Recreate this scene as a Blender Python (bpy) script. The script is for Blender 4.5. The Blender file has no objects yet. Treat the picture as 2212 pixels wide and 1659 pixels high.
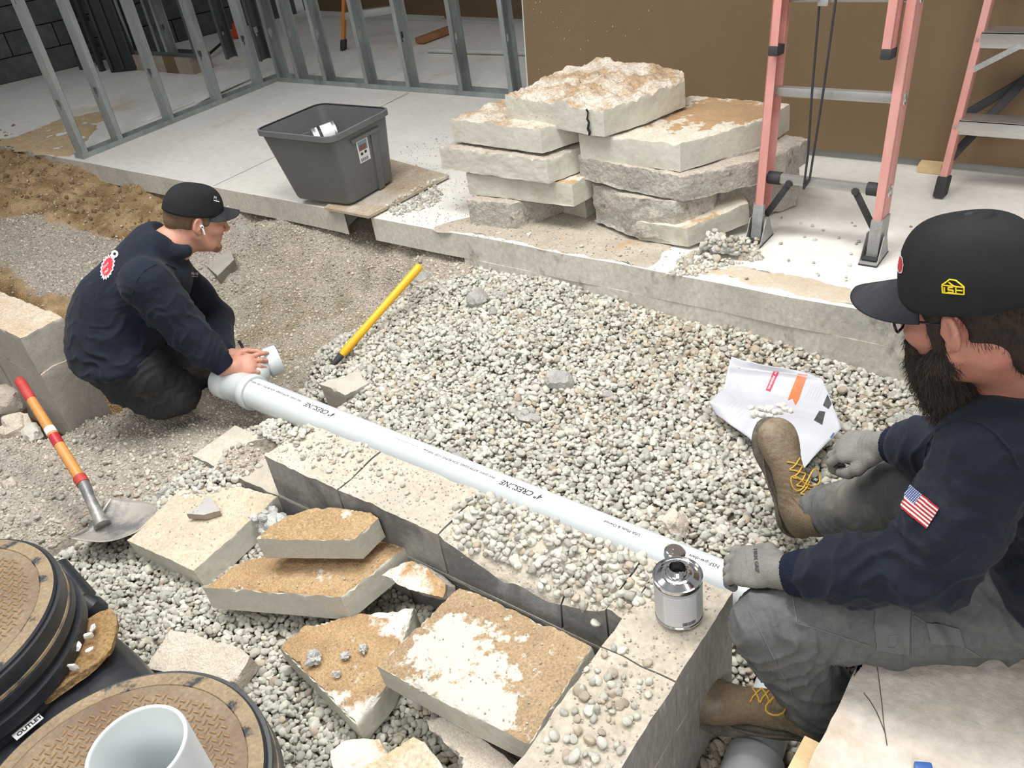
import bpy, bmesh, math, random
import numpy as np
from mathutils import Vector, Matrix, noise
from mathutils.bvhtree import BVHTree

random.seed(7); RNG = np.random.default_rng(7)
SC = bpy.context.scene
COL = SC.collection
PI = math.pi
# ------------------------------------------------------------------ camera
FPX, CAMH = 1877.37, 1.52
_p, _r, _w = (math.radians(a) for a in (33.858, 9.314, -41.299))
def _axes():
    cy, sy, cp, sp = math.cos(_w), math.sin(_w), math.cos(_p), math.sin(_p)
    f = np.array([sy*cp, cy*cp, -sp]); rt = np.array([cy, -sy, 0]); dn = np.cross(f, rt)
    cr, sr = math.cos(_r), math.sin(_r)
    return cr*rt+sr*dn, -sr*rt+cr*dn, f
RT, DN, FW = _axes()
CAM = np.array([0.0, 0.0, CAMH])
cd = bpy.data.cameras.new('camera'); cam = bpy.data.objects.new('camera', cd); COL.objects.link(cam)
cd.sensor_fit = 'HORIZONTAL'; cd.sensor_width = 36; cd.lens = FPX/2212*36; cd.clip_start = 0.02; cd.clip_end = 60
m = Matrix.Identity(4)
for i in range(3):
    m[i][0] = RT[i]; m[i][1] = -DN[i]; m[i][2] = -FW[i]; m[i][3] = CAM[i]
cam.matrix_world = m
SC.camera = cam
# survey helpers: turn a sight line of the photograph into a point on a known plane
def ray(x, y): return RT*(x-1106)+DN*(y-829.5)+FW*FPX
def at(x, y, z=0.0):
    d = ray(x, y); return Vector(CAM+d*((z-CAMH)/d[2]))
def aty(x, y, Y):
    d = ray(x, y); return Vector(CAM+d*(Y/d[1]))
def atx(x, y, X):
    d = ray(x, y); return Vector(CAM+d*(X/d[0]))
def atd(x, y, D):
    d = ray(x, y); return Vector(CAM+d*(D/np.linalg.norm(d)))
# ------------------------------------------------------------------ light
W = bpy.data.worlds.new('world'); SC.world = W; W.use_nodes = True
W.node_tree.nodes['Background'].inputs[0].default_value = (0.93, 0.96, 1.0, 1)
W.node_tree.nodes['Background'].inputs[1].default_value = 0.34
def area(name, loc, rot, sx, sy, power, col=(1, 0.985, 0.95)):
    l = bpy.data.lights.new(name, 'AREA'); l.shape = 'RECTANGLE'; l.size = sx; l.size_y = sy; l.energy = power; l.color = col; l.spread = math.radians(130)
    o = bpy.data.objects.new(name, l); COL.objects.link(o); o.location = loc; o.rotation_euler = rot
    return o
area('ceiling_or_fill_light', (-1.7, 1.7, 3.3), (0, 0, 0), 1.5, 0.9, 60)
area('ceiling_or_fill_light', (0.2, 1.9, 3.3), (0, 0, 0), 1.5, 0.9, 34)
area('ceiling_or_fill_light', (-1.4, -0.8, 3.3), (0.3, 0, 0), 1.5, 0.9, 21)
area('ceiling_or_fill_light', (1.2, -2.4, 2.7), (0.95, 0, 0.45), 2.2, 1.2, 40)  # added front lamp behind the camera, tilted down to brighten camera-facing sides
area('ceiling_or_fill_light', (-3.6, 1.0, 3.3), (0, 0, 0), 1.5, 0.9, 42)
SC.view_settings.view_transform = 'Standard'; SC.view_settings.look = 'None'
SC.view_settings.exposure = 0.0; SC.view_settings.gamma = 1; SC.view_settings.use_curve_mapping = False
SC.cycles.max_bounces = 6
# ------------------------------------------------------------------ materials
MATS = {}
def mat(name, c1, c2=None, scale=6.0, rough=0.8, metal=0.0, bump=0.0, bscale=60.0, spec=0.5, c3=None, scale3=2.0, t3=(0.5, 0.62),
        spots=(), rnd=0.0, detail=5.0, trans=0.0, stretch=None, fine=0.0, lo=0.35, hi=0.65, sheen=0.0, mesh=None):
    """procedural surface: c1/c2 mottled by noise, c3 in patches, bump relief"""
    if name in MATS: return MATS[name]
    M = bpy.data.materials.new(name); M.use_nodes = True; MATS[name] = M
    nt = M.node_tree; N, L = nt.nodes, nt.links
    b = N['Principled BSDF']
    b.inputs['Roughness'].default_value = rough; b.inputs['Metallic'].default_value = metal
    b.inputs['Specular IOR Level'].default_value = spec
    if trans: b.inputs['Transmission Weight'].default_value = trans
    if sheen: b.inputs['Sheen Weight'].default_value = sheen; b.inputs['Sheen Roughness'].default_value = 0.5
    c2 = c2 or c1
    tc = N.new('ShaderNodeTexCoord'); src = tc.outputs['Object']
    if stretch:
        mp = N.new('ShaderNodeMapping'); mp.inputs['Scale'].default_value = stretch; L.new(src, mp.inputs[0]); src = mp.outputs[0]
    def nz(s, d=detail, r=0.6):
        n = N.new('ShaderNodeTexNoise'); n.inputs['Scale'].default_value = s; n.inputs['Detail'].default_value = d
        n.inputs['Roughness'].default_value = r; L.new(src, n.inputs['Vector']); return n.outputs['Fac']
    def ramp(fac, a, z, ca, cb):
        r = N.new('ShaderNodeMapRange'); r.inputs['From Min'].default_value = a; r.inputs['From Max'].default_value = z; L.new(fac, r.inputs[0])
        x = N.new('ShaderNodeMix'); x.data_type = 'RGBA'; L.new(r.outputs[0], x.inputs[0])
        for v, i in ((ca, 6), (cb, 7)):
            if isinstance(v, tuple): x.inputs[i].default_value = (*v, 1)
            else: L.new(v, x.inputs[i])
        return x.outputs[2]
    col = ramp(nz(scale), lo, hi, c1, c2)
    if fine:
        g = N.new('ShaderNodeMix'); g.data_type = 'RGBA'; g.blend_type = 'MULTIPLY'; g.inputs[0].default_value = 1
        r = N.new('ShaderNodeMapRange'); L.new(nz(scale*14, 3), r.inputs[0]); r.inputs['From Min'].default_value = 0.3; r.inputs['From Max'].default_value = 0.7
        r.inputs['To Min'].default_value = 1-fine; r.inputs['To Max'].default_value = 1+fine*0.6
        L.new(col, g.inputs[6]); L.new(r.outputs[0], g.inputs[7]); col = g.outputs[2]
    if c3:
        fac = nz(scale3, 6, 0.65)
        for sx_, sy_, sz_, sr_, sk_ in spots:   # a stain of its own place and shape
            vd = N.new('ShaderNodeVectorMath'); vd.operation = 'DISTANCE'; L.new(src, vd.inputs[0]); vd.inputs[1].default_value = (sx_, sy_, sz_)
            rr_ = N.new('ShaderNodeMapRange'); L.new(vd.outputs['Value'], rr_.inputs[0]); rr_.inputs['From Min'].default_value = sr_; rr_.inputs['From Max'].default_value = sr_*.3; rr_.inputs['To Min'].default_value = 0; rr_.inputs['To Max'].default_value = sk_
            ad = N.new('ShaderNodeMath'); L.new(fac, ad.inputs[0]); L.new(rr_.outputs[0], ad.inputs[1]); fac = ad.outputs[0]
        col = ramp(fac, t3[0], t3[1], col, c3)
    if rnd:
        oi = N.new('ShaderNodeObjectInfo'); r = N.new('ShaderNodeMapRange'); L.new(oi.outputs['Random'], r.inputs[0])
        r.inputs['To Min'].default_value = 1-rnd; r.inputs['To Max'].default_value = 1+rnd*0.5
        g = N.new('ShaderNodeMix'); g.data_type = 'RGBA'; g.blend_type = 'MULTIPLY'; g.inputs[0].default_value = 1
        L.new(col, g.inputs[6]); L.new(r.outputs[0], g.inputs[7]); col = g.outputs[2]
    if mesh:   # woven mesh: tiny open holes drawn as wave relief
        pass
    L.new(col, b.inputs['Base Color'])
    if bump:
        bp = N.new('ShaderNodeBump'); bp.inputs['Strength'].default_value = bump; bp.inputs['Distance'].default_value = 0.01
        L.new(nz(bscale, 4), bp.inputs['Height']); L.new(bp.outputs[0], b.inputs['Normal'])
    return M
CUT = mat('concrete_cut', (0.53, 0.505, 0.435), (0.62, 0.60, 0.52), 5, 0.9, bump=0.12, bscale=120, fine=0.08, c3=(0.42, 0.34, 0.22), scale3=4, t3=(0.60, 0.75))
BROKEN = mat('concrete_broken', (0.44, 0.41, 0.36), (0.56, 0.52, 0.45), 14, 0.95, bump=0.9, bscale=70, fine=0.3)
DIRTTOP = mat('dirt_on_concrete', (0.50, 0.34, 0.185), (0.40, 0.255, 0.13), 13, 0.95, bump=0.8, bscale=90, fine=0.35, c3=(0.74, 0.70, 0.62), scale3=5.5, t3=(0.55, 0.60))
DIRTPALE = mat('pale_dirt_on_concrete', (0.54, 0.45, 0.33), (0.62, 0.545, 0.43), 7, 0.95, bump=0.5, bscale=90, fine=0.22, c3=(0.48, 0.30, 0.14), scale3=6, t3=(0.62, 0.72))
WHITETOP = mat('white_crusted_concrete', (0.84, 0.80, 0.72), (0.74, 0.67, 0.55), 12, 0.95, bump=0.7, bscale=90, fine=0.2, c3=(0.50, 0.31, 0.15), scale3=5, t3=(0.47, 0.53))
PINKTOP = mat('speckled_concrete', (0.62, 0.54, 0.45), (0.70, 0.62, 0.53), 16, 0.95, bump=0.9, bscale=60, fine=0.25, c3=(0.36, 0.20, 0.13), scale3=12, t3=(0.68, 0.74))
FLOORM = mat('slab_concrete', (0.79, 0.765, 0.715), (0.70, 0.675, 0.62), 1.6, 0.75, bump=0.08, bscale=80, fine=0.07, c3=(0.55, 0.42, 0.25), scale3=1.3, t3=(0.60, 0.78))
FLOORDIRTY = mat('dusty_concrete', (0.48, 0.42, 0.33), (0.56, 0.50, 0.42), 3, 0.9, bump=0.2, bscale=80, fine=0.15, c3=(0.48, 0.30, 0.14), scale3=2.6, t3=(0.56, 0.68))
SLABEDGE = mat('slab_edge_concrete', (0.62, 0.59, 0.52), (0.50, 0.475, 0.42), 5, 0.9, bump=0.3, bscale=50, fine=0.15, c3=(0.24, 0.235, 0.22), scale3=7, t3=(0.60, 0.70), stretch=(1, 1, 0.6))
WALLDARK = mat('shaded_block_face', (0.20, 0.195, 0.185), (0.285, 0.275, 0.26), 4, 0.9, bump=0.25, bscale=90, fine=0.2)  # darker grey for the right-hand blocks, partly shadow painted into the colour
DUSTTOP = mat('dusty_block_top', (0.47, 0.41, 0.33), (0.56, 0.505, 0.425), 5, 0.95, bump=0.6, bscale=60, fine=0.2, c3=(0.44, 0.40, 0.34), scale3=3)
MORTAR = mat('mortar', (0.50, 0.48, 0.44), (0.42, 0.40, 0.36), 20, 0.95, bump=0.3)
GRANITE = mat('grey_rock', (0.36, 0.35, 0.33), (0.50, 0.48, 0.45), 25, 0.95, bump=0.9, bscale=90, fine=0.35)
# ------------------------------------------------------------------ objects
ORIG = {}
def reg(o, label=None, cat=None, group=None, kind=None):
    if label: o['label'] = label
    if cat: o['category'] = cat
    if group: o['group'] = group
    if kind: o['kind'] = kind
    return o
def thing(name, label, cat, loc=(0, 0, 0), group=None, kind=None):
    o = bpy.data.objects.new(name, None); o.empty_display_size = 0.05; COL.objects.link(o); o.location = loc
    ORIG[o] = Vector(loc); return reg(o, label, cat, group, kind)
def mk(name, verts, faces, mats, parent=None, origin=None, smooth=True, idx=None, angle=40):
    """verts in world space; stored relative to the thing's base"""
    org = ORIG[parent] if parent is not None else Vector(origin if origin is not None else (0, 0, 0))
    me = bpy.data.meshes.new(name)
    V = np.asarray([tuple(v) for v in verts] if not isinstance(verts, np.ndarray) else verts, float)-np.array(org)
    me.from_pydata([tuple(v) for v in V], [], [tuple(f) for f in faces])
    if not isinstance(mats, (list, tuple)): mats = [mats]
    for q in mats: me.materials.append(q)
    if idx is not None: me.polygons.foreach_set('material_index', np.asarray(idx, dtype=np.int32))
    if smooth:
        me.polygons.foreach_set('use_smooth', [True]*len(me.polygons)); me.set_sharp_from_angle(angle=math.radians(angle))
    me.update()
    o = bpy.data.objects.new(name, me); COL.objects.link(o)
    if parent is not None: o.parent = parent
    else: o.location = org
    ORIG[o] = org
    return o
class MB:
    def __init__(s): s.v = []; s.f = []; s.m = []
    def add(s, v, f, mi=0):
        n = len(s.v); s.v += [Vector(a) for a in v]; s.f += [tuple(i+n for i in q) for q in f]; s.m += [mi]*len(f); return s
    def box(s, a, b, mi=0, bev=0.0):
        a, b = Vector(a), Vector(b); lo = Vector(map(min, a, b)); hi = Vector(map(max, a, b))
        return s.obox((lo+hi)/2, (1, 0, 0), (0, 1, 0), (0, 0, 1), *(hi-lo), mi, bev)
    def obox(s, c, ax, ay, az, sx, sy, sz, mi=0, bev=0.0):
        c = Vector(c); ax, ay, az = (Vector(q).normalized() for q in (ax, ay, az))
        if bev <= 0:
            v = [c+ax*(i*sx/2)+ay*(j*sy/2)+az*(k*sz/2) for i in (-1, 1) for j in (-1, 1) for k in (-1, 1)]
            return s.add(v, [(0, 1, 3, 2), (4, 6, 7, 5), (0, 4, 5, 1), (2, 3, 7, 6), (0, 2, 6, 4), (1, 5, 7, 3)], mi)
        bm = bmesh.new(); bmesh.ops.create_cube(bm, size=1)
        for v in bm.verts: v.co = Vector((v.co.x*sx, v.co.y*sy, v.co.z*sz))
        bmesh.ops.bevel(bm, geom=list(bm.edges), offset=min(bev, 0.45*min(sx, sy, sz)), segments=2, affect='EDGES', profile=0.6)
        bm.verts.ensure_lookup_table()
        v = [c+ax*q.co.x+ay*q.co.y+az*q.co.z for q in bm.verts]; f = [[w.index for w in q.verts] for q in bm.faces]
        bm.free(); return s.add(v, f, mi)
    def tube(s, pts, r, n=10, mi=0, cap=True, up=(0, 0, 1)):
        pts = [Vector(p) for p in pts]; R = r if isinstance(r, (list, tuple)) else [r]*len(pts)
        rings = []; x = None
        for i, p in enumerate(pts):
            t = (pts[min(i+1, len(pts)-1)]-pts[max(i-1, 0)]).normalized()
            if x is None: x = t.orthogonal().normalized()
            x = (x-t*x.dot(t)).normalized(); y = t.cross(x)
            rings.append([p+(x*math.cos(2*PI*k/n)+y*math.sin(2*PI*k/n))*R[i] for k in range(n)])
        v = [q for rg in rings for q in rg]; f = []
        for i in range(len(pts)-1):
            for k in range(n): a, b = i*n+k, i*n+(k+1) % n; f.append((a, b, b+n, a+n))
        if cap: f.append(tuple(reversed(range(n)))); f.append(tuple(range((len(pts)-1)*n, len(pts)*n)))
        return s.add(v, f, mi)
    def lathe(s, prof, c, ax=(0, 0, 1), n=48, mi=0, close=False):
        """prof: list of (radius, height) along axis ax from c"""
        c = Vector(c); ax = Vector(ax).normalized(); x = ax.orthogonal().normalized(); y = ax.cross(x)
        v = [c+ax*h+(x*math.cos(2*PI*k/n)+y*math.sin(2*PI*k/n))*max(r, 1e-5) for r, h in prof for k in range(n)]
        f = []; m = len(prof)
        for i in range(m if close else m-1):
            j = (i+1) % m
            for k in range(n): a, b = i*n+k, i*n+(k+1) % n; cc, d = j*n+(k+1) % n, j*n+k; f.append((a, b, cc, d))
        return s.add(v, f, mi)
    def prism(s, poly, d, mi=0, mside=None):
        """poly: 3-D outline; d: extrusion vector"""
        n = len(poly); d = Vector(d); v = [Vector(p) for p in poly]+[Vector(p)+d for p in poly]
        s.add(v, [tuple(range(n)), tuple(reversed(range(n, 2*n)))], mi)
        o = len(s.v)-2*n
        for i in range(n):
            j = (i+1) % n; s.f.append((o+i, o+n+i, o+n+j, o+j)); s.m.append(mi if mside is None else mside)
        return s
    def build(s, name, mats, parent=None, origin=None, smooth=True, angle=35):
        return mk(name, s.v, s.f, mats, parent, origin, smooth, s.m, angle)
def fix_normals(o):
    bm = bmesh.new(); bm.from_mesh(o.data); bmesh.ops.recalc_face_normals(bm, faces=bm.faces); bm.to_mesh(o.data); bm.free(); return o
def nrm(p, s, seed=0.0): return noise.noise(Vector(p)*s+Vector((seed*3.7, seed*1.3, -seed*2.1)))
def rubble(top, th, top_rough=0.004, side_rough=0.002, res=0.018, seed=1, down=None, taper=0.0, edge=0.0, crust=None):
    """A broken slab: outline `top` (3-D), thickness th. Returns verts, faces, top flags. Material 0 = top, 1 = side, 2 = bottom"""
    bm = bmesh.new(); top = [Vector(p) for p in top]; c = sum(top, Vector())/len(top)
    nn = Vector()
    for i in range(len(top)): nn += (top[i]-c).cross(top[(i+1) % len(top)]-c)
    nn.normalize()
    if nn.z < 0: nn = -nn; top.reverse()
    dn = Vector(down).normalized() if down is not None else -nn
    rnd = random.Random(seed)
    T = [bm.verts.new(p) for p in top]
    B = [bm.verts.new(c+(p-c)*(1-taper*rnd.random())+dn*th) for p in top]
    ft = bm.faces.new(T); ft.material_index = 0
    fb = bm.faces.new(list(reversed(B))); fb.material_index = 2
    for i in range(len(T)):
        j = (i+1) % len(T); f = bm.faces.new((T[i], B[i], B[j], T[j])); f.material_index = 1
    bmesh.ops.triangulate(bm, faces=bm.faces)
    for _ in range(9):
        L = [e for e in bm.edges if e.calc_length() > res]
        if not L: break
        bmesh.ops.subdivide_edges(bm, edges=L, cuts=1); bmesh.ops.triangulate(bm, faces=[f for f in bm.faces if len(f.verts) > 3])
    bm.normal_update()
    P = {}
    for v in bm.verts:
        kinds = {f.material_index for f in v.link_faces}; rim = 0 in kinds and 1 in kinds
        d = v.normal*0
        if 0 in kinds:
            a = nrm(v.co, 16, seed)*1.2+nrm(v.co, 48, seed)*0.7+nrm(v.co, 120, seed)*0.35
            if crust: a += max(0, nrm(v.co, 7, seed+5)-0.02)*crust
            d += nn*a*top_rough
        if 1 in kinds and len(kinds) == 1 or rim:
            h = v.normal-nn*v.normal.dot(nn)
            if h.length > 1e-6:
                h.normalize(); b = nrm(v.co, 9, seed+2)*1.1+nrm(v.co, 30, seed+2)*0.6+nrm(v.co, 85, seed)*0.35
                d += h*b*side_rough
                if rim: d += (-h*0.5-nn*0.6)*(edge*max(0, 0.35+nrm(v.co, 35, seed+3)*1.6))
        if 2 in kinds and 1 in kinds: d += dn*nrm(v.co, 25, seed)*side_rough
        P[v] = d
    for v, d in P.items(): v.co += d
    bm.verts.index_update()
    v = [q.co.copy() for q in bm.verts]; f = [[w.index for w in q.verts] for q in bm.faces]; mi = [q.material_index for q in bm.faces]
    bm.free(); return v, f, mi
def slab(name, label, pts, th, mats, group=None, cat='concrete slab', zs=None, parent=None, **k):
    v, f, mi = rubble(pts, th, **k)
    zmin = min(q.z for q in v); c = sum(v, Vector())/len(v)
    o = mk(name, v, f, mats, parent, None if parent else (c.x, c.y, zmin), True, mi, 38)
    if not parent: reg(o, label, cat, group)
    return o
def stone(name, label, c, size, seed, mats, parent=None, cat='stone', group=None, rough=0.25, sub=3, rot=None, link=True):
    bm = bmesh.new(); bmesh.ops.create_icosphere(bm, subdivisions=sub, radius=1)
    R = Matrix.Rotation(seed*1.7, 3, 'Z') @ Matrix.Rotation(seed*0.9, 3, 'X') if rot is None else rot
    for v in bm.verts:
        p = v.co.copy()
        q = Vector([math.copysign(abs(a)**0.75, a) for a in p])
        q *= 1+rough*(nrm(p, 1.4, seed)+0.45*nrm(p, 3.5, seed)+0.25*nrm(p, 8, seed))
        v.co = Vector(c)+R @ Vector((q.x*size[0], q.y*size[1], q.z*size[2]))
    bm.verts.index_update(); v = [q.co.copy() for q in bm.verts]; f = [[w.index for w in q.verts] for q in bm.faces]; bm.free()
    o = mk(name, v, f, mats, parent, None if parent else (c[0], c[1], min(q.z for q in v)), True, None, 30)
    if not parent and label: reg(o, label, cat, group)
    return o
# ------------------------------------------------------------------ terrain
GC = []
def gp(x, y, z): p = at(x, y, z); GC.append((p.x, p.y, z))
for q in [ # pixel, height : soil heap, fine gravel shelf, hole, pebble bed, trench, foreground bed
 (0,350,-.02),(60,375,-.03),(120,400,-.06),(200,430,-.13),(100,450,-.08),(0,420,-.02),(0,470,-.12),(230,440,-.16),
 (300,450,-.16),(300,520,-.18),(150,520,-.19),(0,560,-.2),(120,600,-.22),(220,600,-.22),(350,470,-.17),(420,520,-.2),(200,650,-.25),
 (455,560,-.23),(500,500,-.18),(570,480,-.14),(520,520,-.23),(640,490,-.13),(700,505,-.15),(760,500,-.15),(620,540,-.21),(720,560,-.21),(800,560,-.20),(850,575,-.20),
 (900,560,-.15),(890,620,-.25),(840,650,-.35),(700,620,-.32),(600,600,-.30),(540,580,-.29),(600,680,-.41),(720,690,-.44),(800,700,-.37),(680,760,-.43),(600,740,-.42),(780,640,-.36),
 (500,660,-.36),(480,720,-.36),(520,820,-.36),(600,800,-.40),(660,850,-.38),(640,880,-.36),(500,900,-.36),(400,900,-.36),(560,920,-.34),(300,900,-.37),(250,870,-.4),
 (300,760,-.40),(400,760,-.40),
 (740,755,-.27),(712,800,-.23),(700,850,-.39),(735,893,-.37),(680,900,-.36),(770,805,-.21),(830,740,-.21),(880,680,-.2),(930,610,-.16),(800,895,-.26),(820,860,-.24),(500,985,-.15),(530,1005,-.15),(560,960,-.14),(590,985,-.135),(600,1000,-.14),(450,1000,-.18),(620,915,-.19),(650,905,-.22),
 (1000,620,-.135),(1100,640,-.12),(1200,640,-.13),(1000,720,-.15),(1100,740,-.13),(1000,850,-.19),(1100,850,-.18),(1300,680,-.155),(1300,640,-.16),(1400,680,-.18),(1500,700,-.19),
 (1500,800,-.215),(1350,820,-.185),(1300,950,-.2),(1150,950,-.21),(900,850,-.22),(900,940,-.235),(1000,1000,-.24),(1100,1040,-.24),(1250,1100,-.24),(1400,1150,-.25),(1500,1050,-.23),
 (1600,700,-.175),(1650,690,-.18),(1700,740,-.2),(1700,850,-.24),(1650,950,-.25),(1800,800,-.22),(1900,850,-.24),(1960,835,-.24),(1880,980,-.28),(1800,1150,-.3),(1600,1180,-.26),(2100,900,-.26),
 (1560,1250,-.28),
 (0,900,-.36),(60,960,-.35),(150,900,-.36),(0,1050,-.34),(150,1050,-.35),(300,980,-.35),(420,960,-.34),(350,1060,-.33),(150,1150,-.33),(220,1250,-.32),(300,1300,-.31),(420,1350,-.30),
 (560,1370,-.3),(560,1480,-.31),(600,1600,-.31),(700,1590,-.31),(900,1580,-.31),(1000,1659,-.3),(480,1200,-.31),(540,1150,-.31),(620,1100,-.33),(800,1180,-.35),(950,1250,-.36),(1100,1310,-.36),
 (400,1500,-.34),(300,1600,-.36),(100,1500,-.36)]: gp(*q)
GC += [(-.42,1.1,-.45),(-.42,.8,-.45),(-.42,.4,-.45),(-.42,1.3,-.42),(-.3,1.3,-.42),(-.2,1.1,-.45),(-.4,1.5,-.33),(.2,1.5,-.3),(1,1.6,-.3),(1,2.5,-.25),(.3,2.5,-.25),(.3,2,-.27),
       (-7,2.5,.0),(-6.5,2.2,-.02),(-7,1.8,-.2),(-.6,2.3,-.24),(-3.0,2.75,-.22),(-3.05,2.6,-.19),(-3.3,2.6,-.11),(-3.6,2.58,-.10),(-4.0,2.58,-.10),(-4.4,2.58,-.1),(-2.8,2.6,-.13),(-2.6,2.6,-.13),(-2.4,2.6,-.14),(-4.9,2.58,-.07),(-5.6,2.58,-.03),
       (-3,.6,-.35),(-3.5,.3,-.35),(-4,.6,-.36),(-2.2,-.3,-.35),(-1.2,-.3,-.35),(-.9,.3,-.33)]
GA = np.array(GC)
def Hbase(x, y):
    x = np.asarray(x, float); y = np.asarray(y, float); sh = x.shape; X = x.ravel(); Y = y.ravel(); out = np.zeros(X.size)
    for s in range(0, X.size, 20000):
        d2 = (X[s:s+20000, None]-GA[None, :, 0])**2+(Y[s:s+20000, None]-GA[None, :, 1])**2
        w = 1/(d2+0.0009)**1.7; out[s:s+20000] = (w*GA[None, :, 2]).sum(1)/w.sum(1)
    return out.reshape(sh)
def H(x, y):
    x = np.asarray(x, float); y = np.asarray(y, float); z = Hbase(x, y)
    # service trench behind the left wall stub: steep soil bank
    e = 1.52+0.05*np.sin(x*5)+0.02*np.sin(x*17)
    tx = np.clip((-3.30-x)/0.25, 0, 1); ty = np.clip((e-y)/0.10, 0, 1)*np.clip((y-0.9)/0.2, 0, 1)
    z = z-0.34*tx*tx*(3-2*tx)*ty*ty*(3-2*ty)
    return z
def Hs(x, y): return float(H(np.array([x]), np.array([y]))[0])
def P3(x, y, dz=0): return Vector((x, y, Hs(x, y)+dz))
def region_weights(x, y):
    """0 fine crushed gravel, 1 white pebbles, 2 tan soil (world-space regions of the site)"""
    n = np.array([nrm((a, b, 0), 3.1, 2)*0.16+nrm((a, b, 0), 11, 4)*0.06 for a, b in zip(x.ravel(), y.ravel())]).reshape(x.shape)
    # pebble bed east of the broken pier; boundary line from (-2.5,1.45) to (-2.55,2.53)
    bx = -2.50-0.28*np.clip((y-1.45)/0.55, 0, 1)+0.42*np.clip((y-2.0)/0.45, 0, 1)
    peb = np.clip((x-bx+n*0.5)/0.06, 0, 1)*(y > 1.2)
    # foreground bed
    fx = -2.62-0.10*np.clip((0.95-y)/0.7, 0, 1)+.35*np.clip((y-.85)/.3, 0, 1)
    peb2 = np.clip((x-fx+n)/0.10, 0, 1)*(y <= 1.2)*(1-(x < -1.95)*(y > 1.075))
    peb = np.maximum(peb, peb2)
    soil = np.clip((y-(2.02+0.40*np.clip((x+4.9)/1.5, -1, 1.2))+n*0.7)/0.05, 0, 1)*(x < -4.15+n)
    bank = np.clip((1.66+n*0.5-y)/0.08, 0, 1)*np.clip((-3.35-x)/0.12, 0, 1)*(y > 1.15)
    soil = np.maximum(soil, bank)
    return peb, soil
def ground_material():
    M = bpy.data.materials.new('ground_mix'); M.use_nodes = True; nt = M.node_tree; N, L = nt.nodes, nt.links; b = N['Principled BSDF']
    b.inputs['Roughness'].default_value = 0.97; b.inputs['Specular IOR Level'].default_value = 0.2
    tc = N.new('ShaderNodeTexCoord')
    def vor(s):
        v = N.new('ShaderNodeTexVoronoi'); v.inputs['Scale'].default_value = s; L.new(tc.outputs['Object'], v.inputs['Vector']); return v
    def nz(s):
        v = N.new('ShaderNodeTexNoise'); v.inputs['Scale'].default_value = s; v.inputs['Detail'].default_value = 5; L.new(tc.outputs['Object'], v.inputs['Vector']); return v.outputs['Fac']
    def ramp(fac, stops):
        r = N.new('ShaderNodeValToRGB'); L.new(fac, r.inputs[0]); e = r.color_ramp.elements
        e[0].position, e[0].color = stops[0][0], (*stops[0][1], 1); e[1].position, e[1].color = stops[1][0], (*stops[1][1], 1)
        for p, c in stops[2:]: q = e.new(p); q.color = (*c, 1)
        return r.outputs[0]
    def mix(f, a, c):
        x = N.new('ShaderNodeMix'); x.data_type = 'RGBA'; L.new(f, x.inputs[0]); L.new(a, x.inputs[6]); L.new(c, x.inputs[7]); return x.outputs[2]
    v = vor(150); sep = N.new('ShaderNodeSeparateColor'); L.new(v.outputs['Color'], sep.inputs[0])
    fine = ramp(sep.outputs[0], [(0, (.20, .165, .13)), (1, (.66, .60, .52)), (0.45, (.40, .345, .285))])
    tone = ramp(nz(2.2), [(0.35, (.37, .315, .25)), (0.65, (.49, .445, .385))])
    g = N.new('ShaderNodeMix'); g.data_type = 'RGBA'; g.inputs[0].default_value = 0.5; L.new(fine, g.inputs[6]); L.new(tone, g.inputs[7]); fine = g.outputs[2]
    soil = ramp(nz(9), [(0.34, (.27, .175, .085)), (0.66, (.52, .37, .21))])
    # darker brown-olive tone only deep in the dug hole
    under = ramp(nz(60), [(0.3, (.12, .10, .075)), (0.7, (.30, .26, .21))])
    a = N.new('ShaderNodeAttribute'); a.attribute_name = 'soil'; p = N.new('ShaderNodeAttribute'); p.attribute_name = 'pebble'; w = N.new('ShaderNodeAttribute'); w.attribute_name = 'hole_brown'
    col = mix(a.outputs['Fac'], fine, soil); col = mix(p.outputs['Fac'], col, under)
    hole_brown = ramp(sep.outputs[1], [(0, (.10, .075, .04)), (1, (.42, .36, .22))]); col = mix(w.outputs['Fac'], col, hole_brown)
    L.new(col, b.inputs['Base Color'])
    bp = N.new('ShaderNodeBump'); bp.inputs['Strength'].default_value = 1.0; bp.inputs['Distance'].default_value = 0.006; bp.invert = True
    L.new(v.outputs['Distance'], bp.inputs['Height']); L.new(bp.outputs[0], b.inputs['Normal'])
    return M
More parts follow.
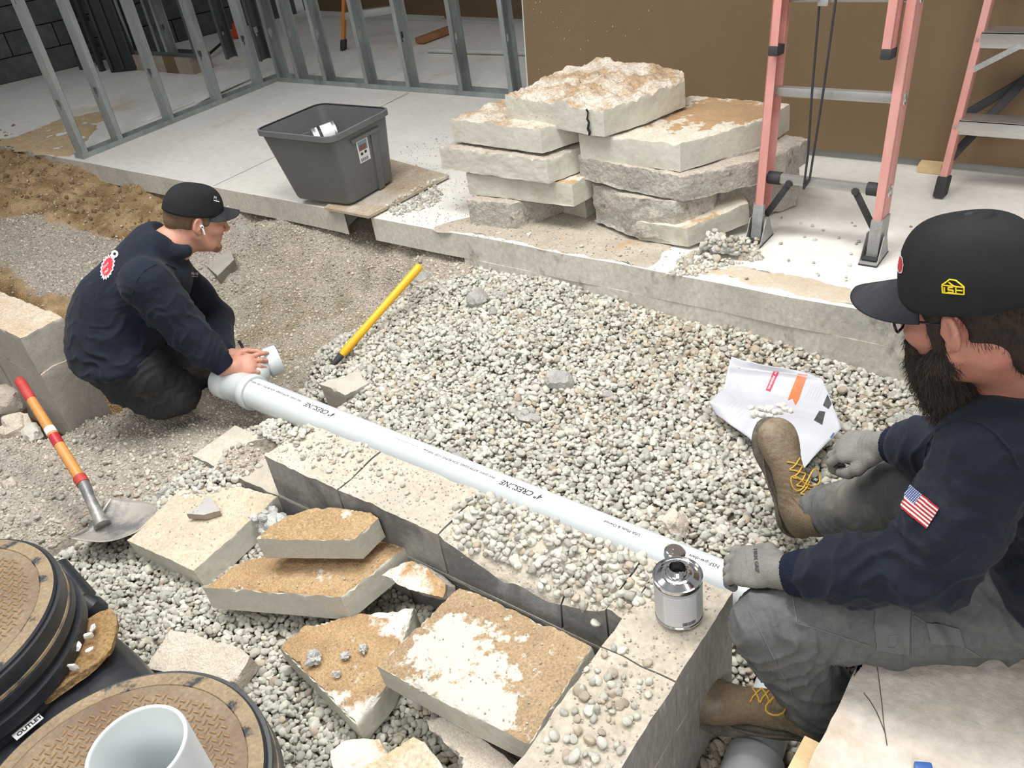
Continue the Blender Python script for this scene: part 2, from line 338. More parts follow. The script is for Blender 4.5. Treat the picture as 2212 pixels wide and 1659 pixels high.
def build_ground():
    xs = np.arange(-7.4, 1.9, 0.022); ys = np.arange(-0.75, 2.98, 0.022)
    X, Y = np.meshgrid(xs, ys, indexing='ij'); Z = H(X, Y); peb, soil = region_weights(X, Y)
    n1 = np.array([nrm((a, b, 0), 9, 1) for a, b in zip(X.ravel(), Y.ravel())]).reshape(X.shape)
    n2 = np.array([nrm((a, b, 0), 26, 3) for a, b in zip(X.ravel(), Y.ravel())]).reshape(X.shape)
    n3 = np.array([nrm((a, b, 0), 60, 6) for a, b in zip(X.ravel(), Y.ravel())]).reshape(X.shape)
    Z = Z+n1*(0.014+0.022*soil*(Y > 1.9)+0.01*soil)+n2*(0.008+0.020*soil)+n3*.014*soil
    Z = np.where(peb > .5, Z-0.006, Z)
    nx, ny = X.shape; V = np.stack([X, Y, Z], -1).reshape(-1, 3)
    I = np.arange(nx*ny).reshape(nx, ny)
    F = np.stack([I[:-1, :-1], I[1:, :-1], I[1:, 1:], I[:-1, 1:]], -1).reshape(-1, 4)
    o = mk('ground', V, F.tolist(), ground_material(), origin=(0, 0, 0), angle=180)
    hole_w = np.clip((-0.27-Z)/0.12, 0, 1)*(Y > 1.55)*(X > -3.9)*(X < -2.3)*np.clip(0.5+n1*1.5, 0, 1)  # weight grows with depth, only inside the dug hole
    for nme, A in (('pebble', peb), ('soil', soil), ('hole_brown', hole_w*0.7)):
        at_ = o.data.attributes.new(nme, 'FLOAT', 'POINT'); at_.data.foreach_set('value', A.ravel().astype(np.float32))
    return reg(o, kind='structure')
GROUND = build_ground()
# ------------------------------------------------------------------ floor slab with its sawn and broken edge
def build_floor():
    mb = MB(); E = 2.53
    edge = [(-14, E)]
    rnd = random.Random(5)
    for x in np.arange(-13, -3.25, 0.35): edge.append((x, E+rnd.uniform(-.004, .004)))
    edge += [(-3.16, E), (-3.09, 2.525), (-3.17, 2.60), (-3.22, 2.74), (-3.10, 2.80), (-2.96, 2.77), (-2.93, 2.66), (-2.91, 2.525)]
    for x in np.arange(-2.7, -.2, 0.22): edge.append((x, E+rnd.uniform(-.006, .006)))
    edge += [(0.5, E), (6, E)]
    poly = [Vector((x, y, 0)) for x, y in edge]+[Vector((6, 12, 0)), Vector((-14, 12, 0))]
    mb.prism(poly, (0, 0, -0.115), 0, 1)
    o = mb.build('floor', [FLOORM, SLABEDGE], origin=(0, 0, 0), smooth=False); fix_normals(o); reg(o, kind='structure')
    # thicker haunch under the right-hand run of the slab edge
    mb = MB(); top = [(-2.38, 2.533), (6, 2.533), (6, 2.9), (-2.3, 2.9)]
    mb.prism([Vector((x, y, -0.115)) for x, y in top], (0, 0, -0.25), 0, 0)
    o = mb.build('trim_1', [SLABEDGE], origin=(0, 0, 0), smooth=False); fix_normals(o); reg(o, kind='structure')
    # control joints: dark shallow sawn strips
    mb = MB(); d = at(461, 400, 0); e = at(583, 346, 0)
    x0 = (d.x+e.x)/2
    mb.box((x0-.002, 2.54, 0.0002), (x0+.002, 4.14, 0.0008)); mb.box((x0+1.9, 2.8, 0.0002), (x0+1.903, 3.7, 0.0008)); 
    a, b = at(821, 232), at(875, 203); d = (b-a).normalized(); c = (a+b)/2; mb.obox(c+Vector((0, 0, .0004)), d, Vector((0, 0, 1)).cross(d), (0, 0, 1), .55, .003, .0006)
    o = mb.build('trim_2', [mat('joint_dark', (.16, .14, .12), rough=.95)], origin=(0, 0, 0), smooth=False); reg(o, kind='structure')
build_floor()
# dusty dirt skins on the slab, thin real layers of spilt soil
def dirt_patch(name, label, outline, mt, h=0.004, seed=0, cat='dirt', z0=0.0):
    pts = [at(x, y, z0) for x, y in outline]; c = sum(pts, Vector())/len(pts)
    bm = bmesh.new(); vs = [bm.verts.new(p) for p in pts]; bm.faces.new(vs); bmesh.ops.triangulate(bm, faces=bm.faces)
    for _ in range(7):
        L = [e for e in bm.edges if e.calc_length() > 0.035]
        if not L: break
        bmesh.ops.subdivide_edges(bm, edges=L, cuts=1); bmesh.ops.triangulate(bm, faces=[f for f in bm.faces if len(f.verts) > 3])
    for v in bm.verts:
        if v.is_boundary: v.co.z = z0-0.001; v.co += Vector((nrm(v.co, 12, seed), nrm(v.co, 12, seed+1), 0))*0.05
        else: v.co.z = z0+h*(0.5+0.9*nrm(v.co, 9, seed)+0.5*nrm(v.co, 30, seed))
    bm.verts.index_update(); v = [q.co.copy() for q in bm.verts]; f = [[w.index for w in q.verts] for q in bm.faces]; bm.free()
    o = mk(name, v, f, mt, origin=(c.x, c.y, z0), angle=180); fix_normals(o)
    if o.data.polygons[0].normal.z < 0: o.data.flip_normals()
    return reg(o, label, cat, kind='stuff')
TAN = mat('tan_soil', (.52, .37, .20), (.58, .45, .29), 8, .97, bump=.6, bscale=90, fine=.25)
GREYDUST = mat('grey_dust', (.40, .35, .28), (.49, .44, .37), 8, .97, bump=.4, bscale=90, fine=.2, c3=(.46, .30, .16), scale3=5, t3=(.60, .70))
dirt_patch('spilt_soil', 'tan soil spread on the slab left of the first stud', [(-40, 318), (0, 318), (70, 332), (150, 338), (190, 300), (240, 235), (200, 245), (120, 262), (40, 295), (-40, 305)], TAN, .012, 3)
dirt_patch('spilt_dust', 'tan dust film along the slab edge between the stone stack and the cap', [(1440, 592), (1560, 600), (1760, 648), (1860, 668), (1840, 620), (1700, 590), (1600, 570)], mat('tan_dust', (.52, .43, .31), (.58, .52, .43), 5, .95, bump=.2, bscale=90, fine=.12), .002, 8)
dirt_patch('spilt_dust', 'grey dust and soil on the slab under the right stone stack', [(930, 492), (1100, 522), (1275, 556), (1400, 580), (1440, 545), (1520, 500), (1400, 440), (1250, 430), (1130, 440), (1000, 470)], GREYDUST, .006, 4)
# ------------------------------------------------------------------ walls of the room
CMU = mat('dark_block_wall', (.075, .078, .082), (.11, .112, .116), 8, .9, bump=.3, bscale=60, fine=.2, c3=(.13, .135, .14), scale3=3, t3=(.55, .7))
def block_wall(name, p0, ux, n, rows, mt, zb=0.0):
    """wall of concrete blocks, each block a part"""
    ux = Vector(ux); un_ = Vector((0, 0, 1)).cross(ux)
    w = MB(); w.obox(Vector(p0)+ux*(n*.2)+un_*0.08+Vector((0, 0, zb+rows*.1)), ux, un_, (0, 0, 1), n*.4, .12, rows*.2)
    root = w.build(name, [mat('dark_mortar', (.05, .052, .055), rough=.95)], origin=p0, smooth=False); reg(root, kind='structure')
    proto = None
    for r in range(rows):
        for i in range(n):
            c = Vector(p0)+ux*(i*.4+.2+(.2 if r % 2 else 0))+Vector((0, 0, zb+r*.2+.1))
            if proto is None:
                b = MB(); b.obox(c, ux, un_, (0, 0, 1), .392, .05, .192, 0, .004); proto = b.build('block', [mt], root, smooth=False); c0 = c
            else:
                q = proto.copy(); COL.objects.link(q); q.parent = root; q.location = c-c0
    return root
wl = at(-10, 195, 0); wr = at(155, 155, 0)
block_wall('wall_left', (wl.x-0.5, wl.y-.6, 0), (wr-wl).normalized(), 9, 8, CMU)
far = block_wall('wall_back', (-13.5, 9.6, 0), (1, 0, 0), 5, 3, CMU)
DARK = mat('dark_wall_paint', (.022, .024, .028), (.03, .032, .036), 3, .9)
mb = MB(); mb.box((-14, 9.7, 0), (4, 9.9, 4)); o = mb.build('wall_far', [DARK], smooth=False); reg(o, kind='structure')
# ------------------------------------------------------------------ foundation walls of the pit
def course(name, x0, x1, zt, zb, y0, y1, front_drop, parent, mats, seed=0, ax='x'):
    """one block of a foundation course as a lofted section; front_drop(t) lowers the broken front lip"""
    n = max(3, int((x1-x0)/0.012)); rings = []; 
    yy = [0, 0, .12, .3, .55, .8, 1, 1]
    V = []; F = []; M = []
    for i in range(n+1):
        x = x0+(x1-x0)*i/n; fd = front_drop(x); r = []
        for k, t in enumerate(yy):
            y = y0+(y1-y0)*t
            if k in (0, 7): z = zb
            else:
                z = zt-fd*max(0, 1-t)**1.6+(nrm((x, y, 0), 14, seed)*.008+nrm((x, y, 0), 45, seed)*.004)
                if k == 1: y += nrm((x, 0, 0), 30, seed)*.003+(fd*.12)
            r.append(Vector((x, y, z)) if ax == 'x' else Vector((y, x, z)))
        V += r
    m = len(yy)
    for i in range(n):
        for k in range(m-1): F.append((i*m+k, i*m+k+1, (i+1)*m+k+1, (i+1)*m+k)); M.append(1 if k in (0, m-2) else 0)
    F.append(tuple(range(m))); F.append(tuple(reversed(range(n*m, n*m+m)))); M += [1, 1]
    o = mk(name, V, F, mats, parent, None, True, M, 35); return fix_normals(o)
YA, YB, XI, XO, ZJ = 1.075, 1.255, -0.73, -0.555, -0.158
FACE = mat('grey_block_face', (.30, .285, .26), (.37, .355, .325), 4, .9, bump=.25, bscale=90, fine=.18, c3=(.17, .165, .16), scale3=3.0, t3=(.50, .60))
OUTER = mat('right_block_face', (.48, .455, .42), (.38, .365, .335), 5, .85, bump=.4, bscale=50, fine=.2, c3=(.58, .56, .52), scale3=20, t3=(.6, .7), stretch=(1, 1, .35))
root = thing('foundation_wall', 'low block foundation wall with dusty top running from the white pipe to the metal can', 'wall', (-1.2, 1.16, -.5), kind='structure')
def drop(x):
    if x < -1.27 or x > -.70: return 0.0
    t = (x+1.27)/.57
    return .085*max(0, math.sin(min(1, t*1.15)*PI))**.6+0.02*nrm((x, 0, 0), 12)
jx = [-1.965]+[aty(a, b, YA).x for a, b in ((735, 1075), (957, 1195), (1208, 1310), (1309, 1325))]+[XI]
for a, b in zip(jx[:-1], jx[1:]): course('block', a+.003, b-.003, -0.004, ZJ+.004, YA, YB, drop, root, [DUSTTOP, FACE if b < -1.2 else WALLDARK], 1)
jl = [aty(425, 1003, YA).x, aty(502, 1030, YA).x, -1.84, -1.45, -1.06, -.73]
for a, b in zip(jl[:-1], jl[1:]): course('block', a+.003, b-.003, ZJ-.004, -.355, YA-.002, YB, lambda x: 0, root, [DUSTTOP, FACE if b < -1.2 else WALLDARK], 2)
mb = MB(); mb.box((-2.35, YA+.008, -.55), (XI, YB-.006, -.17)); mb.box((-1.96, YA+.008, -.17), (-1.27, YB-.006, -.03)); mb.box((-1.27, YA+.09, -.17), (XI, YB-.006, -.03)); mb.build('mortar_core', [MORTAR], root, smooth=False)
mb = MB(); mb.box((-1.965, YA-.002, ZJ-.004), (XI, YA+.01, ZJ+.004)); mb.build('mortar_joint', [MORTAR], root, smooth=False)
# right-hand return
r2 = thing('foundation_wall', 'block foundation wall return with gravel on top, between the big broken slab and the trench', 'wall', (-.64, .8, -.5), kind='structure')
ys = [.18, .58, .98, YB]
for a, b in zip(ys[:-1], ys[1:]): course('block', a+.002, b-.002, -0.003, -.16, XI, XO, lambda x: 0, r2, [DUSTTOP, OUTER], 5, 'y')
ys = [.18, .40, .80, YB]
for a, b in zip(ys[:-1], ys[1:]): course('block', a+.002, b-.002, -.164, -.40, XI, XO, lambda x: 0, r2, [DUSTTOP, OUTER], 6, 'y')
mb = MB(); mb.box((XI+.006, .185, -.5), (XO-.006, YB-.006, -.02)); mb.build('mortar_core', [MORTAR], r2, smooth=False)
# left stub of the same wall, cut end towards the trench
r3 = thing('foundation_wall', 'tall cut stub of block wall left of the kneeling man with tan dust on top', 'wall', (-3.9, 1.16, -.5), kind='structure')
def lblock(x0, x1, zt, zb, y0, y1, seed):
    v, f, mi = rubble([(x0, y0, zt), (x1, y0, zt), (x1+.0, y1, zt), (x0, y1, zt)], zt-zb, .006, .0025, .022, seed, down=(0, 0, -1), edge=.006)
    return mk('block', v, f, [mat('tan_dusty_top', (.55, .42, .28), (.62, .54, .45), 9, .95, bump=.8, bscale=70, fine=.3), mat('stub_face', (.40, .36, .32), (.46, .42, .38), 5, .9, bump=.2, bscale=90, fine=.1, c3=(.30, .27, .24), scale3=5, t3=(.6, .72)), BROKEN], r3, None, True, mi, 40)
xe = aty(44, 729, 1.07).x; print('stub end', xe, aty(101, 876, 1.07))
lblock(-3.93, xe-.005, .062, -.104, 1.07, 1.25, 3); lblock(-4.35, -3.94, .06, -.10, 1.07, 1.25, 4); lblock(-4.75, -4.36, .055, -.1, 1.07, 1.25, 9)
lblock(-3.75, xe+.005, -.106, -.44, 1.07, 1.252, 5); lblock(-4.15, -3.756, -.106, -.4, 1.065, 1.26, 6)
# ------------------------------------------------------------------ right slab on which the second man sits
def build_right_slab():
    pts = [(-.266, -.4), (-.262, .3), (-.268, .8), (-.264, 1.2), (-.265, 1.5), (-.20, 1.86), (.3, 1.87), (1.6, 1.87), (1.6, -.4)]
    v, f, mi = rubble([(x, y, 0) for x, y in pts], .13, .0012, .003, .03, 11, down=(0, 0, -1), edge=.004)
    RS = mat('worn_slab_top', (.62, .54, .455), (.74, .68, .61), 2.6, .85, bump=.3, bscale=60, fine=.14, c3=(.44, .33, .22), scale3=2.2, t3=(.52, .66))
    root = thing('floor_slab', 'worn concrete slab edge the bearded man sits on, lower right', 'slab', (.5, .5, -.13), kind='structure')
    mk('slab_body', v, f, [RS, SLABEDGE, SLABEDGE], root, None, True, mi, 40)
    mb = MB()  # twisted dark cord scratch lines lying on it
    mbc = [(1866, 1497), (1880, 1515), (1893, 1537), (1903, 1560), (1912, 1583), (1916, 1610)]
    mb.tube([at(x, y, .0012) for x, y in mbc], .0008, 5)
    mb.tube([at(x, y, .0015) for x, y in [(1895, 1440), (1900, 1480), (1905, 1520), (1908, 1555), (1911, 1580)]], .0007, 5)
    o = mb.build('cord', [mat('burnt_cord', (.03, .025, .02), (.12, .10, .08), 200, .9)], origin=at(1905, 1540, 0)); reg(o, 'two thin dark frayed cord lines on the worn slab', 'cord')
build_right_slab()
# ------------------------------------------------------------------ lettering
def text2d(body, size=1.0, shear=0.0, align='LEFT', bold=0.0, spacing=1.0):
    cu = bpy.data.curves.new('lettering', 'FONT'); cu.body = body; cu.size = size; cu.shear = shear; cu.align_x = align; cu.offset = bold; cu.resolution_u = 2; cu.space_character = spacing
    o = bpy.data.objects.new('lettering', cu); COL.objects.link(o); bpy.context.view_layer.update()
    me = bpy.data.meshes.new_from_object(o.evaluated_get(bpy.context.evaluated_depsgraph_get()))
    v = [q.co.copy() for q in me.vertices]; f = [tuple(p.vertices) for p in me.polygons]
    bpy.data.objects.remove(o); bpy.data.meshes.remove(me); return v, f
def put_text(name, body, mapfn, mt, parent, size=1.0, **k):
    v, f = text2d(body, size, **k); return mk(name, [mapfn(p.x, p.y) for p in v], f, mt, parent, None, False)
INK = mat('black_ink', (.02, .02, .022), rough=.6)
GREYINK = mat('grey_ink', (.22, .23, .25), rough=.7)
WHITE = mat('white_print', (.85, .85, .85), rough=.6)
REDINK = mat('red_print', (.62, .03, .05), rough=.6)
# ------------------------------------------------------------------ steel stud framing
GALV = mat('galvanised_steel', (.26, .285, .28), (.38, .41, .40), 5, .5, .25, bump=.05, bscale=40, fine=.1, c3=(.17, .18, .18), scale3=3, t3=(.5, .7), stretch=(1, 1, .3))
DARKGALV = mat('shaded_galvanised_steel', (.10, .115, .115), (.16, .175, .17), 5, .5, .5, fine=.1, stretch=(1, 1, .3))  # darkened copy of the galvanised steel; back-room dimness put into the colour
HOLE = mat('dark_opening', (.012, .012, .013), rough=.9)
def stud(parent, p, web, fl, zt=2.9, zb=0.0, w=.092, t=.034, keyhole=True, mt=None):
    """C-shaped steel stud: web along `web`, flanges along `fl`; keyholes punched through the web"""
    p = Vector(p); web = Vector(web); fl = Vector(fl); mt = mt or GALV; s = .0012
    mb = MB(); z = Vector((0, 0, 1)); zs = [zb]
    for h in (.33, .94, 1.55, 2.16): zs += [h-.045, h-.02, h+.03]
    zs.append(zt); hw = .019
    def quad(a, b, z0, z1):
        d = (b-a); q = z.cross(d).normalized()*s
        v = [a+z*z0, b+z*z0, b+z*z1, a+z*z1]; v += [k+q for k in v]
        mb.add(v, [(0, 1, 2, 3), (7, 6, 5, 4), (0, 4, 5, 1), (1, 5, 6, 2), (2, 6, 7, 3), (3, 7, 4, 0)])
    a, b = p, p+web*w; mid = (a+b)/2
    if keyhole:
        quad(a, mid-web*hw, zb, zt); quad(mid+web*hw, b, zb, zt)
        prev = zb
        for h in (.33, .94, 1.55, 2.16): quad(mid-web*hw, mid+web*hw, prev, h-.028); quad(mid-web*hw, mid-web*hw*.35, h-.028, h-.005); quad(mid+web*hw*.35, mid+web*hw, h-.028, h-.005); prev = h+.035
        quad(mid-web*hw, mid+web*hw, prev, zt)
    else: quad(a, b, zb, zt)
    quad(a, a+fl*t, zb, zt); quad(b, b+fl*t, zb, zt)
    quad(a+fl*t, a+fl*t+web*.008, zb, zt); quad(b+fl*t-web*.008, b+fl*t, zb, zt)
    return mb.build('stud', [mt], parent, smooth=False)
def track(parent, a, b, w, side, h=.032, mt=None):
    a, b, side = Vector(a), Vector(b), Vector(side).normalized(); d = (b-a).normalized(); L = (b-a).length; c = (a+b)/2+side*w/2
    mb = MB(); mb.obox(c+Vector((0, 0, .001)), d, side, (0, 0, 1), L, w, .0015)
    mb.obox((a+b)/2+Vector((0, 0, h/2)), d, side, (0, 0, 1), L, .0015, h); mb.obox((a+b)/2+side*w+Vector((0, 0, h/2)), d, side, (0, 0, 1), L, .0015, h)
    return mb.build('bottom_track', [mt or GALV], parent, smooth=False)
LX, BY = -5.47, 4.175
lf = thing('stud_partition', 'galvanised steel stud partition running from the slab edge to the corner', 'stud wall', (LX, 3.3, 0))
track(lf, (LX, 2.56, 0), (LX, BY+.09, 0), .095, (-1, 0, 0))
for y in (2.575, 2.83, 3.23, 3.64, 4.02): stud(lf, (LX-.001, y, .0), (-1, 0, 0), (0, 1, 0) if y < 4.1 else (0, -1, 0), w=.092)
bf = thing('stud_partition', 'galvanised steel stud partition behind the grey tote, ending at the brown panels', 'stud wall', (-4.2, BY, 0))
track(bf, (LX, BY, 0), (-2.86, BY, 0), .095, (0, 1, 0))
for x, k in ((LX+.01, 1), (LX+.22, 1), (-4.96, 1), (-4.545, 1), (-4.16, 1), (-3.71, 1), (-3.315, 1), (-2.93, 1)): stud(bf, (x, BY+.001, 0), (0, 1, 0), (1, 0, 0), w=.092)
# second partition further back on a kerb
k1, k2 = at(270, 150, .0), at(400, 145, 0)
rb = thing('stud_partition', 'dim steel stud partition standing on a concrete kerb in the back room', 'stud wall', (k1.x, k1.y, 0))
kd = Vector((1, 0.0, 0)); ky = k1.y
mb = MB(); mb.box((k1.x+.16, ky, 0), (k2.x+.35, ky+.2, .13)); mb.build('kerb', [mat('kerb_concrete', (.30, .25, .19), (.40, .34, .27), 5, .9)], rb, smooth=False)
mb = MB(); mb.box((k2.x-.02, ky-.004, 0), (k2.x+.14, ky+.004, .135)); mb.build('kerb_end', [mat('brown_board', (.17, .11, .055), rough=.8)], rb, smooth=False)
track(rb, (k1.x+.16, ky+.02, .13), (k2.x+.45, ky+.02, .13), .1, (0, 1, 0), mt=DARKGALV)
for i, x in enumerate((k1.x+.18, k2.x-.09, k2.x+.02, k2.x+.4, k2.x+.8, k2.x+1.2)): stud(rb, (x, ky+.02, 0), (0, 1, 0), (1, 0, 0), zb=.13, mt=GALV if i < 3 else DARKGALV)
# ------------------------------------------------------------------ brown panels on timber blocks
BROWN = mat('brown_wall_panel', (.162, .108, .055), (.178, .120, .063), 1.5, .62, bump=.02, bscale=30, fine=.03)
x0 = aty(1150, 200, 3.79).x; lean = Vector((0, .10, .995)).normalized()
dw = thing('wall_panel_stack', 'tall brown gypsum panels leaning upright on small timber blocks behind the ladder', 'wall panel', (x0+2, 3.76, .04))
for i in range(4):
    b = Vector((x0+.004*i, 3.745+.0165*i, .04)); mb = MB(); L = 3.9
    mb.obox(b+Vector((L/2, .006, 0))+lean*1.25, (1, 0, 0), Vector((1, 0, 0)).cross(lean)*-1, lean, L, .0155, 2.5)
    mb.build('panel', [BROWN if i == 0 else mat('panel_edge', (.45, .47, .42), rough=.8)], dw, smooth=False)
mb = MB(); mb.obox(Vector((x0-.004, 3.77, .04))+lean*1.25, (1, 0, 0), Vector((1, 0, 0)).cross(lean)*-1, lean, .006, .06, 2.5); mb.build('edge_tape', [mat('pale_edge', (.52, .54, .48), rough=.8)], dw, smooth=False)
mb = MB()
for i in range(230):
    X = x0+.02+abs(random.gauss(0, .42)); Z = .35+random.gauss(.45, .28); r = random.uniform(.0012, .0035)
    if X < x0+1.3 and Z > .1: mb.obox(Vector((X, 3.745-.004, .04))+lean*Z, (1, 0, 0), Vector((1, 0, 0)).cross(lean)*-1, lean, r*2, .0016, r*random.uniform(1.6, 3.4))
mb.build('splash_marks', [mat('white_splash', (.34, .27, .17), rough=.9)], dw, smooth=False)['kind'] = 'stuff'
WOOD = mat('pale_timber', (.58, .42, .22), (.68, .53, .32), 12, .75, bump=.1, stretch=(.25, 1, 1), fine=.1)
for (px_, py_), lb in (((1625, 325), 'timber block under the brown panels, left of the pink ladder'), ((2010, 362), 'timber block under the brown panels, right of the pink ladder')):
    p = at(px_, py_, .02); mb = MB(); mb.box((p.x-.045, p.y-.02, .001), (p.x+.045, p.y+.35, .038), 0, .002); o = mb.build('timber_block', [WOOD], origin=(p.x, p.y, 0)); reg(o, lb, 'timber block')
# back-room things
b2 = thing('wall_panel_stack', 'brown panels standing far behind the stud partition', 'wall panel', at(1000, 60, 0))
a, b = at(690, 40, 0), at(1143, 62, 0); 
mb = MB(); d = (b-a).normalized(); mb.obox((a+b)/2+Vector((0, .1, 1.25)), d, Vector((0, 0, 1)).cross(d), (0, 0, 1), (b-a).length+.6, .05, 2.4); mb.build('panel', [mat('dim_brown_panel', (.15, .095, .042), rough=.7)], b2, smooth=False)
a, b = at(905, 88, .03), at(975, 62, .03); mb = MB(); d = (b-a).normalized(); mb.obox((a+b)/2, d, Vector((0, 0, 1)).cross(d), (0, 0, 1), (b-a).length, .09, .04, 0, .002); o = mb.build('timber_plank', [mat('reddish_timber', (.30, .14, .06), (.38, .20, .09), 8, .8)], origin=(a+b)/2); reg(o, 'reddish timber plank on the floor behind the stud partition', 'timber')
a, b = at(925, 109, .02), at(1147, 115, .02); mb = MB(); mb.tube([a, b], .016, 12); o = mb.build('conduit_pipe', [mat('pale_plastic', (.55, .55, .52), rough=.5)], origin=(a+b)/2); reg(o, 'thin pale pipe lying on the floor behind the studs', 'pipe')
# white plank scraps by the left partition
WP = mat('white_trim_board', (.74, .73, .71), (.80, .79, .77), 4, .6)
for i, (q, lb) in enumerate(([((318, 258), (332, 240), (520, 160), (545, 168)), 'long white trim board on the floor behind the left studs'], [((420, 222), (440, 205), (548, 150), (556, 160)), 'second white trim board crossing behind the left studs'])):
    P = [at(x, y, .012+.012*i) for x, y in q]; mb = MB(); mb.prism(P, (0, 0, -.01)); o = mb.build('trim_board', [WP], origin=sum(P, Vector())/4, smooth=False); fix_normals(o); reg(o, lb, 'board')
# dark plastic sawhorse/stool stack
BLK = mat('black_plastic', (.018, .02, .023), (.03, .032, .036), 6, .42, bump=.05, fine=.1)
BLK2 = mat('dusty_black_plastic', (.05, .052, .055), (.03, .032, .036), 6, .5, fine=.2)
def back_stool():
    c = at(205, 150, 0); t = thing('folding_stand', 'dusty black plastic folding stand against the dark block wall', 'folding stand', c)
    mb = MB()
    for s in (-1, 1):
        for u in (0, 1): mb.obox(c+Vector((s*.14+.02*u, .1*u, .45)), (1, 0, 0), (0, 1, 0), (s*-.06, -.08 if u else .05, 1), .05, .04, .92, 0, .006)
    mb.build('leg', [BLK2], t)
    for h in (.12, .2, .42, .62):
        mb = MB(); mb.obox(c+Vector((0, .03, h)), (1, 0, 0), (0, 1, 0), (0, 0, 1), .27, .05, .03, 0, .006); mb.build('rung', [BLK2], t)
    mb = MB(); mb.obox(c+Vector((0, .05, .9)), (1, 0, 0), (0, 1, 0), (0, 0, 1), .36, .12, .07, 0, .012); mb.build('beam', [BLK], t)
    c2 = at(262, 160, 0); t = thing('ribbed_board', 'black ribbed plastic board leaning beside the folding stand', 'board', c2)
    mb = MB(); mb.obox(c2+Vector((-.06, .1, .45)), (1, .5, 0), (-.5, 1, 0), (-.05, .03, 1), .30, .04, .9, 0, .01); mb.build('board_body', [BLK], t)
    for k in (-.1, 0, .1):
        mb = MB(); mb.obox(c2+Vector((-.06+k, .1+k*.5-.024, .45)), (1, .5, 0), (-.5, 1, 0), (-.05, .03, 1), .022, .02, .86, 0, .004); mb.build('rib', [BLK2], t)
back_stool()
mb = MB(); mb.tube([at(425, 140, .02), aty(487, 86, at(425, 140, 0).y+.5)], .012, 8); o = mb.build('steel_bar', [BLK], origin=at(425, 140, 0)); reg(o, 'dark bar leaning between the left studs', 'bar')
c = at(520, 82, 0); mb = MB(); mb.obox(c+Vector((0, 0, .04)), (1, .3, 0), (-.3, 1, 0), (0, 0, 1), .16, .07, .07, 0, .015); mb.obox(c+Vector((-.02, 0, .09)), (1, .3, 0), (-.3, 1, 0), (.2, 0, 1), .05, .06, .1, 0, .015)
o = mb.build('power_tool', [mat('orange_plastic', (.62, .08, .02), rough=.5)], origin=c); reg(o, 'small orange tool on the floor behind the left studs', 'tool')
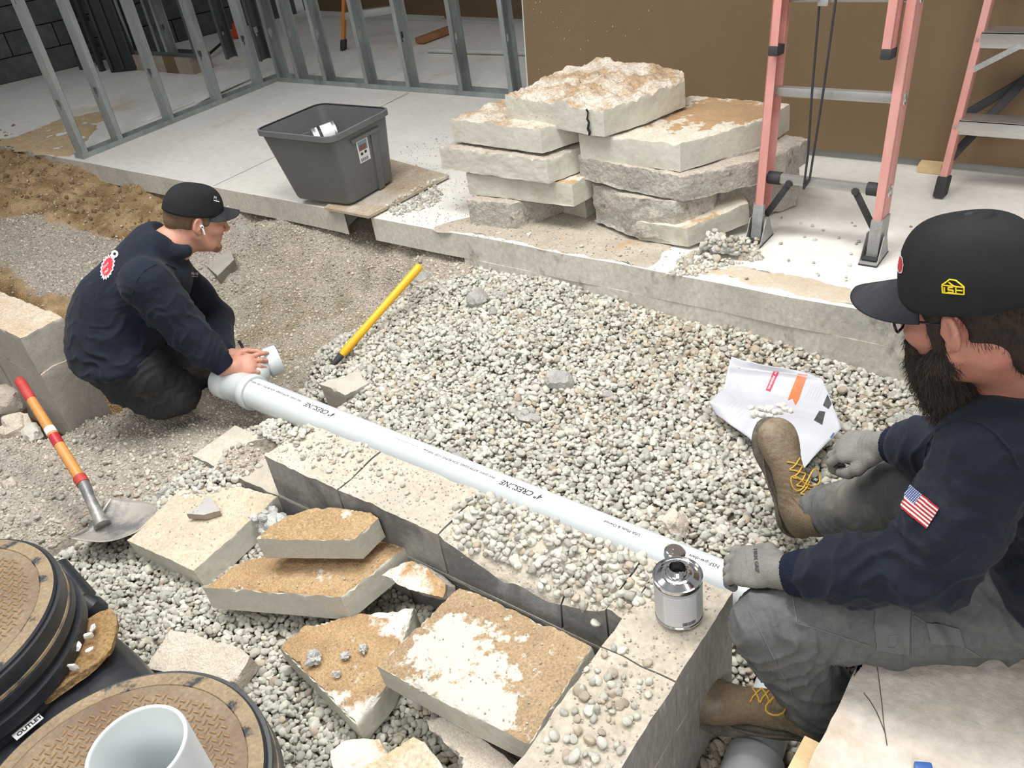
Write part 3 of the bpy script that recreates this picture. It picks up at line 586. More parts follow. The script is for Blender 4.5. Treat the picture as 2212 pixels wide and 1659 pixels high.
# ------------------------------------------------------------------ ladders
ALU = mat('brushed_aluminium', (.55, .54, .52), (.66, .65, .63), 18, .38, .85, fine=.1, stretch=(.2, 1, 1))
ALUW = mat('worn_aluminium', (.42, .42, .42), (.55, .55, .55), 12, .5, .7, fine=.2)
PINK = mat('faded_red_fibreglass', (.66, .29, .26), (.72, .37, .33), 4, .55, bump=.08, bscale=200, stretch=(1, 1, .15), fine=.08)
REDF = mat('inner_red_fibreglass', (.44, .06, .055), (.5, .09, .08), 4, .5)
RUB = mat('black_rubber', (.025, .025, .027), (.04, .04, .042), 12, .7, fine=.1)
STEELF = mat('steel_foot', (.30, .30, .30), (.42, .42, .41), 18, .5, .35, fine=.2)
def ext_ladder():
    LY = 2.905; tl = Vector((.012, .13, 1)).normalized(); base = Vector((-.98, LY, 0))
    t = thing('extension_ladder', 'faded red fibreglass extension ladder with aluminium rungs standing before the brown panels', 'ladder', base)
    X = Vector((1, 0, 0)); Yv = tl.cross(X).normalized(); W2 = .212
    def rail(cx, off, z0, z1, w, d, sgn, mt, mt2, name='rail'):
        mb = MB(); c0 = base+X*cx+Yv*off+tl*z0; c1 = base+X*cx+Yv*off+tl*z1; mid = (c0+c1)/2; L = z1-z0
        mb.obox(mid+X*sgn*(w/2-.0025), X, Yv, tl, .005, d, L, 0, .0012)
        for q in (-1, 1): mb.obox(mid+Yv*q*(d/2-.0025), X, Yv, tl, w, .005, L, 0 if q < 0 else 0, .0012)
        return mb.build(name, [mt, mt2], t)
    for s in (-1, 1):
        r = rail(s*W2, 0, .085, 3.0, .032, .082, s, PINK, REDF)
        # aluminium boot and pivoting steel shoe
        c = base+X*s*W2+tl*.085
        mb = MB(); mb.obox(c-Vector((0, .035, 0)), X, Yv, tl, .038, .022, .13, 0, .002); mb.obox(c+Vector((s*.018, 0, 0)), X, Yv, tl, .004, .09, .13, 0, .001); f = mb.build('rail_boot', [STEELF], t)
        mb = MB(); fc = base+X*s*W2+Vector((0, -.012, .008)); mb.obox(fc, X, (0, 1, 0), (0, 0, 1), .062, .13, .012, 0, .003)
        for q in (-1, 1): mb.prism([fc+Vector((q*.029, -.06, .004)), fc+Vector((q*.029, .055, .004)), fc+Vector((q*.029, .02, .085)), fc+Vector((q*.029, -.01, .085))], (q*.003, 0, 0))
        f = mb.build('shoe', [STEELF], t, smooth=False); fix_normals(f)
        mb = MB(); mb.obox(fc-Vector((0, 0, .0045)), X, (0, 1, 0), (0, 0, 1), .064, .132, .006, 0, .001); mb.build('tread', [RUB], f)
        mb = MB(); mb.obox(fc+Vector((0, -.03, .012)), X, (0, 1, 0), (0, 0, 1), .05, .05, .006, 0, .001); mb.build('pad', [RUB], f)
    rz = [.24, .545, .85, 1.155, 1.46, 1.765, 2.07, 2.375, 2.68]
    for i, z in enumerate(rz):
        mb = MB(); c = base+tl*z; w = W2-.004
        ring = [(.0, -.019), (.012, -.014), (.014, .0), (.012, .014), (0, .019), (-.012, .014), (-.014, 0), (-.012, -.014)]
        v = [c+X*s*w+Yv*a+tl*b for s in (-1, 1) for a, b in ring]; f = [(k, (k+1) % 8, 8+(k+1) % 8, 8+k) for k in range(8)]
        mb.add(v, f); rg = mb.build('rung', [ALU], t, angle=25); fix_normals(rg)
        for s in (-1, 1):
            mb = MB(); p = c+X*s*(W2+.017); mb.lathe([(.0, .004), (.009, .004), (.013, .001), (.021, .003), (.023, 0), (.021, -.003)], p, X*s, 20); mb.build('rivet', [ALU], rg)
        if i == 0:
            for s in (-1, 1):
                mb = MB(); mb.tube([c+X*s*(W2-.012), c+X*s*(W2-.058)], .023, 16); mb.build('rung_collar', [RUB], t)
    # fly section in front
    flz = .70
    for s in (-1, 1):
        rail(s*(W2-.040 if s > 0 else W2-.022), -.066 if s < 0 else -.060, flz, 3.0, .030, .062, s, PINK, REDF, 'fly_rail')
        mb = MB(); c = base+X*s*(W2-.040 if s > 0 else W2-.022)+Yv*(-.066 if s < 0 else -.060)+tl*(flz-.010); mb.obox(c, X, Yv, tl, .034, .066, .034, 0, .006); mb.build('rail_cap', [RUB], t)
    for z in (.87, 1.175, 1.48, 1.785, 2.09, 2.395, 2.7):
        mb = MB(); c = base+tl*z+Yv*-.072; mb.tube([c-X*(W2-.004), c+X*(W2-.045)], .018, 8); mb.build('rung', [ALU], t)
    # braces
    for s in (-1, 1):
        c = base+tl*.24; mb = MB(); a = c+X*s*(.118)+Yv*-.01-tl*.012; b = base+X*s*(W2-.02)+tl*.105; d = (b-a).normalized(); mb.obox((a+b)/2, d, Yv, d.cross(Yv), (b-a).length+.02, .008, .024, 0, .003); br = mb.build('brace', [RUB], t)
        mb = MB(); mb.lathe([(.0, .006), (.012, .006), (.014, 0), (.014, -.006)], a-Yv*.004, -Yv, 14); mb.build('bolt', [RUB], br)
    # rope
    mb = MB(); c0 = base+tl*.24+Yv*-.022; c1 = base+tl*.87+Yv*-.10
    pA = [c0+X*-.06-tl*.022, c0+X*-.058+tl*.1, (c0+c1)/2+X*-.055, c1+X*-.050-tl*.03, c1+X*-.052+tl*.02]
    pB = [c0+X*-.06-tl*.022, c0+X*-.042+tl*.02+Yv*.0, (c0+c1)/2+X*-.018, c1+X*.000-tl*.02, c1+X*.03+tl*.1, c1+X*.06+tl*.35]
    mb.tube(pA, .0042, 8); mb.tube(pB, .0042, 8); mb.tube([c1+X*-.052-tl*.02-Yv*.02, c1+X*-.052+tl*.022-Yv*.02, c1+X*-.052+tl*.022+Yv*.02], .006, 8); mb.tube([c1+X*-.03, c1+X*.0+tl*.02, c1+X*.015+tl*.06], .005, 8)
    mb.build('rope', [RUB], t)
    mb = MB(); mb.obox(c1+X*-.035-tl*.025, X, Yv, tl, .034, .03, .03, 0, .004); mb.build('rope_clamp', [ALU], t)
ext_ladder()
def step_ladder(name, label, foot, back, ux, mrail, steps, W, height=2.2, rear=True, x2dir=1):
    """foot: front-left foot; ux: unit vector along steps; back: unit horizontal vector to the rear legs"""
    foot = Vector(foot); ux = Vector(ux).normalized(); bk = Vector(back).normalized(); up = (Vector((0, 0, 1))+bk*.26+ux*.035).normalized(); upr = (Vector((0, 0, 1))+bk*.26-ux*.035).normalized()
    t = thing(name, label, 'ladder', foot); n = ux.cross(up).normalized()
    for s, u, o0 in ((0, up, foot), (1, upr, foot+ux*W)):
        mb = MB(); mb.obox(o0+u*(height/2+.05), ux, n, u, .026, .065, height, 0, .004); mb.build('rail', [mrail], t)
        mb = MB(); mb.obox(o0+u*.04, ux, n, u, .04, .075, .08, 0, .006); mb.build('foot', [RUB], t)
    for h in steps:
        mb = MB(); a = foot+up*h; b = foot+ux*W+upr*h; c = (a+b)/2; mb.obox(c, ux, bk, (0, 0, 1), (b-a).length-.02, .085, .006, 0, .001); mb.obox(c-bk*.04-Vector((0, 0, .025)), ux, bk, (0, 0, 1), (b-a).length-.02, .005, .055, 0, .001); st = mb.build('step', [ALU], t)
        for s, q in ((0, a), (1, b)): mb = MB(); mb.lathe([(0, .003), (.005, .003), (.006, 0)], q-bk*.046-Vector((0, 0, .02)), -bk, 10); mb.build('rivet', [ALUW], st)
    rf = foot+bk*1.05
    for s in (0, 1):
        o0 = rf+ux*(W*s); top = foot+ux*(W*(.5+(s-.5)*.75))+up*height*1.0; d = (top-o0).normalized(); L = (top-o0).length
        mb = MB(); mb.obox((o0+top)/2, ux, ux.cross(d), d, .024, .045, L, 0, .003); mb.build('rear_rail', [REDF if mrail is PINK else mrail], t)
    for h in (.45, .8, 1.15):
        u = h/height; mb = MB(); c = rf+ux*W/2+(foot+up*height-rf)*u; mb.obox(c, ux, bk, (0, 0, 1), W*.9, .03, .03, 0, .003); mb.build('rear_bar', [ALU], t)
    return t, foot, ux, bk, up, rf
f0 = at(2030, 424, 0)
T, f0, ux, bk, up, rf = step_ladder('step_ladder', 'faded red step ladder with aluminium steps cut by the right edge of the picture', f0, (.05, 1, 0), (1, .0, 0), PINK, (.30, .605, .91, 1.21, 1.52), .52)
for i, (h0, h1, w) in enumerate(((.30, .62, .20),)):
    a = f0+up*.47; b = f0+ux*w+up*.60; mb = MB(); d = (b-a).normalized(); mb.obox((a+b)/2-bk*.03, d, bk, d.cross(bk), (b-a).length, .004, .02); mb.build('brace', [ALUW], T)
for a, b in ((f0+up*.14+bk*.02, f0+ux*.17+up*.42+bk*.2), (f0+up*.28+bk*.1, f0+ux*.24+up*.45+bk*.25)):
    mb = MB(); d = (b-a).normalized(); mb.obox((a+b)/2, d, bk, d.cross(bk), (b-a).length, .018, .032, 0, .006); mb.build('spreader', [RUB], T)
ORG = mat('orange_fibreglass', (.62, .20, .03), (.70, .26, .05), 5, .5)
f1 = at(742, 108, 0); f2 = at(866, 92, 0)
step_ladder('step_ladder', 'orange fibreglass step ladder standing behind the stud partition', f1, (.25, 1, 0), (f2-f1), ORG, (.28, .58, .88), (f2-f1).length, 1.9)
# ------------------------------------------------------------------ board and tote
BRD = mat('thin_plywood', (.42, .33, .23), (.50, .42, .33), 5, .85, bump=.3, bscale=80, fine=.25, c3=(.56, .52, .46), scale3=4)
P = [at(700, 448, .022), at(795, 467, .022), at(970, 378, .022), at(830, 340, .022)]
mb = MB(); mb.prism(P, (0, 0, -.012)); o = mb.build('plywood_board', [BRD], origin=sum(P, Vector())/4, smooth=False); fix_normals(o); reg(o, 'dusty thin plywood board bridging the broken slab edge under the grey tote', 'board')
def tote():
    zb, zr = .024, .385
    nb = [Vector((-3.052, 2.548, zb)), Vector((-3.062, 2.87, zb)), Vector((-3.41, 2.85, zb)), Vector((-3.41, 2.515, zb))]
    nr = [Vector((-2.985, 2.470, zr)), Vector((-3.00, 2.868, zr)), Vector((-3.455, 2.850, zr)), Vector((-3.475, 2.452, zr))]
    t = thing('storage_tote', 'open grey plastic storage tote on the plywood board at the slab edge', 'tote', (-3.23, 2.69, zb))
    G = mat('grey_tote_plastic', (.125, .13, .135), (.145, .15, .155), 3, .42, bump=.02, fine=.04)
    def rr(c4, r, n=6):
        out = []; c = sum(c4, Vector())/4
        for i in range(4):
            p, a, b = c4[i], c4[i-1], c4[(i+1) % 4]; da = (a-p).normalized(); db = (b-p).normalized(); s, e = p+da*r, p+db*r
            for k in range(n+1): u = k/n; out.append(s*(1-u)**2+p*2*u*(1-u)+e*u*u)
        return out
    def lerp4(u, gr=0): return [nb[i].lerp(nr[i], u)+((nb[i].lerp(nr[i], u)-(sum(nb, Vector())/4).lerp(sum(nr, Vector())/4, u)).normalized()*gr if gr else Vector()) for i in range(4)]
    rings = [rr(lerp4(.02, -.018), .04), rr(lerp4(0.03, -.004), .045), rr(lerp4(.06), .045), rr(lerp4(.5), .05), rr(lerp4(.93), .055), rr(lerp4(1), .055)]
    inner = [rr(lerp4(1, -.004), .052), rr(lerp4(.5, -.005), .047), rr(lerp4(.06, -.006), .042)]
    R = rings+inner; n = len(rings[0]); V = [q for r in R for q in r]; F = [tuple(range(n))]
    for i in range(len(R)-1):
        for k in range(n): a, b = i*n+k, i*n+(k+1) % n; F.append((a, b, b+n, a+n))
    F.append(tuple(range((len(R)-1)*n, len(R)*n)))
    o = mk('bin', V, F, [G], t, None, True, None, 50); fix_normals(o)
    up = Vector((0, 0, 1)); A = rr(lerp4(1.0, .001), .055); B = rr(lerp4(1.0, .016), .065)
    V = [q+up*.006 for q in A]+[q+up*.005 for q in B]+[q-up*.017 for q in B]+[q-up*.017 for q in [p*1 for p in B]]; V = [q+up*.007 for q in A]+[q+up*.006 for q in B]+[q-up*.018 for q in B]+[q-up*.018+(a-q)*.25 for q, a in zip(B, A)]
    F = [(i*n+k, i*n+(k+1) % n, (i+1)*n+(k+1) % n, (i+1)*n+k) for i in range(3) for k in range(n)]
    rim = mk('rim', V, F, [G], t, None, True, None, 50); fix_normals(rim)
    # handle recess and pressed panel on the +x side
    def side(u, v, off=.0): # u along y (0..1), v up (0..1)
        b0, b1, r0, r1 = nb[0], nb[1], nr[0], nr[1]; p = b0.lerp(b1, u).lerp(r0.lerp(r1, u), v); nn_ = (b1-b0).cross(r0-b0).normalized()
        if nn_.x < 0: nn_ = -nn_
        return p+nn_*off
    def patch(name, u0, u1, v0, v1, off, th, mt, par):
        c = [side(u0, v0, off), side(u1, v0, off), side(u1, v1, off), side(u0, v1, off)]; nn_ = (side(.5, .5, 1)-side(.5, .5, 0)).normalized()
        mb = MB(); mb.prism(c, nn_*th); q = mb.build(name, [mt], par, smooth=False); return fix_normals(q)
    patch('rib', .62, .74, .02, .82, -.001, .007, G, t); patch('handle_lip', .28, .78, .82, .86, 0, .012, G, t)
    lab = patch('label', .36, .56, .50, .80, .0012, .001, mat('white_label', (.78, .78, .78), rough=.5), t)
    patch('label_print', .38, .54, .66, .785, .0024, .0003, mat('label_sky', (.22, .34, .42), rough=.5), lab); patch('label_print', .39, .52, .665, .74, .0028, .0003, mat('label_brown', (.20, .10, .09), rough=.5), lab)
    patch('label_print', .40, .44, .60, .635, .0026, .0003, INK, lab); patch('label_print', .47, .51, .61, .645, .0026, .0003, INK, lab)
    for k in range(4): patch('label_print', .385+.035*k, .41+.035*k, .515, .56, .0026, .0003, GREYINK, lab)
    # things inside
    c = Vector((-3.33, 2.66, .285)); ax = Vector((.55, .8, .12)).normalized()
    cn = thing('paint_can', 'silver can lying inside the grey tote', 'can', c); mb = MB(); mb.lathe([(0, 0), (.048, 0), (.052, .004), (.052, .012), (.049, .014), (.049, .105), (.052, .107), (.052, .115), (.046, .116), (.044, .112), (0, .112)], c, ax, 32); mb.build('can_body', [ALU], cn)
    mb = MB(); mb.lathe([(.0497, .02), (.0497, .1)], c, ax, 32); mb.build('label', [mat('can_label_white', (.72, .72, .74), rough=.4)], cn)
    mb = MB(); mb.lathe([(.05, .03), (.05, .045)], c, ax, 32); mb.build('label_stripe', [INK], cn)
    c = Vector((-3.36, 2.60, .30)); mb = MB(); mb.obox(c, (.5, .8, .1), (-.8, .5, 0), (0, -.3, 1), .12, .012, .05, 0, .002); o = mb.build('folded_sheet', [G], origin=c); reg(o, 'grey folded plastic piece inside the tote, left side', 'sheet')
tote()
# ------------------------------------------------------------------ broken slabs in the foreground
def pz(pts): return [at(x, y, z) for x, y, z in pts]
MT = [DIRTTOP, CUT, BROKEN]; MP = [DIRTPALE, CUT, BROKEN]; MW = [WHITETOP, CUT, BROKEN]
slab('broken_slab', 'pale tan broken slab beside the shovel blade with a grey shard on top', pz([(402, 1045, -.20), (477, 1040, -.19), (600, 1072, -.165), (418, 1233, -.215), (275, 1167, -.225)]), .085, MP, 'broken slabs below the block wall', seed=21, top_rough=.003, side_rough=.0015, edge=.003, res=.016)
slab('broken_slab', 'long ochre-topped broken slab carrying the smaller slab', pz([(436, 1268, -.175), (520, 1214, -.17), (640, 1180, -.165), (800, 1155, -.150), (899, 1170, -.13), (845, 1204, -.13), (736, 1291, -.135)]), .082, MT, 'broken slabs below the block wall', seed=22, side_rough=.0015, edge=.008, res=.016, top_rough=.0045)
slab('broken_slab', 'small ochre-topped slab lying on top of the long broken slab', pz([(553, 1165, -.045), (574, 1142, -.045), (622, 1110, -.04), (665, 1099, -.04), (744, 1097, -.03), (800, 1106, -.03), (817, 1118, -.03), (768, 1166, -.035)]), .074, [mat('ochre_rough_top', (.48, .33, .18), (.38, .25, .125), 11, .95, bump=.9, bscale=80, fine=.4, c3=(.80, .72, .58), scale3=9, t3=(.57, .62)), CUT, BROKEN], 'broken slabs below the block wall', seed=23, side_rough=.0015, edge=.005, res=.013, top_rough=.005)
slab('broken_slab', 'ochre-topped slab with four grey lumps on it, left of the biggest slab', pz([(603, 1398, -.215), (657, 1352, -.205), (740, 1330, -.20), (895, 1312, -.19), (860, 1420, -.195), (830, 1490, -.20), (769, 1566, -.215)]), .080, MT, 'broken slabs below the block wall', seed=24, side_rough=.003, edge=.010, res=.016, top_rough=.0045)
slab('broken_slab', 'biggest broken slab, brown and white crusted, against the gravel-topped wall', pz([(813, 1438, -.115), (992, 1268, -.10), (1042, 1286, -.095), (1142, 1331, -.085), (1278, 1397, -.065), (1143, 1606, -.085), (1010, 1545, -.095)]), .078, [mat('crusted_top', (.46, .33, .20), (.36, .25, .145), 12, .95, bump=.8, bscale=90, fine=.35, c3=(.64, .60, .53), scale3=26, t3=(.64, .70), spots=((-.02, -.06, .08, .20, .27), (.10, -.16, .08, .15, .27), (-.12, .0, .08, .10, .2))), CUT, BROKEN], 'broken slabs below the block wall', seed=25, side_rough=.003, edge=.006, res=.016, top_rough=.005, crust=1.0)
slab('broken_slab', 'speckled pinkish concrete piece in the pebbles above the round lid', pz([(312, 1440, -.24), (367, 1358, -.225), (450, 1378, -.225), (523, 1401, -.23), (543, 1418, -.235), (507, 1470, -.245), (420, 1470, -.25)]), .06, [PINKTOP, PINKTOP, BROKEN], seed=26, side_rough=.006, edge=.006, res=.015, top_rough=.005)
slab('broken_slab', 'white crusted flat fragment at the bottom edge, left of the tan-topped piece', pz([(712, 1620, -.26), (747, 1598, -.255), (820, 1597, -.255), (835, 1625, -.26), (850, 1700, -.27), (730, 1710, -.27)]), .035, MW, seed=27, side_rough=.005, edge=.004, res=.014, top_rough=.004)
slab('broken_slab', 'tan and white topped slab cut by the bottom edge of the picture', pz([(770, 1664, -.205), (893, 1590, -.20), (916, 1604, -.20), (965, 1662, -.21), (1010, 1760, -.22), (800, 1790, -.23)]), .075, [mat('tan_white_top', (.60, .43, .25), (.80, .72, .60), 8, .95, bump=.8, bscale=80, fine=.3), CUT, BROKEN], seed=28, side_rough=.004, edge=.006, res=.014, top_rough=.004)
slab('broken_slab', 'jagged slab half hidden underneath the biggest broken slab', pz([(915, 1552, -.20), (1000, 1555, -.18), (1129, 1668, -.18), (1130, 1740, -.2), (1040, 1720, -.215), (985, 1632, -.215)]), .06, [PINKTOP, BROKEN, BROKEN], seed=29, side_rough=.007, edge=.01, res=.014, top_rough=.006)
# wedge-shaped small chunk
slab('concrete_chunk', 'angular grey-white concrete chunk wedged between the long slab and the biggest slab', pz([(826, 1243, -.115), (850, 1222, -.10), (888, 1210, -.085), (925, 1226, -.09), (960, 1262, -.10), (955, 1290, -.12), (880, 1275, -.13)]), .085, [WHITETOP, mat('chunk_side', (.50, .47, .41), (.40, .375, .33), 10, .9, bump=.5, bscale=60, fine=.2), BROKEN], cat='concrete chunk', seed=31, side_rough=.009, edge=.006, res=.012, top_rough=.006, taper=.35)
slab('stone_shard', 'small flat grey shard lying on the pale tan slab', pz([(403, 1110, -.176), (452, 1070, -.176), (475, 1103, -.174), (440, 1112, -.176)]), .02, [mat('shard_grey', (.40, .385, .37), (.46, .44, .42), 9, .8, bump=.2), mat('shard_side', (.30, .25, .21), (.36, .30, .26), 12, .9), BROKEN], cat='stone shard', seed=32, side_rough=.002, res=.012, top_rough=.001)
# crumbly grey lumps
LUMP = mat('crumbly_grey', (.50, .50, .48), (.66, .66, .63), 30, .95, bump=.9, bscale=120, fine=.3)
for i, (x, y, z, s, lb) in enumerate([(678, 1421, -.200, .017, 'crumbly grey lump, largest on the ochre slab'), (747, 1417, -.197, .010, 'crumbly grey lump near the middle of the ochre slab'), (785, 1402, -.194, .010, 'round grey lump to the right on the ochre slab'), (726, 1456, -.201, .008, 'small grey lump nearest the front of the ochre slab')]):
    p = at(x, y, z+.004); stone('concrete_lump', lb, p, (s, s*.9, s*.7), 3+i, LUMP, rough=.9, cat='lump')
def crumb(name, lb, x, y, z, w, h, seed, cat='concrete lump', mt=None, d=None, n=14):
    """cluster of cemented pebbles"""
    c = at(x, y, z); vs = MB(); rnd = random.Random(seed)
    bm = bmesh.new(); bmesh.ops.create_icosphere(bm, subdivisions=2, radius=1); base = [v.co.copy() for v in bm.verts]; fc = [[q.index for q in f.verts] for f in bm.faces]; bm.free()
    for i in range(n):
        o = Vector((rnd.uniform(-1, 1)*w, rnd.uniform(-1, 1)*w*.6, rnd.uniform(-.4, .7)*h)); s = rnd.uniform(.010, .017)
        vs.add([c+o+Vector((p.x*s*1.3, p.y*s, p.z*s*.85))*(1+.3*nrm(p, 2, i)) for p in base], fc)
    core = Vector((w*.9, w*.6, h*.6)); vs.add([c+Vector((p.x*core.x, p.y*core.y, p.z*core.z))*(1+.3*nrm(p, 2, seed)) for p in base], fc)
    o = vs.build(name, [mt or LUMP], origin=(c.x, c.y, c.z-h)); reg(o, lb, cat)
crumb('concrete_lump', 'crumbly lump of cemented pebbles at the foot of the stone stack by the ladder', 1562, 533, .035, .062, .028, 41, n=22)
crumb('concrete_lump', 'crumbly lump of cemented pebbles between the tan slab and the small ochre slab', 590, 1130, -.20, .06, .05, 42, n=22)
crumb('concrete_lump', 'ragged grey lump in the middle of the pebble bed', 1135, 896, -.185, .05, .016, 43, mt=GRANITE, n=12)
crumb('concrete_lump', 'small ragged grey lump at the right of the pebble bed middle', 1320, 857, -.18, .02, .012, 44, mt=GRANITE, n=6)
crumb('concrete_lump', 'grey crumbly lump just above the white pipe', 985, 985, -.225, .028, .015, 45, mt=GRANITE, n=8)
crumb('concrete_lump', 'ragged grey lump at the foot of the slab edge right of centre', 1640, 700, -.165, .045, .02, 46, mt=GRANITE, n=12)
crumb('concrete_lump', 'ragged grey lump by the beard of the man on the right', 1985, 905, -.235, .05, .02, 47, mt=GRANITE, n=12)
for i, (x, y, z, sx, sy, sz, lb, m_) in enumerate([
 (1032, 648, -.115, .045, .04, .03, 'grey angular rock in the upper pebble bed below the slab edge', GRANITE), (1078, 640, -.12, .035, .02, .015, 'flat brownish rock right of the grey angular rock', GRANITE), (1066, 672, -.125, .022, .016, .012, 'small square rock below the grey angular rock', GRANITE),
 (1207, 822, -.165, .046, .036, .028, 'grey angular rock in the centre of the pebble bed', GRANITE), (1460, 1132, -.235, .04, .036, .028, 'tan angular rock between the pipe and the raised boot', PINKTOP),
 (790, 903, -.265, .03, .022, .024, 'small grey rock against the white pipe', GRANITE), (460, 495, -.21, .03, .02, .03, 'pale pointed rock behind the kneeling man under the slab edge', CUT), (522, 496, -.205, .032, .02, .018, 'grey flat rock beside the pale pointed rock', GRANITE),
 (20, 860, -.33, .07, .06, .07, 'tan rock at the left edge behind the shovel handle', PINKTOP), (35, 920, -.33, .06, .05, .04, 'rough tan boulder at the left edge', PINKTOP), (70, 935, -.34, .05, .035, .03, 'pointed grey stone beside the shovel handle', CUT),
 (370, 1070, -.32, .05, .035, .02, 'flat grey rock above the pale tan slab', GRANITE), (22, 1050, -.34, .03, .03, .02, 'small brown rock at the left edge', PINKTOP), (985, 1120, -.045, .05, .03, .03, 'brown rock sunk in the broken wall top', mat('brown_rock', (.27, .21, .16), (.36, .30, .24), 14, .95, bump=.6)),
 (905, 603, -.18, .06, .035, .025, 'grey flat rock under the upper end of the yellow handle', GRANITE), (495, 1180, -.26, .03, .022, .02, 'light grey rock at the right side of the pale tan slab', LUMP)]):
    p = at(x, y, z); stone('rock', lb, p, (sx, sy, sz), 60+i, m_, cat='rock', rough=.32)
# grey chunk lying in the hole's left slope and the broken pier at the hole's edge
slab('concrete_chunk', 'dark grey concrete offcut lying on the slope beside the kneeling man', pz([(447, 575, -.225), (455, 567, -.215), (498, 538, -.205), (506, 560, -.22), (470, 596, -.245)]), .055, [mat('offcut_top', (.33, .30, .26), (.40, .37, .32), 9, .9), mat('offcut_dark', (.19, .17, .14), (.24, .22, .185), 9, .9), BROKEN], cat='concrete chunk', seed=33, side_rough=.003, res=.018, top_rough=.002)
slab('concrete_chunk', 'upright broken concrete pier at the hole edge just beyond the white pipe', pz([(690, 828, -.20), (735, 812, -.19), (775, 800, -.2), (795, 828, -.215), (745, 852, -.215)]), .19, [mat('pier_top', (.45, .41, .35), (.52, .48, .42), 12, .95, bump=.6), mat('pier_side', (.44, .41, .36), (.50, .47, .42), 7, .9, bump=.3, fine=.12), BROKEN], cat='concrete chunk', seed=34, side_rough=.007, res=.016, top_rough=.005, edge=.008, taper=.25)
# ------------------------------------------------------------------ stone stack on the slab
def qs(name, lb, fl, fr, bl, br, y_f, th, seed, mats, grp, dz=0, **k):
    pass
GR = 'salvaged slabs stacked on the concrete floor'
MC = [mat('cut_top', (.60, .53, .43), (.66, .60, .51), 6, .9, bump=.3, fine=.15, c3=(.44, .28, .14), scale3=6, t3=(.54, .60)), CUT, BROKEN]
MD = [mat('mud_crust_top', (.42, .30, .185), (.64, .575, .49), 8, .95, bump=.9, bscale=70, fine=.35, lo=.42, hi=.58), CUT, BROKEN]
MG = [mat('grey_rough_top', (.42, .37, .31), (.52, .46, .39), 10, .95, bump=.8, fine=.25), mat('grey_rough_side', (.36, .34, .31), (.50, .46, .39), 7, .95, bump=.7, bscale=60, fine=.25, c3=(.16, .145, .135), scale3=8, t3=(.58, .66)), BROKEN]
def box_slab(lb, c4, zt, th, mats, seed, **k):
    pts = [Vector((x, y, zt+(dz[0] if dz else 0))) for (x, y, *dz) in c4]
    return slab('stacked_slab', lb, pts, th, mats, GR, cat='stacked slab', seed=seed, **k)
def F(px_, py_, Y): p = aty(px_, py_, Y); return p
yf = 2.66
# left column, bottom to top
box_slab('small rough block at the bottom left of the left column', [(-2.39, 2.62), (-2.16, 2.65), (-2.06, 2.86), (-2.33, 2.86)], .118, .116, MG, 51, side_rough=.006, edge=.008)
box_slab('cut block at the bottom right of the left column, set back', [(-2.27, 2.89), (-1.93, 2.84), (-1.90, 3.15), (-2.22, 3.15)], .105, .10, MC, 52)
box_slab('tan slab second from the bottom of the left column', [(-2.41, 2.67), (-1.89, 2.70), (-1.84, 3.02), (-2.3, 3.02)], .218, .097, MC, 53, side_rough=.003, edge=.004)
box_slab('wavy-faced slab in the middle of the left column', [(-2.53, 2.66), (-1.97, 2.66), (-1.90, 2.85), (-1.91, 3.05), (-2.42, 3.05)], .325, .10, MG[:1]+[CUT, BROKEN], 54, side_rough=.004, edge=.010)
box_slab('slab under the left end of the top slab, brown gritty top', [(-2.47, 2.70), (-2.0, 2.68), (-1.90, 2.90), (-1.93, 3.10), (-2.36, 3.12)], .436, .097, MD, 55, side_rough=.002, edge=.003, top_rough=.009)
# right column
box_slab('tilted flat slab at the bottom right of the stack by the ladder', [(-1.62, 2.72, .002), (-1.40, 2.715, .01), (-1.25, 2.93, .04), (-1.38, 3.08, .06), (-1.6, 3.0, .05)], .088, .085, MC, 56, side_rough=.003, edge=.003)
box_slab('rough rock-faced block at the bottom of the right column', [(-1.86, 2.80), (-1.64, 2.72), (-1.45, 2.73), (-1.36, 2.86), (-1.40, 3.08), (-1.80, 3.08)], .185, .165, MG, 57, side_rough=.011, edge=.008, res=.02)
box_slab('small shaded cut block behind the right column gap', [(-2.0, 3.02), (-1.8, 3.02), (-1.78, 3.2), (-2.0, 3.2)], .22, .2, MC, 58)
box_slab('jagged rock block at the right side of the right column', [(-1.49, 2.93), (-1.36, 2.92), (-1.22, 3.10), (-1.30, 3.30), (-1.48, 3.25)], .30, .17, MG, 59, side_rough=.012, edge=.01)
box_slab('lower jagged block at the far right of the right column', [(-1.40, 3.02), (-1.27, 3.05), (-1.17, 3.22), (-1.25, 3.42), (-1.40, 3.38)], .20, .19, [DIRTTOP, BROKEN, BROKEN], 60, side_rough=.012, edge=.01)
box_slab('dark-stained rough-edged slab under the pale slab of the right column', [(-1.90, 2.78, .02), (-1.72, 2.755, .01), (-1.42, 2.74, -.0), (-1.16, 3.05, .0), (-1.14, 3.22, .0), (-1.40, 3.3), (-1.85, 3.25)], .288, .098, MG, 61, side_rough=.006, edge=.010)
box_slab('pale square-cut slab on top of the right column, reddish soil on top', [(-1.885, 2.775), (-1.445, 2.765), (-1.25, 3.10), (-1.235, 3.27), (-1.66, 3.29), (-1.86, 3.0)], .397, .103, [mat('pale_top_red_soil', (.58, .52, .42), (.66, .60, .51), 6, .9, bump=.6, bscale=80, fine=.2, c3=(.40, .26, .14), scale3=14, t3=(.64, .68), spots=((.05, .06, .1, .26, .28), (.16, .12, .1, .18, .25))), CUT, BROKEN], 62, side_rough=.002, edge=.004)
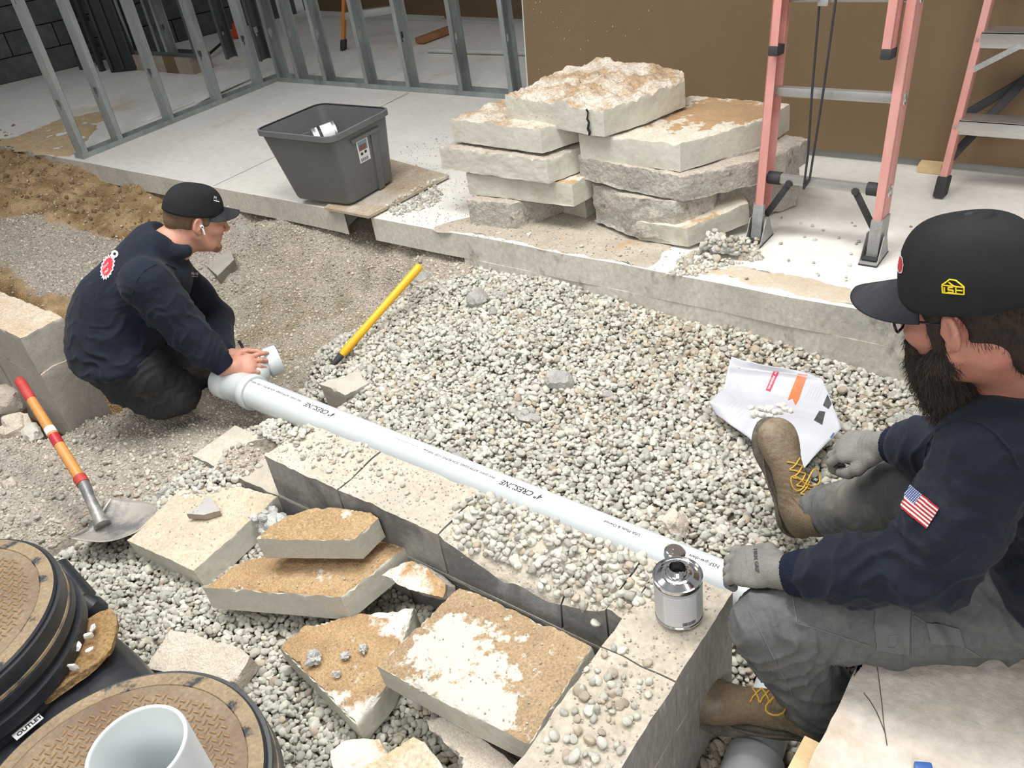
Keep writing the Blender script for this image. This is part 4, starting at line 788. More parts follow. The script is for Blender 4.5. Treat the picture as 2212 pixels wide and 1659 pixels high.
box_slab('topmost slab bridging both columns, cracked with white crust', [(-2.21, 2.755, .02), (-2.0, 2.745, .012), (-1.80, 2.735, .0), (-1.74, 2.735, 0), (-1.66, 2.90, 0), (-1.60, 3.12, .0), (-1.66, 3.22, .01), (-1.88, 3.22, .035), (-2.05, 3.20, .045), (-2.17, 3.05, .02)], .51, .102, MD, 63, side_rough=.0025, edge=.006, top_rough=.013, crust=1.8, res=.014)
mb = MB(); p0 = Vector((-1.808, 2.731, .412)); 
mb.tube([p0+Vector((.004*math.sin(k*2.1), 0, k*.0125)) for k in range(9)], [.004, .006, .005, .005, .004, .004, .003, .003, .004], 6)
o = mb.build('crack', [HOLE], next(o for o in COL.objects if o.get('label', '').startswith('topmost slab')))
# ------------------------------------------------------------------ white pipe with wye
PVC = mat('white_pvc', (.56, .60, .61), (.61, .65, .66), 2, .28, spec=.5, c3=(.70, .71, .68), scale3=6, t3=(.60, .74))
PY = 1.432
FIT = {}
def pipe_pt(x): return Vector((x, PY, -.168-.018*(x+2.6)))
def pipes():
    t = thing('drain_pipe', 'long white plastic pipe with a wye fitting crossing the pit', 'pipe', pipe_pt(-1.5))
    xa = aty(552, 850, PY).x; print('pipe start', xa)
    mb = MB(); A, B = pipe_pt(xa-.02), pipe_pt(-.15); d = (B-A).normalized()
    mb.lathe([(.0572, 0), (.0572, (B-A).length), (.051, (B-A).length), (.051, 0)], A, d, 56, close=True); mb.build('pipe', [PVC], t, angle=50)
    # wye
    c = pipe_pt(xa); ax = -d; mb = MB()
    prof = [(.0575, .0), (.0655, .0), (.067, .003), (.067, .030), (.064, .036), (.0605, .041), (.0605, .136), (.063, .142), (.067, .148), (.067, .190), (.066, .194), (.0585, .194), (.0575, .148), (.052, .136), (.052, .02)]
    mb.lathe(prof, c, ax, 56); w = mb.build('wye_body', [PVC], t, angle=45)
    bd = Vector((-.34, .93, .06)).normalized(); b0 = c+ax*.078
    mb = MB(); mb.lathe([(.050, .0), (.052, .050), (.054, .058), (.060, .063), (.0615, .067), (.0615, .100), (.0605, .103), (.055, .103), (.0535, .07), (.046, .05)], b0, bd, 48); mb.build('branch', [PVC], w, angle=45)
    e0 = b0+bd*.094; FIT['elbow'] = e0+bd*.03; FIT['dir'] = bd; mb = MB(); d2 = Vector((.42, .90, .0)).normalized()
    pts = []; T = []
    for k in range(9):
        u = k/8; q = (bd*(1-u)+d2*u).normalized(); T.append(q)
    p = e0.copy(); pts = [p.copy()]
    for k in range(8): p = p+T[k]*.0085; pts.append(p.copy())
    mb.tube(pts, .048, 40, cap=False); e = mb.build('elbow', [PVC], t, angle=60)
    mb = MB(); mb.lathe([(.048, -.005), (.056, .0), (.058, .004), (.058, .045), (.057, .048), (.051, .048), (.050, .01), (.040, .008), (.0, .006)], pts[-1], d2, 44); mb.build('elbow_hub', [PVC], e, angle=45)
    mb = MB(); mb.lathe([(.050, .0), (.0555, .002), (.0555, .026), (.05, .028)], e0-bd*.004, bd, 44); mb.build('elbow_hub', [PVC], e, angle=45)
    # printed line: reads towards the wye, letters' feet towards the far side
    def on_pipe(xs, ang0):
        def f(u, v):
            p = pipe_pt(xs-u); a = math.radians(ang0)-v/.0575
            return p+Vector((0, -math.cos(a), math.sin(a)))*.0577
        return f
    items = [(650, 895, '4" CRESLINE', .026, .28), (1180, 1097, '4" CRESLINE', .026, .28)]
    x = aty(728, 902, PY).x
    def line(xs, body, size, **k): put_text('print_line', body, on_pipe(xs, 92), INK, t, size, **k)
    for px_, py_ in ((728, 900), (1178, 1092)):
        xs = aty(px_, py_, PY).x
        [line(xs-dx_, '4" CRESLINE', .027, shear=.3) for dx_ in (0, .0005, .001)]; line(xs-.175, 'PVC DWV  ASTM D2665  SCH 40 PVC-1120  NSF-pw', .0125)
    line(aty(1385, 1180, PY).x, 'USA Made & Owned', .013); line(aty(905, 972, PY).x, '--- ---- -- ----- --- ---- --', .011)
    line(aty(1555, 1258, PY).x, 'NSF-pw-dwv  ASTM', .016)
    return t
pipes()
def lower_pipe():
    a = Vector((-.40, 1.26, -.335)); b = Vector((-.385, .30, -.30)); t = thing('drain_pipe', 'white plastic pipe in the trench under the near boot', 'pipe', (a+b)/2)
    a = at(1692, 1455, -.395); b = at(1612, 1700, -.395); d = (b-a).normalized()
    mb = MB(); mb.lathe([(.0572, 0), (.0572, .30), (.0572, .7), (.051, .7), (.051, 0)], a, d, 48, close=True); mb.build('pipe', [PVC], t)
    mb = MB(); mb.lathe([(.058, 0), (.066, .001), (.067, .004), (.067, .10), (.058, .104)], a+d*.25, d, 48); mb.build('coupling', [PVC], t)
    # timber by the slab corner
    a, b = at(1738, 1588, -.05), at(1690, 1680, -.05); d = (b-a).normalized(); n = Vector((0, 0, 1)).cross(d); mb = MB(); mb.obox((a+b)/2+d*.05+n*.02-Vector((0, 0, .05)), d, n, (0, 0, 1), (b-a).length+.1, .04, .1, 0, .002)
    o = mb.build('timber_stake', [WOOD], origin=(a+b)/2); reg(o, 'pale timber end standing beside the worn slab corner', 'timber')
    p = at(1995, 1662, .008); mb = MB(); mb.obox(p, (1, .5, 0), (-.5, 1, 0), (0, 0, 1), .03, .022, .016, 0, .004); o = mb.build('blue_cap', [mat('blue_plastic', (.04, .12, .36), rough=.4)], origin=p); reg(o, 'small blue plastic piece at the bottom edge on the worn slab', 'cap')
lower_pipe()
# ------------------------------------------------------------------ septic tank with two round lids
TANKM = mat('black_tank', (.020, .023, .028), (.032, .036, .042), 5, .38, bump=.06, bscale=60, fine=.15)
LIDM = mat('muddy_lid', (.31, .235, .15), (.245, .18, .12), 7, .75, bump=.5, bscale=120, fine=.25, c3=(.17, .11, .075), scale3=4.2, t3=(.46, .66))
LIDR = mat('muddy_lid_rim', (.33, .25, .15), (.26, .19, .12), 9, .75, bump=.3, fine=.25, c3=(.035, .038, .042), scale3=5, t3=(.56, .60))
def lid(name, label, c, R, seed, dp=.105):
    c = Vector(c); t = thing(name, label, 'manhole lid', c-Vector((0, 0, .03)))
    mb = MB(); mb.lathe([(0, 0), (R*.875, 0), (R*.88, -.003), (R*.885, 0), (R*.985, -.001), (R, -.006), (R, -.02), (R*.97, -.022), (R*.97, -.028), (0, -.028)], c, (0, 0, 1), 96)
    o = mk('disc', mb.v, mb.f, [LIDM, LIDR, TANKM], t, None, True, [0 if k < 96 else (1 if k < 96*4 else 2) for k in range(len(mb.f))], 35)
    # raised tread bars in a basket weave
    mb = MB(); s = .0165; a0 = .30; n = 0
    for i in range(-17, 18):
        for j in range(-17, 18):
            x, y = i*s, j*s
            if math.hypot(x, y) > R*.80 or (abs(x) < .075 and abs(y) < .03): continue
            a = a0+(PI/2 if (i+j) % 2 else 0); p = c+Vector((x*math.cos(a0)-y*math.sin(a0), x*math.sin(a0)+y*math.cos(a0), .0008))
            ax = Vector((math.cos(a), math.sin(a), 0)); ay = Vector((-ax.y, ax.x, 0)); L, w, h = .0076, .0022, .0028
            v = [p-ax*L-ay*w, p+ax*L-ay*w, p+ax*L+ay*w, p-ax*L+ay*w, p-ax*L*.7-ay*w*.4+Vector((0, 0, h)), p+ax*L*.7-ay*w*.4+Vector((0, 0, h)), p+ax*L*.7+ay*w*.4+Vector((0, 0, h)), p-ax*L*.7+ay*w*.4+Vector((0, 0, h))]
            mb.add(v, [(0, 1, 5, 4), (1, 2, 6, 5), (2, 3, 7, 6), (3, 0, 4, 7), (4, 5, 6, 7)])
    q = mb.build('tread_bars', [mat('worn_tread', (.30, .19, .095), (.38, .24, .12), 9, .65, fine=.2)], t, smooth=False); q['kind'] = 'stuff'
    mb = MB(); mb.lathe([(R*.985, -.012), (R*1.03, -.012), (R*1.035, -.02), (R*1.03, -.05), (R*1.0, -.052), (R*1.0, -.062), (R*1.045, -.064), (R*1.05, -.085), (R*1.02, -.088)]+([(R*1.02, -.105), (R*1.07, -.108), (R*1.075, -.14), (R*1.03, -.145), (R*1.03, -dp)] if dp > .1 else []), c, (0, 0, 1), 96)
    rs = mb.build('riser', [TANKM], t, angle=30)
    mb = MB(); mb.lathe([(R*1.005, -.0525), (R*1.037, -.053), (R*1.037, -.0615), (R*1.005, -.062)], c, (0, 0, 1), 96); mb.build('gasket', [mat('tan_caked_seal', (.36, .28, .18), (.10, .09, .08), 10, .8, lo=.45, hi=.6)], rs)
    return t
LA = lid('tank_lid', 'round muddy tread-pattern tank lid at the left edge', (-2.10, .165, .09), .302, 1, .175)
LB = lid('tank_lid', 'round muddy tread-pattern tank lid at the bottom with a white pipe end in front', (-1.375, .182, -.004), .305, 2, .08)
def tank():
    t = thing('septic_tank', 'black plastic tank body with soil and white chips on its shoulder under both lids', 'tank', (-1.75, .1, -.5))
    # moulded body: superellipse plan, domed shoulder, swept between both risers
    cx, cy = -1.745, .03; V = []; Fc = []; n = 72; prof = [(.0, -.088), (.5, -.090), (.78, -.096), (.90, -.112), (.97, -.15), (1.0, -.20), (1.01, -.30), (1.0, -.5)]
    for r, z in prof:
        for k in range(n):
            a = 2*PI*k/n; ca, sa = math.cos(a), math.sin(a); e = 2/3.2
            x = math.copysign(abs(ca)**e, ca)*.66*r; y = math.copysign(abs(sa)**e, sa)*.43*r
            V.append((cx+x*math.cos(-.14)-y*math.sin(-.14), cy+x*math.sin(-.14)+y*math.cos(-.14), z+.01*math.sin(a*9)*(r > .9)*(z > -.3)))
    for i in range(len(prof)-1):
        for k in range(n): a, b = i*n+k, i*n+(k+1) % n; Fc.append((a, b, b+n, a+n))
    o = mk('tank_body', V, Fc, [TANKM], t, None, True, None, 60); fix_normals(o)
    for px_, py_, z in ((192, 1300, -.13), (130, 1235, -.14)): pass
    # ribs and corner boss
    mb = MB(); a, b = at(120, 1225, -.10), at(175, 1300, -.17); mb.tube([a, a.lerp(b, .5), b], [.035, .04, .045], 14); mb.build('corner_rib', [TANKM], t)
    mb = MB(); mb.tube([at(186, 1300, -.155), at(196, 1312, -.16), at(215, 1322, -.19)], [.025, .035, .03], 14); mb.build('lifting_lug', [TANKM], t)
    v, f, mi = rubble([at(x, y, -.058) for x, y in ((150, 1360), (238, 1312), (252, 1340), (240, 1400), (180, 1455), (100, 1510), (45, 1530), (90, 1470), (135, 1400))], .016, .006, .006, .02, 71)
    so = mk('soil_layer', v, f, [mat('tank_soil', (.36, .225, .10), (.28, .17, .075), 9, .97, bump=.9, bscale=80, fine=.4)]*3, t, None, True, mi, 60)
    # outlet tag
    c = at(60, 1570, -.066); u = (at(84, 1552, -.066)-at(38, 1590, -.066)).normalized(); w = Vector((0, 0, 1)).cross(u); up = Vector((0, 0, 1))
    mb = MB(); mb.obox(c, u, w, up, .066, .024, .0012); tg = mb.build('tag', [mat('tag_white', (.60, .60, .60), rough=.6)], t, smooth=False)
    put_text('tag_lettering', 'OUTLET', lambda a, b: c+u*(a-.026)+w*(b-.006)+up*.0012, INK, tg, .016, bold=.0006)
tank()
def vent():
    c = Vector((-.772, .150, .70)); t = thing('vent_pipe', 'open white plastic pipe end standing in front of the lower round lid', 'pipe', (c.x, c.y, -.35))
    mb = MB(); mb.lathe([(.0575, -1.05), (.0575, -.002), (.0562, 0), (.0525, 0), (.0510, -.002), (.0510, -1.05)], c, (.0, .0, 1), 72); mb.build('pipe', [PVC], t, angle=45)
vent()
def chips(name, lb, pts, s, mt, grp, seed=0):
    rnd = random.Random(seed); proto = None
    for i, (x, y, z) in enumerate(pts):
        p = at(x, y, z+.012)
        k = s*rnd.uniform(.7, 1.3); o = stone(name, lb, p, (k, k*.75, k*.35), seed+i, mt, cat='chip', group=grp, rough=.5, sub=2)
CHIPW = mat('white_chip', (.72, .69, .63), (.80, .77, .71), 20, .8, bump=.2)
chips('stone_chip', 'white stone chip lying in the brown soil between the two tank lids', [(149, 1354, -.05), (200, 1356, -.05), (191, 1373, -.05), (168, 1397, -.05), (192, 1404, -.05), (133, 1397, -.05), (128, 1412, -.05), (136, 1420, -.05), (112, 1438, -.05), (158, 1441, -.05), (100, 1460, -.05), (107, 1475, -.05), (90, 1488, -.05), (70, 1490, -.05), (85, 1498, -.05), (35, 1540, -.05), (25, 1550, -.055), (120, 1445, -.05)], .0105, CHIPW, 'white chips on the tank soil', 80)
# ------------------------------------------------------------------ shovel, yellow handle
def shovel():
    A = at(42, 822, .02); B = at(177, 1040, -.165); d = (B-A).normalized()
    t = thing('shovel', 'long wooden-handled shovel with red grip, steel blade in the gravel', 'shovel', at(230, 1150, -.28))
    HW = mat('varnished_wood', (.55, .24, .06), (.62, .30, .09), 6, .45, bump=.03, fine=.12, stretch=(1, 1, .3)); RED = mat('red_grip', (.42, .035, .03), (.50, .06, .05), 12, .6, fine=.2)
    L = (B-A).length
    mb = MB(); mb.tube([A+d*.09, A+d*(L*.5), B], [.0165, .018, .0185], 20); h = mb.build('handle', [HW], t)
    mb = MB(); mb.tube([A-d*.01, A, A+d*.02, A+d*.10, A+d*.115], [.010, .017, .0185, .0185, .0165], 20); mb.build('grip', [RED], t)
    mb = MB(); mb.tube([B-d*.02, B+d*.012], [.0215, .0215], 20); mb.build('collar', [RED], t)
    mb = MB(); q = A+d*L*.57; mb.tube([q, q+d*.05], .0186, 20, cap=False); mb.build('sticker', [mat('sticker_red', (.45, .03, .04), rough=.4)], h)
    mb = MB(); q = A+d*L*.50; mb.tube([q, q+d*.028], .0187, 20, cap=False); mb.build('sticker', [WHITE], h)
    # steel socket and blade
    C = at(222, 1135, -.245); mb = MB(); mb.tube([B, B+d*.03, B.lerp(C, .45)+Vector((0, 0, .012)), B.lerp(C, .8), C], [.0195, .0195, .017, .020, .028], 20); ST = mat('worn_shovel_steel', (.20, .20, .20), (.30, .30, .30), 9, .45, .45, bump=.08, fine=.15, c3=(.50, .46, .41), scale3=7, t3=(.44, .56)); mb.build('socket', [ST], t)
    tip = at(318, 1128, -.225); lft = at(158, 1140, -.245); rgt = at(252, 1098, -.24)
    ctr = at(222, 1135, -.262); ax = (tip-ctr); ax.z = 0.015; ax.normalize(); sd = (rgt-lft); sd.z = 0; sd -= ax*sd.dot(ax); sd.normalize(); up = sd.cross(ax)*-1
    if up.z < 0: up = -up
    V = []; nu, nv = 16, 15; Lb = .24; Wb = .105
    for i in range(nu+1):
        u = i/nu; w = Wb*(1 if u < .45 else math.sqrt(max(0, 1-((u-.45)/.56)**2))*.98+.02)
        for j in range(nv+1):
            s = j/nv*2-1; e = (abs(s)**2)*.032*(1-.5*u)+.010*(1-u)**3*1.0-.012*math.sin(PI*min(1, u*1.1))*0+.018*u*u
            ridge = .02*math.exp(-(s/.20)**2)*max(0, 1-u*2.4)
            V.append(ctr+ax*(u*Lb-.035)+sd*(s*w)+up*(e+ridge-.008))
    Fc = [(i*(nv+1)+j, i*(nv+1)+j+1, (i+1)*(nv+1)+j+1, (i+1)*(nv+1)+j) for i in range(nu) for j in range(nv)]
    o = mk('blade', V, Fc, [ST], t, None, True, None, 60); so = o.modifiers.new('s', 'SOLIDIFY'); so.thickness = .0022; so.offset = 0
    mb = MB()
    for s in (-1, 1): mb.tube([ctr-ax*.033+sd*s*.03+up*.010, ctr-ax*.036+sd*s*.065+up*.018, ctr-ax*.034+sd*s*.10+up*.030], [.006, .006, .005], 10)
    mb.build('foot_step', [ST], t)
    # blade load
shovel()
def bar():
    A = at(906, 576, -.02); B = at(742, 762, -.235); d = (B-A).normalized(); t = thing('tool_handle', 'bright yellow handle slanting out of the hole at the pebble edge', 'handle', B)
    YEL = mat('yellow_fibreglass', (.78, .40, .012), (.84, .46, .02), 4, .42)
    mb = MB(); mb.tube([A-d*.006, A, A+d*.01, A+d*.06, A+d*.6*(B-A).length, B-d*.05, B-d*.01, B+d*.02], [.012, .0165, .0175, .0165, .0155, .017, .0175, .012], 24); mb.build('shaft', [YEL], t)
    mb = MB(); mb.lathe([(0, .0012), (.005, .001), (.005, -.001)], A-d*.0055, -d, 16); mb.build('hang_hole', [INK], t)
    mb = MB(); mb.tube([B+d*.01, B+d*.10], [.014, .010], 12); mb.build('ferrule', [RUB], t)
bar()
# ------------------------------------------------------------------ metal can
def can():
    b = at(1467, 1322, .003); t = thing('solvent_can', 'open silver metal can with grey label standing on the wall corner', 'can', b)
    CH = mat('shiny_tinplate', (.66, .66, .66), (.72, .72, .72), 4, .12, 1.0); LB_ = mat('can_label', (.50, .51, .53), (.56, .57, .59), 3, .45, .1)
    R = .0512; Hh = .118
    mb = MB(); mb.lathe([(0, .003), (R-.004, .003), (R-.001, .0), (R+.0012, .002), (R+.0012, .005), (R-.0004, .007), (R-.0004, Hh-.006), (R+.0012, Hh-.004), (R+.0015, Hh), (R-.001, Hh+.001), (R-.003, Hh-.003), (R-.006, Hh-.003), (.034, Hh+.003), (.030, Hh+.0025), (.0255, Hh+.004), (.0235, Hh+.006), (.0205, Hh+.0065)], b, (0, 0, 1), 72); mb.build('can_body', [CH], t, angle=25)
    mb = MB(); pr = [(.0205, Hh+.0065)]
    for k in range(5): pr += [(.0185, Hh+.008+k*.003), (.0197, Hh+.0095+k*.003)]
    pr += [(.0175, Hh+.0235), (.0165, Hh+.0225), (.0160, Hh-.004)]
    mb.lathe(pr, b, (0, 0, 1), 48); mb.build('threaded_neck', [CH], t, angle=25)
    mb = MB(); mb.lathe([(0, Hh-.005), (.0163, Hh-.005)], b, (0, 0, 1), 24); mb.build('dark_liquid', [HOLE], t)
    mb = MB(); mb.tube([b+Vector((0, -.0, .01)), b+Vector((.004, .002, Hh+.006))], .0018, 8); mb.build('dauber_rod', [CH], t)
    mb = MB(); mb.lathe([(R+.0003, .010), (R+.0003, Hh-.012)], b, (0, 0, 1), 72); mb.build('label', [LB_], t)
    front = math.atan2(-b.y, -b.x)
    def cyl(ctr):
        def f(u, v): a = front+ctr+u/R; return b+Vector((math.cos(a), math.sin(a), 0))*(R+.0007)+Vector((0, 0, v))
        return f
    DK = mat('label_text', (.13, .13, .14), rough=.6); PALE = mat('label_panel', (.66, .67, .69), rough=.45)
    def strip(u0, u1, v0, v1, mt_, off=0.0, nme='label_panel'):
        g = cyl(0); V = []; n = 16
        for i in range(n+1): u = u0+(u1-u0)*i/n; V += [g(u, v0), g(u, v1)]
        return mk(nme, [b+(q-b)*1+(Vector((q.x-b.x, q.y-b.y, 0)).normalized()*off) for q in V], [(2*i, 2*i+2, 2*i+3, 2*i+1) for i in range(n)], mt_, t, None, True)
    strip(-.034, .040, .012, .0995, PALE)
    for k in range(6): put_text('label_text', '--- ---- -- ----- --- ---- --', lambda u, v, k=k: cyl(0)(u-.028, v+.090-k*.0065), DK, t, .0048)
    for k in range(9): put_text('label_text', '--- ---- -- ----- --- ---- --', lambda u, v, k=k: cyl(-1.15)(u-.02, v+.093-k*.0082), DK, t, .0042)
    for k in range(5): put_text('label_text', '--- ---- -- ----- --- ---- --', lambda u, v, k=k: cyl(0)(u-.028, v+.049-k*.006), DK, t, .0045)
    x = .006; rnd = random.Random(3)
    while x < .036:
        w = rnd.choice([.0006, .0012, .0018]); strip(x, x+w, .014, .024, INK, .0004, 'bar_code'); x += w+rnd.choice([.0006, .001])
    # lid lying behind the can
    c = at(1457, 1188, .0); c = at(1457, 1196, .03); cp = thing('can_cap', 'round threaded metal cap behind the silver can', 'cap', c)
    ax = Vector((.15, .1, 1)).normalized(); pr = [(0, .011), (.020, .011), (.023, .009)]
    for k in range(4): pr += [(.0245, .007-k*.004), (.0235, .005-k*.004)]
    pr += [(.0225, -.010), (.021, .006), (0, .008)]
    mb = MB(); mb.lathe(pr, c, ax, 48); mb.build('cap_shell', [CH], cp, angle=25)
can()
# ------------------------------------------------------------------ printed plastic bag
def bag():
    # outline follows the crumpled sack; lies over the pebbles
    zz = lambda x, y, d: at(x, y, d)
    C = [[(1582, 772, -.11), (1700, 793, -.15), (1785, 828, -.14)], [(1563, 850, -.185), (1668, 900, -.19), (1812, 905, -.17)], [(1529, 868, -.175), (1640, 960, -.2), (1818, 926, -.185)], [(1545, 895, -.2), (1635, 945, -.205), (1722, 1028, -.20)]]
    uL = [(1580, 771), (1572, 800), (1563, 838), (1548, 853), (1530, 868), (1545, 893)]
    uR = [(1750, 808), (1778, 826), (1795, 862), (1808, 895), (1818, 925), (1722, 1026)]
    zl = [-.105, -.135, -.165, -.16, -.155, -.185]; zr_ = [-.14, -.14, -.14, -.145, -.16, -.20]
    n, mm = 44, 40; V = []
    def samp(P, Z, t):
        f = t*(len(P)-1); i = min(int(f), len(P)-2); w = f-i
        return (P[i][0]*(1-w)+P[i+1][0]*w, P[i][1]*(1-w)+P[i+1][1]*w, Z[i]*(1-w)+Z[i+1]*w)
    grid = {}
    for i in range(n+1):
        s = i/n; a = samp(uL, zl, s); c = samp(uR, zr_, s)
        for j in range(mm+1):
            t_ = j/mm; x = a[0]*(1-t_)+c[0]*t_; y = a[1]*(1-t_)+c[1]*t_; z = a[2]*(1-t_)+c[2]*t_
            z -= .030*math.sin(PI*t_)*math.sin(PI*min(1, s*1.2)); p = at(x, y, z)
            p.z += .012*nrm(p, 9, 3)+.006*abs(nrm(p, 22, 5))+ .008*max(0, 1-abs(s-.17)/.05)*(1-.0*t_)
            p.z = max(p.z, Hs(p.x, p.y)+.010)
            grid[i, j] = p; V.append(p)
    Fc = [(i*(mm+1)+j, (i+1)*(mm+1)+j, (i+1)*(mm+1)+j+1, i*(mm+1)+j+1) for i in range(n) for j in range(mm)]
    t = mk('plastic_bag', V, Fc, [mat('white_bag', (.47, .48, .52), (.51, .52, .56), 3, .42, spec=.5)], origin=V[0], angle=80)
    so = t.modifiers.new('s', 'SOLIDIFY'); so.thickness = .0008; reg(t, 'crumpled white printed bag lying on the pebbles beside the raised boot', 'bag')
    bv = BVHTree.FromPolygons(V, Fc)
    def onb(px_, py_):
        d = Vector(ray(px_, py_)).normalized(); h = bv.ray_cast(Vector(CAM), d)
        if h[0] is None: h = bv.find_nearest(at(px_, py_, -.15)); 
        nn_ = h[1] if h[1].z > 0 else -h[1]; return h[0]+nn_*.0014
    def quad(name, P, mt_, n=8):
        V = []; 
        for i in range(n+1):
            for j in range(n+1):
                a, b = i/n, j/n; x = (P[0][0]*(1-a)+P[1][0]*a)*(1-b)+(P[3][0]*(1-a)+P[2][0]*a)*b; y = (P[0][1]*(1-a)+P[1][1]*a)*(1-b)+(P[3][1]*(1-a)+P[2][1]*a)*b; V.append(onb(x, y))
        F_ = [(i*(n+1)+j, (i+1)*(n+1)+j, (i+1)*(n+1)+j+1, i*(n+1)+j+1) for i in range(n) for j in range(n)]
        return mk(name, V, F_, mt_, t, None, True, None, 180)
    RED = mat('bag_red', (.50, .03, .07), rough=.5); OR = mat('bag_orange', (.72, .16, .05), rough=.5)
    quad('red_panel', [(1671, 802), (1683, 803), (1664, 846), (1654, 843)], RED)
    quad('orange_ribbon', [(1724, 807), (1744, 810), (1726, 862), (1705, 856)], OR); quad('orange_ribbon', [(1705, 855), (1716, 858), (1711, 861), (1702, 865)], OR, 3); quad('orange_ribbon', [(1716, 858), (1727, 861), (1718, 876), (1712, 861)], OR, 3)
    def tx(body, P0, U, Vv, size, mt_, **k):
        v, f = text2d(body, 1.0, **k)
        mk('bag_print', [onb(P0[0]+U[0]*p.x*size+Vv[0]*p.y*size, P0[1]+U[1]*p.x*size+Vv[1]*p.y*size)+Vector((0, 0, .0006)) for p in v], f, mt_, t, None, False)
    tx('WARNING', (1674, 804), (-.40, .92), (.75, .1), 8.3, WHITE, bold=.02); 
    for k in range(4): tx('--- ---- -- ----- --- ---- --', (1740-k*4, 815), (-.34, .94), (.8, .1), 2.6, INK)
    tx('--- -- ---- --', (1715, 830), (-.40, .92), (.8, .1), 4.4, INK, bold=.02)
    for k in range(6): tx('--- ---- -- ----- --- ---- --', (1648-k*7, 805+k*2), (-.42, .91), (.8, .1), 3.2, GREYINK)
    for k in range(5): tx('--- ---- -- ----- --- ---- --', (1752+k*6, 832+k*2), (-.40, .92), (.8, .1), 3.4, GREYINK)
    for k in range(5): tx('--- ---- -- ----- --- ---- --', (1588+k*6, 862+k*6), (-.55, .5), (.5, .4), 4.0, GREYINK)
    for k in range(3): tx('--- ---- -- ----- --- ---- --', (1588, 784+k*5), (.97, .2), (-.1, -.6), 4.4, GREYINK)
    tx('--- -- ---- --', (1700, 955), (.55, -.83), (.6, .3), 5.5, INK)
    BAR = mat('smudged_black', (.035, .035, .04), (.07, .07, .075), 60, .6)
    quad('black_block', [(1788, 852), (1797, 872), (1790, 884), (1778, 876)], BAR); quad('black_block', [(1770, 888), (1783, 890), (1776, 918), (1758, 908)], BAR)
    quad('blue_mark', [(1800, 935), (1803, 936), (1796, 947), (1793, 945)], mat('bag_blue', (.05, .09, .30), rough=.5), 3)
    # loose pebbles on the bag
    rnd = random.Random(9)
    for i, (x, y) in enumerate([(1622, 883), (1632, 893), (1637, 897), (1645, 886), (1652, 887), (1660, 884), (1668, 886), (1682, 878), (1690, 881), (1697, 888), (1685, 893), (1673, 893), (1660, 890), (1641, 913), (1662, 902), (1707, 890), (1680, 893), (1693, 877), (1645, 899), (1628, 899), (1708, 980), (1716, 985), (1722, 990), (1718, 975)]):
        p = onb(x, y); s = rnd.uniform(.0075, .0105); stone('pebble', 'white pebble lying on the crumpled printed bag', p+Vector((0, 0, s*.5)), (s*1.15, s, s*.75), 300+i, mat('clean_pebble', (.68, .64, .56), (.76, .73, .66), 30, .7), cat='pebble', group='pebbles on the printed bag', rough=.25, sub=2)
bag()
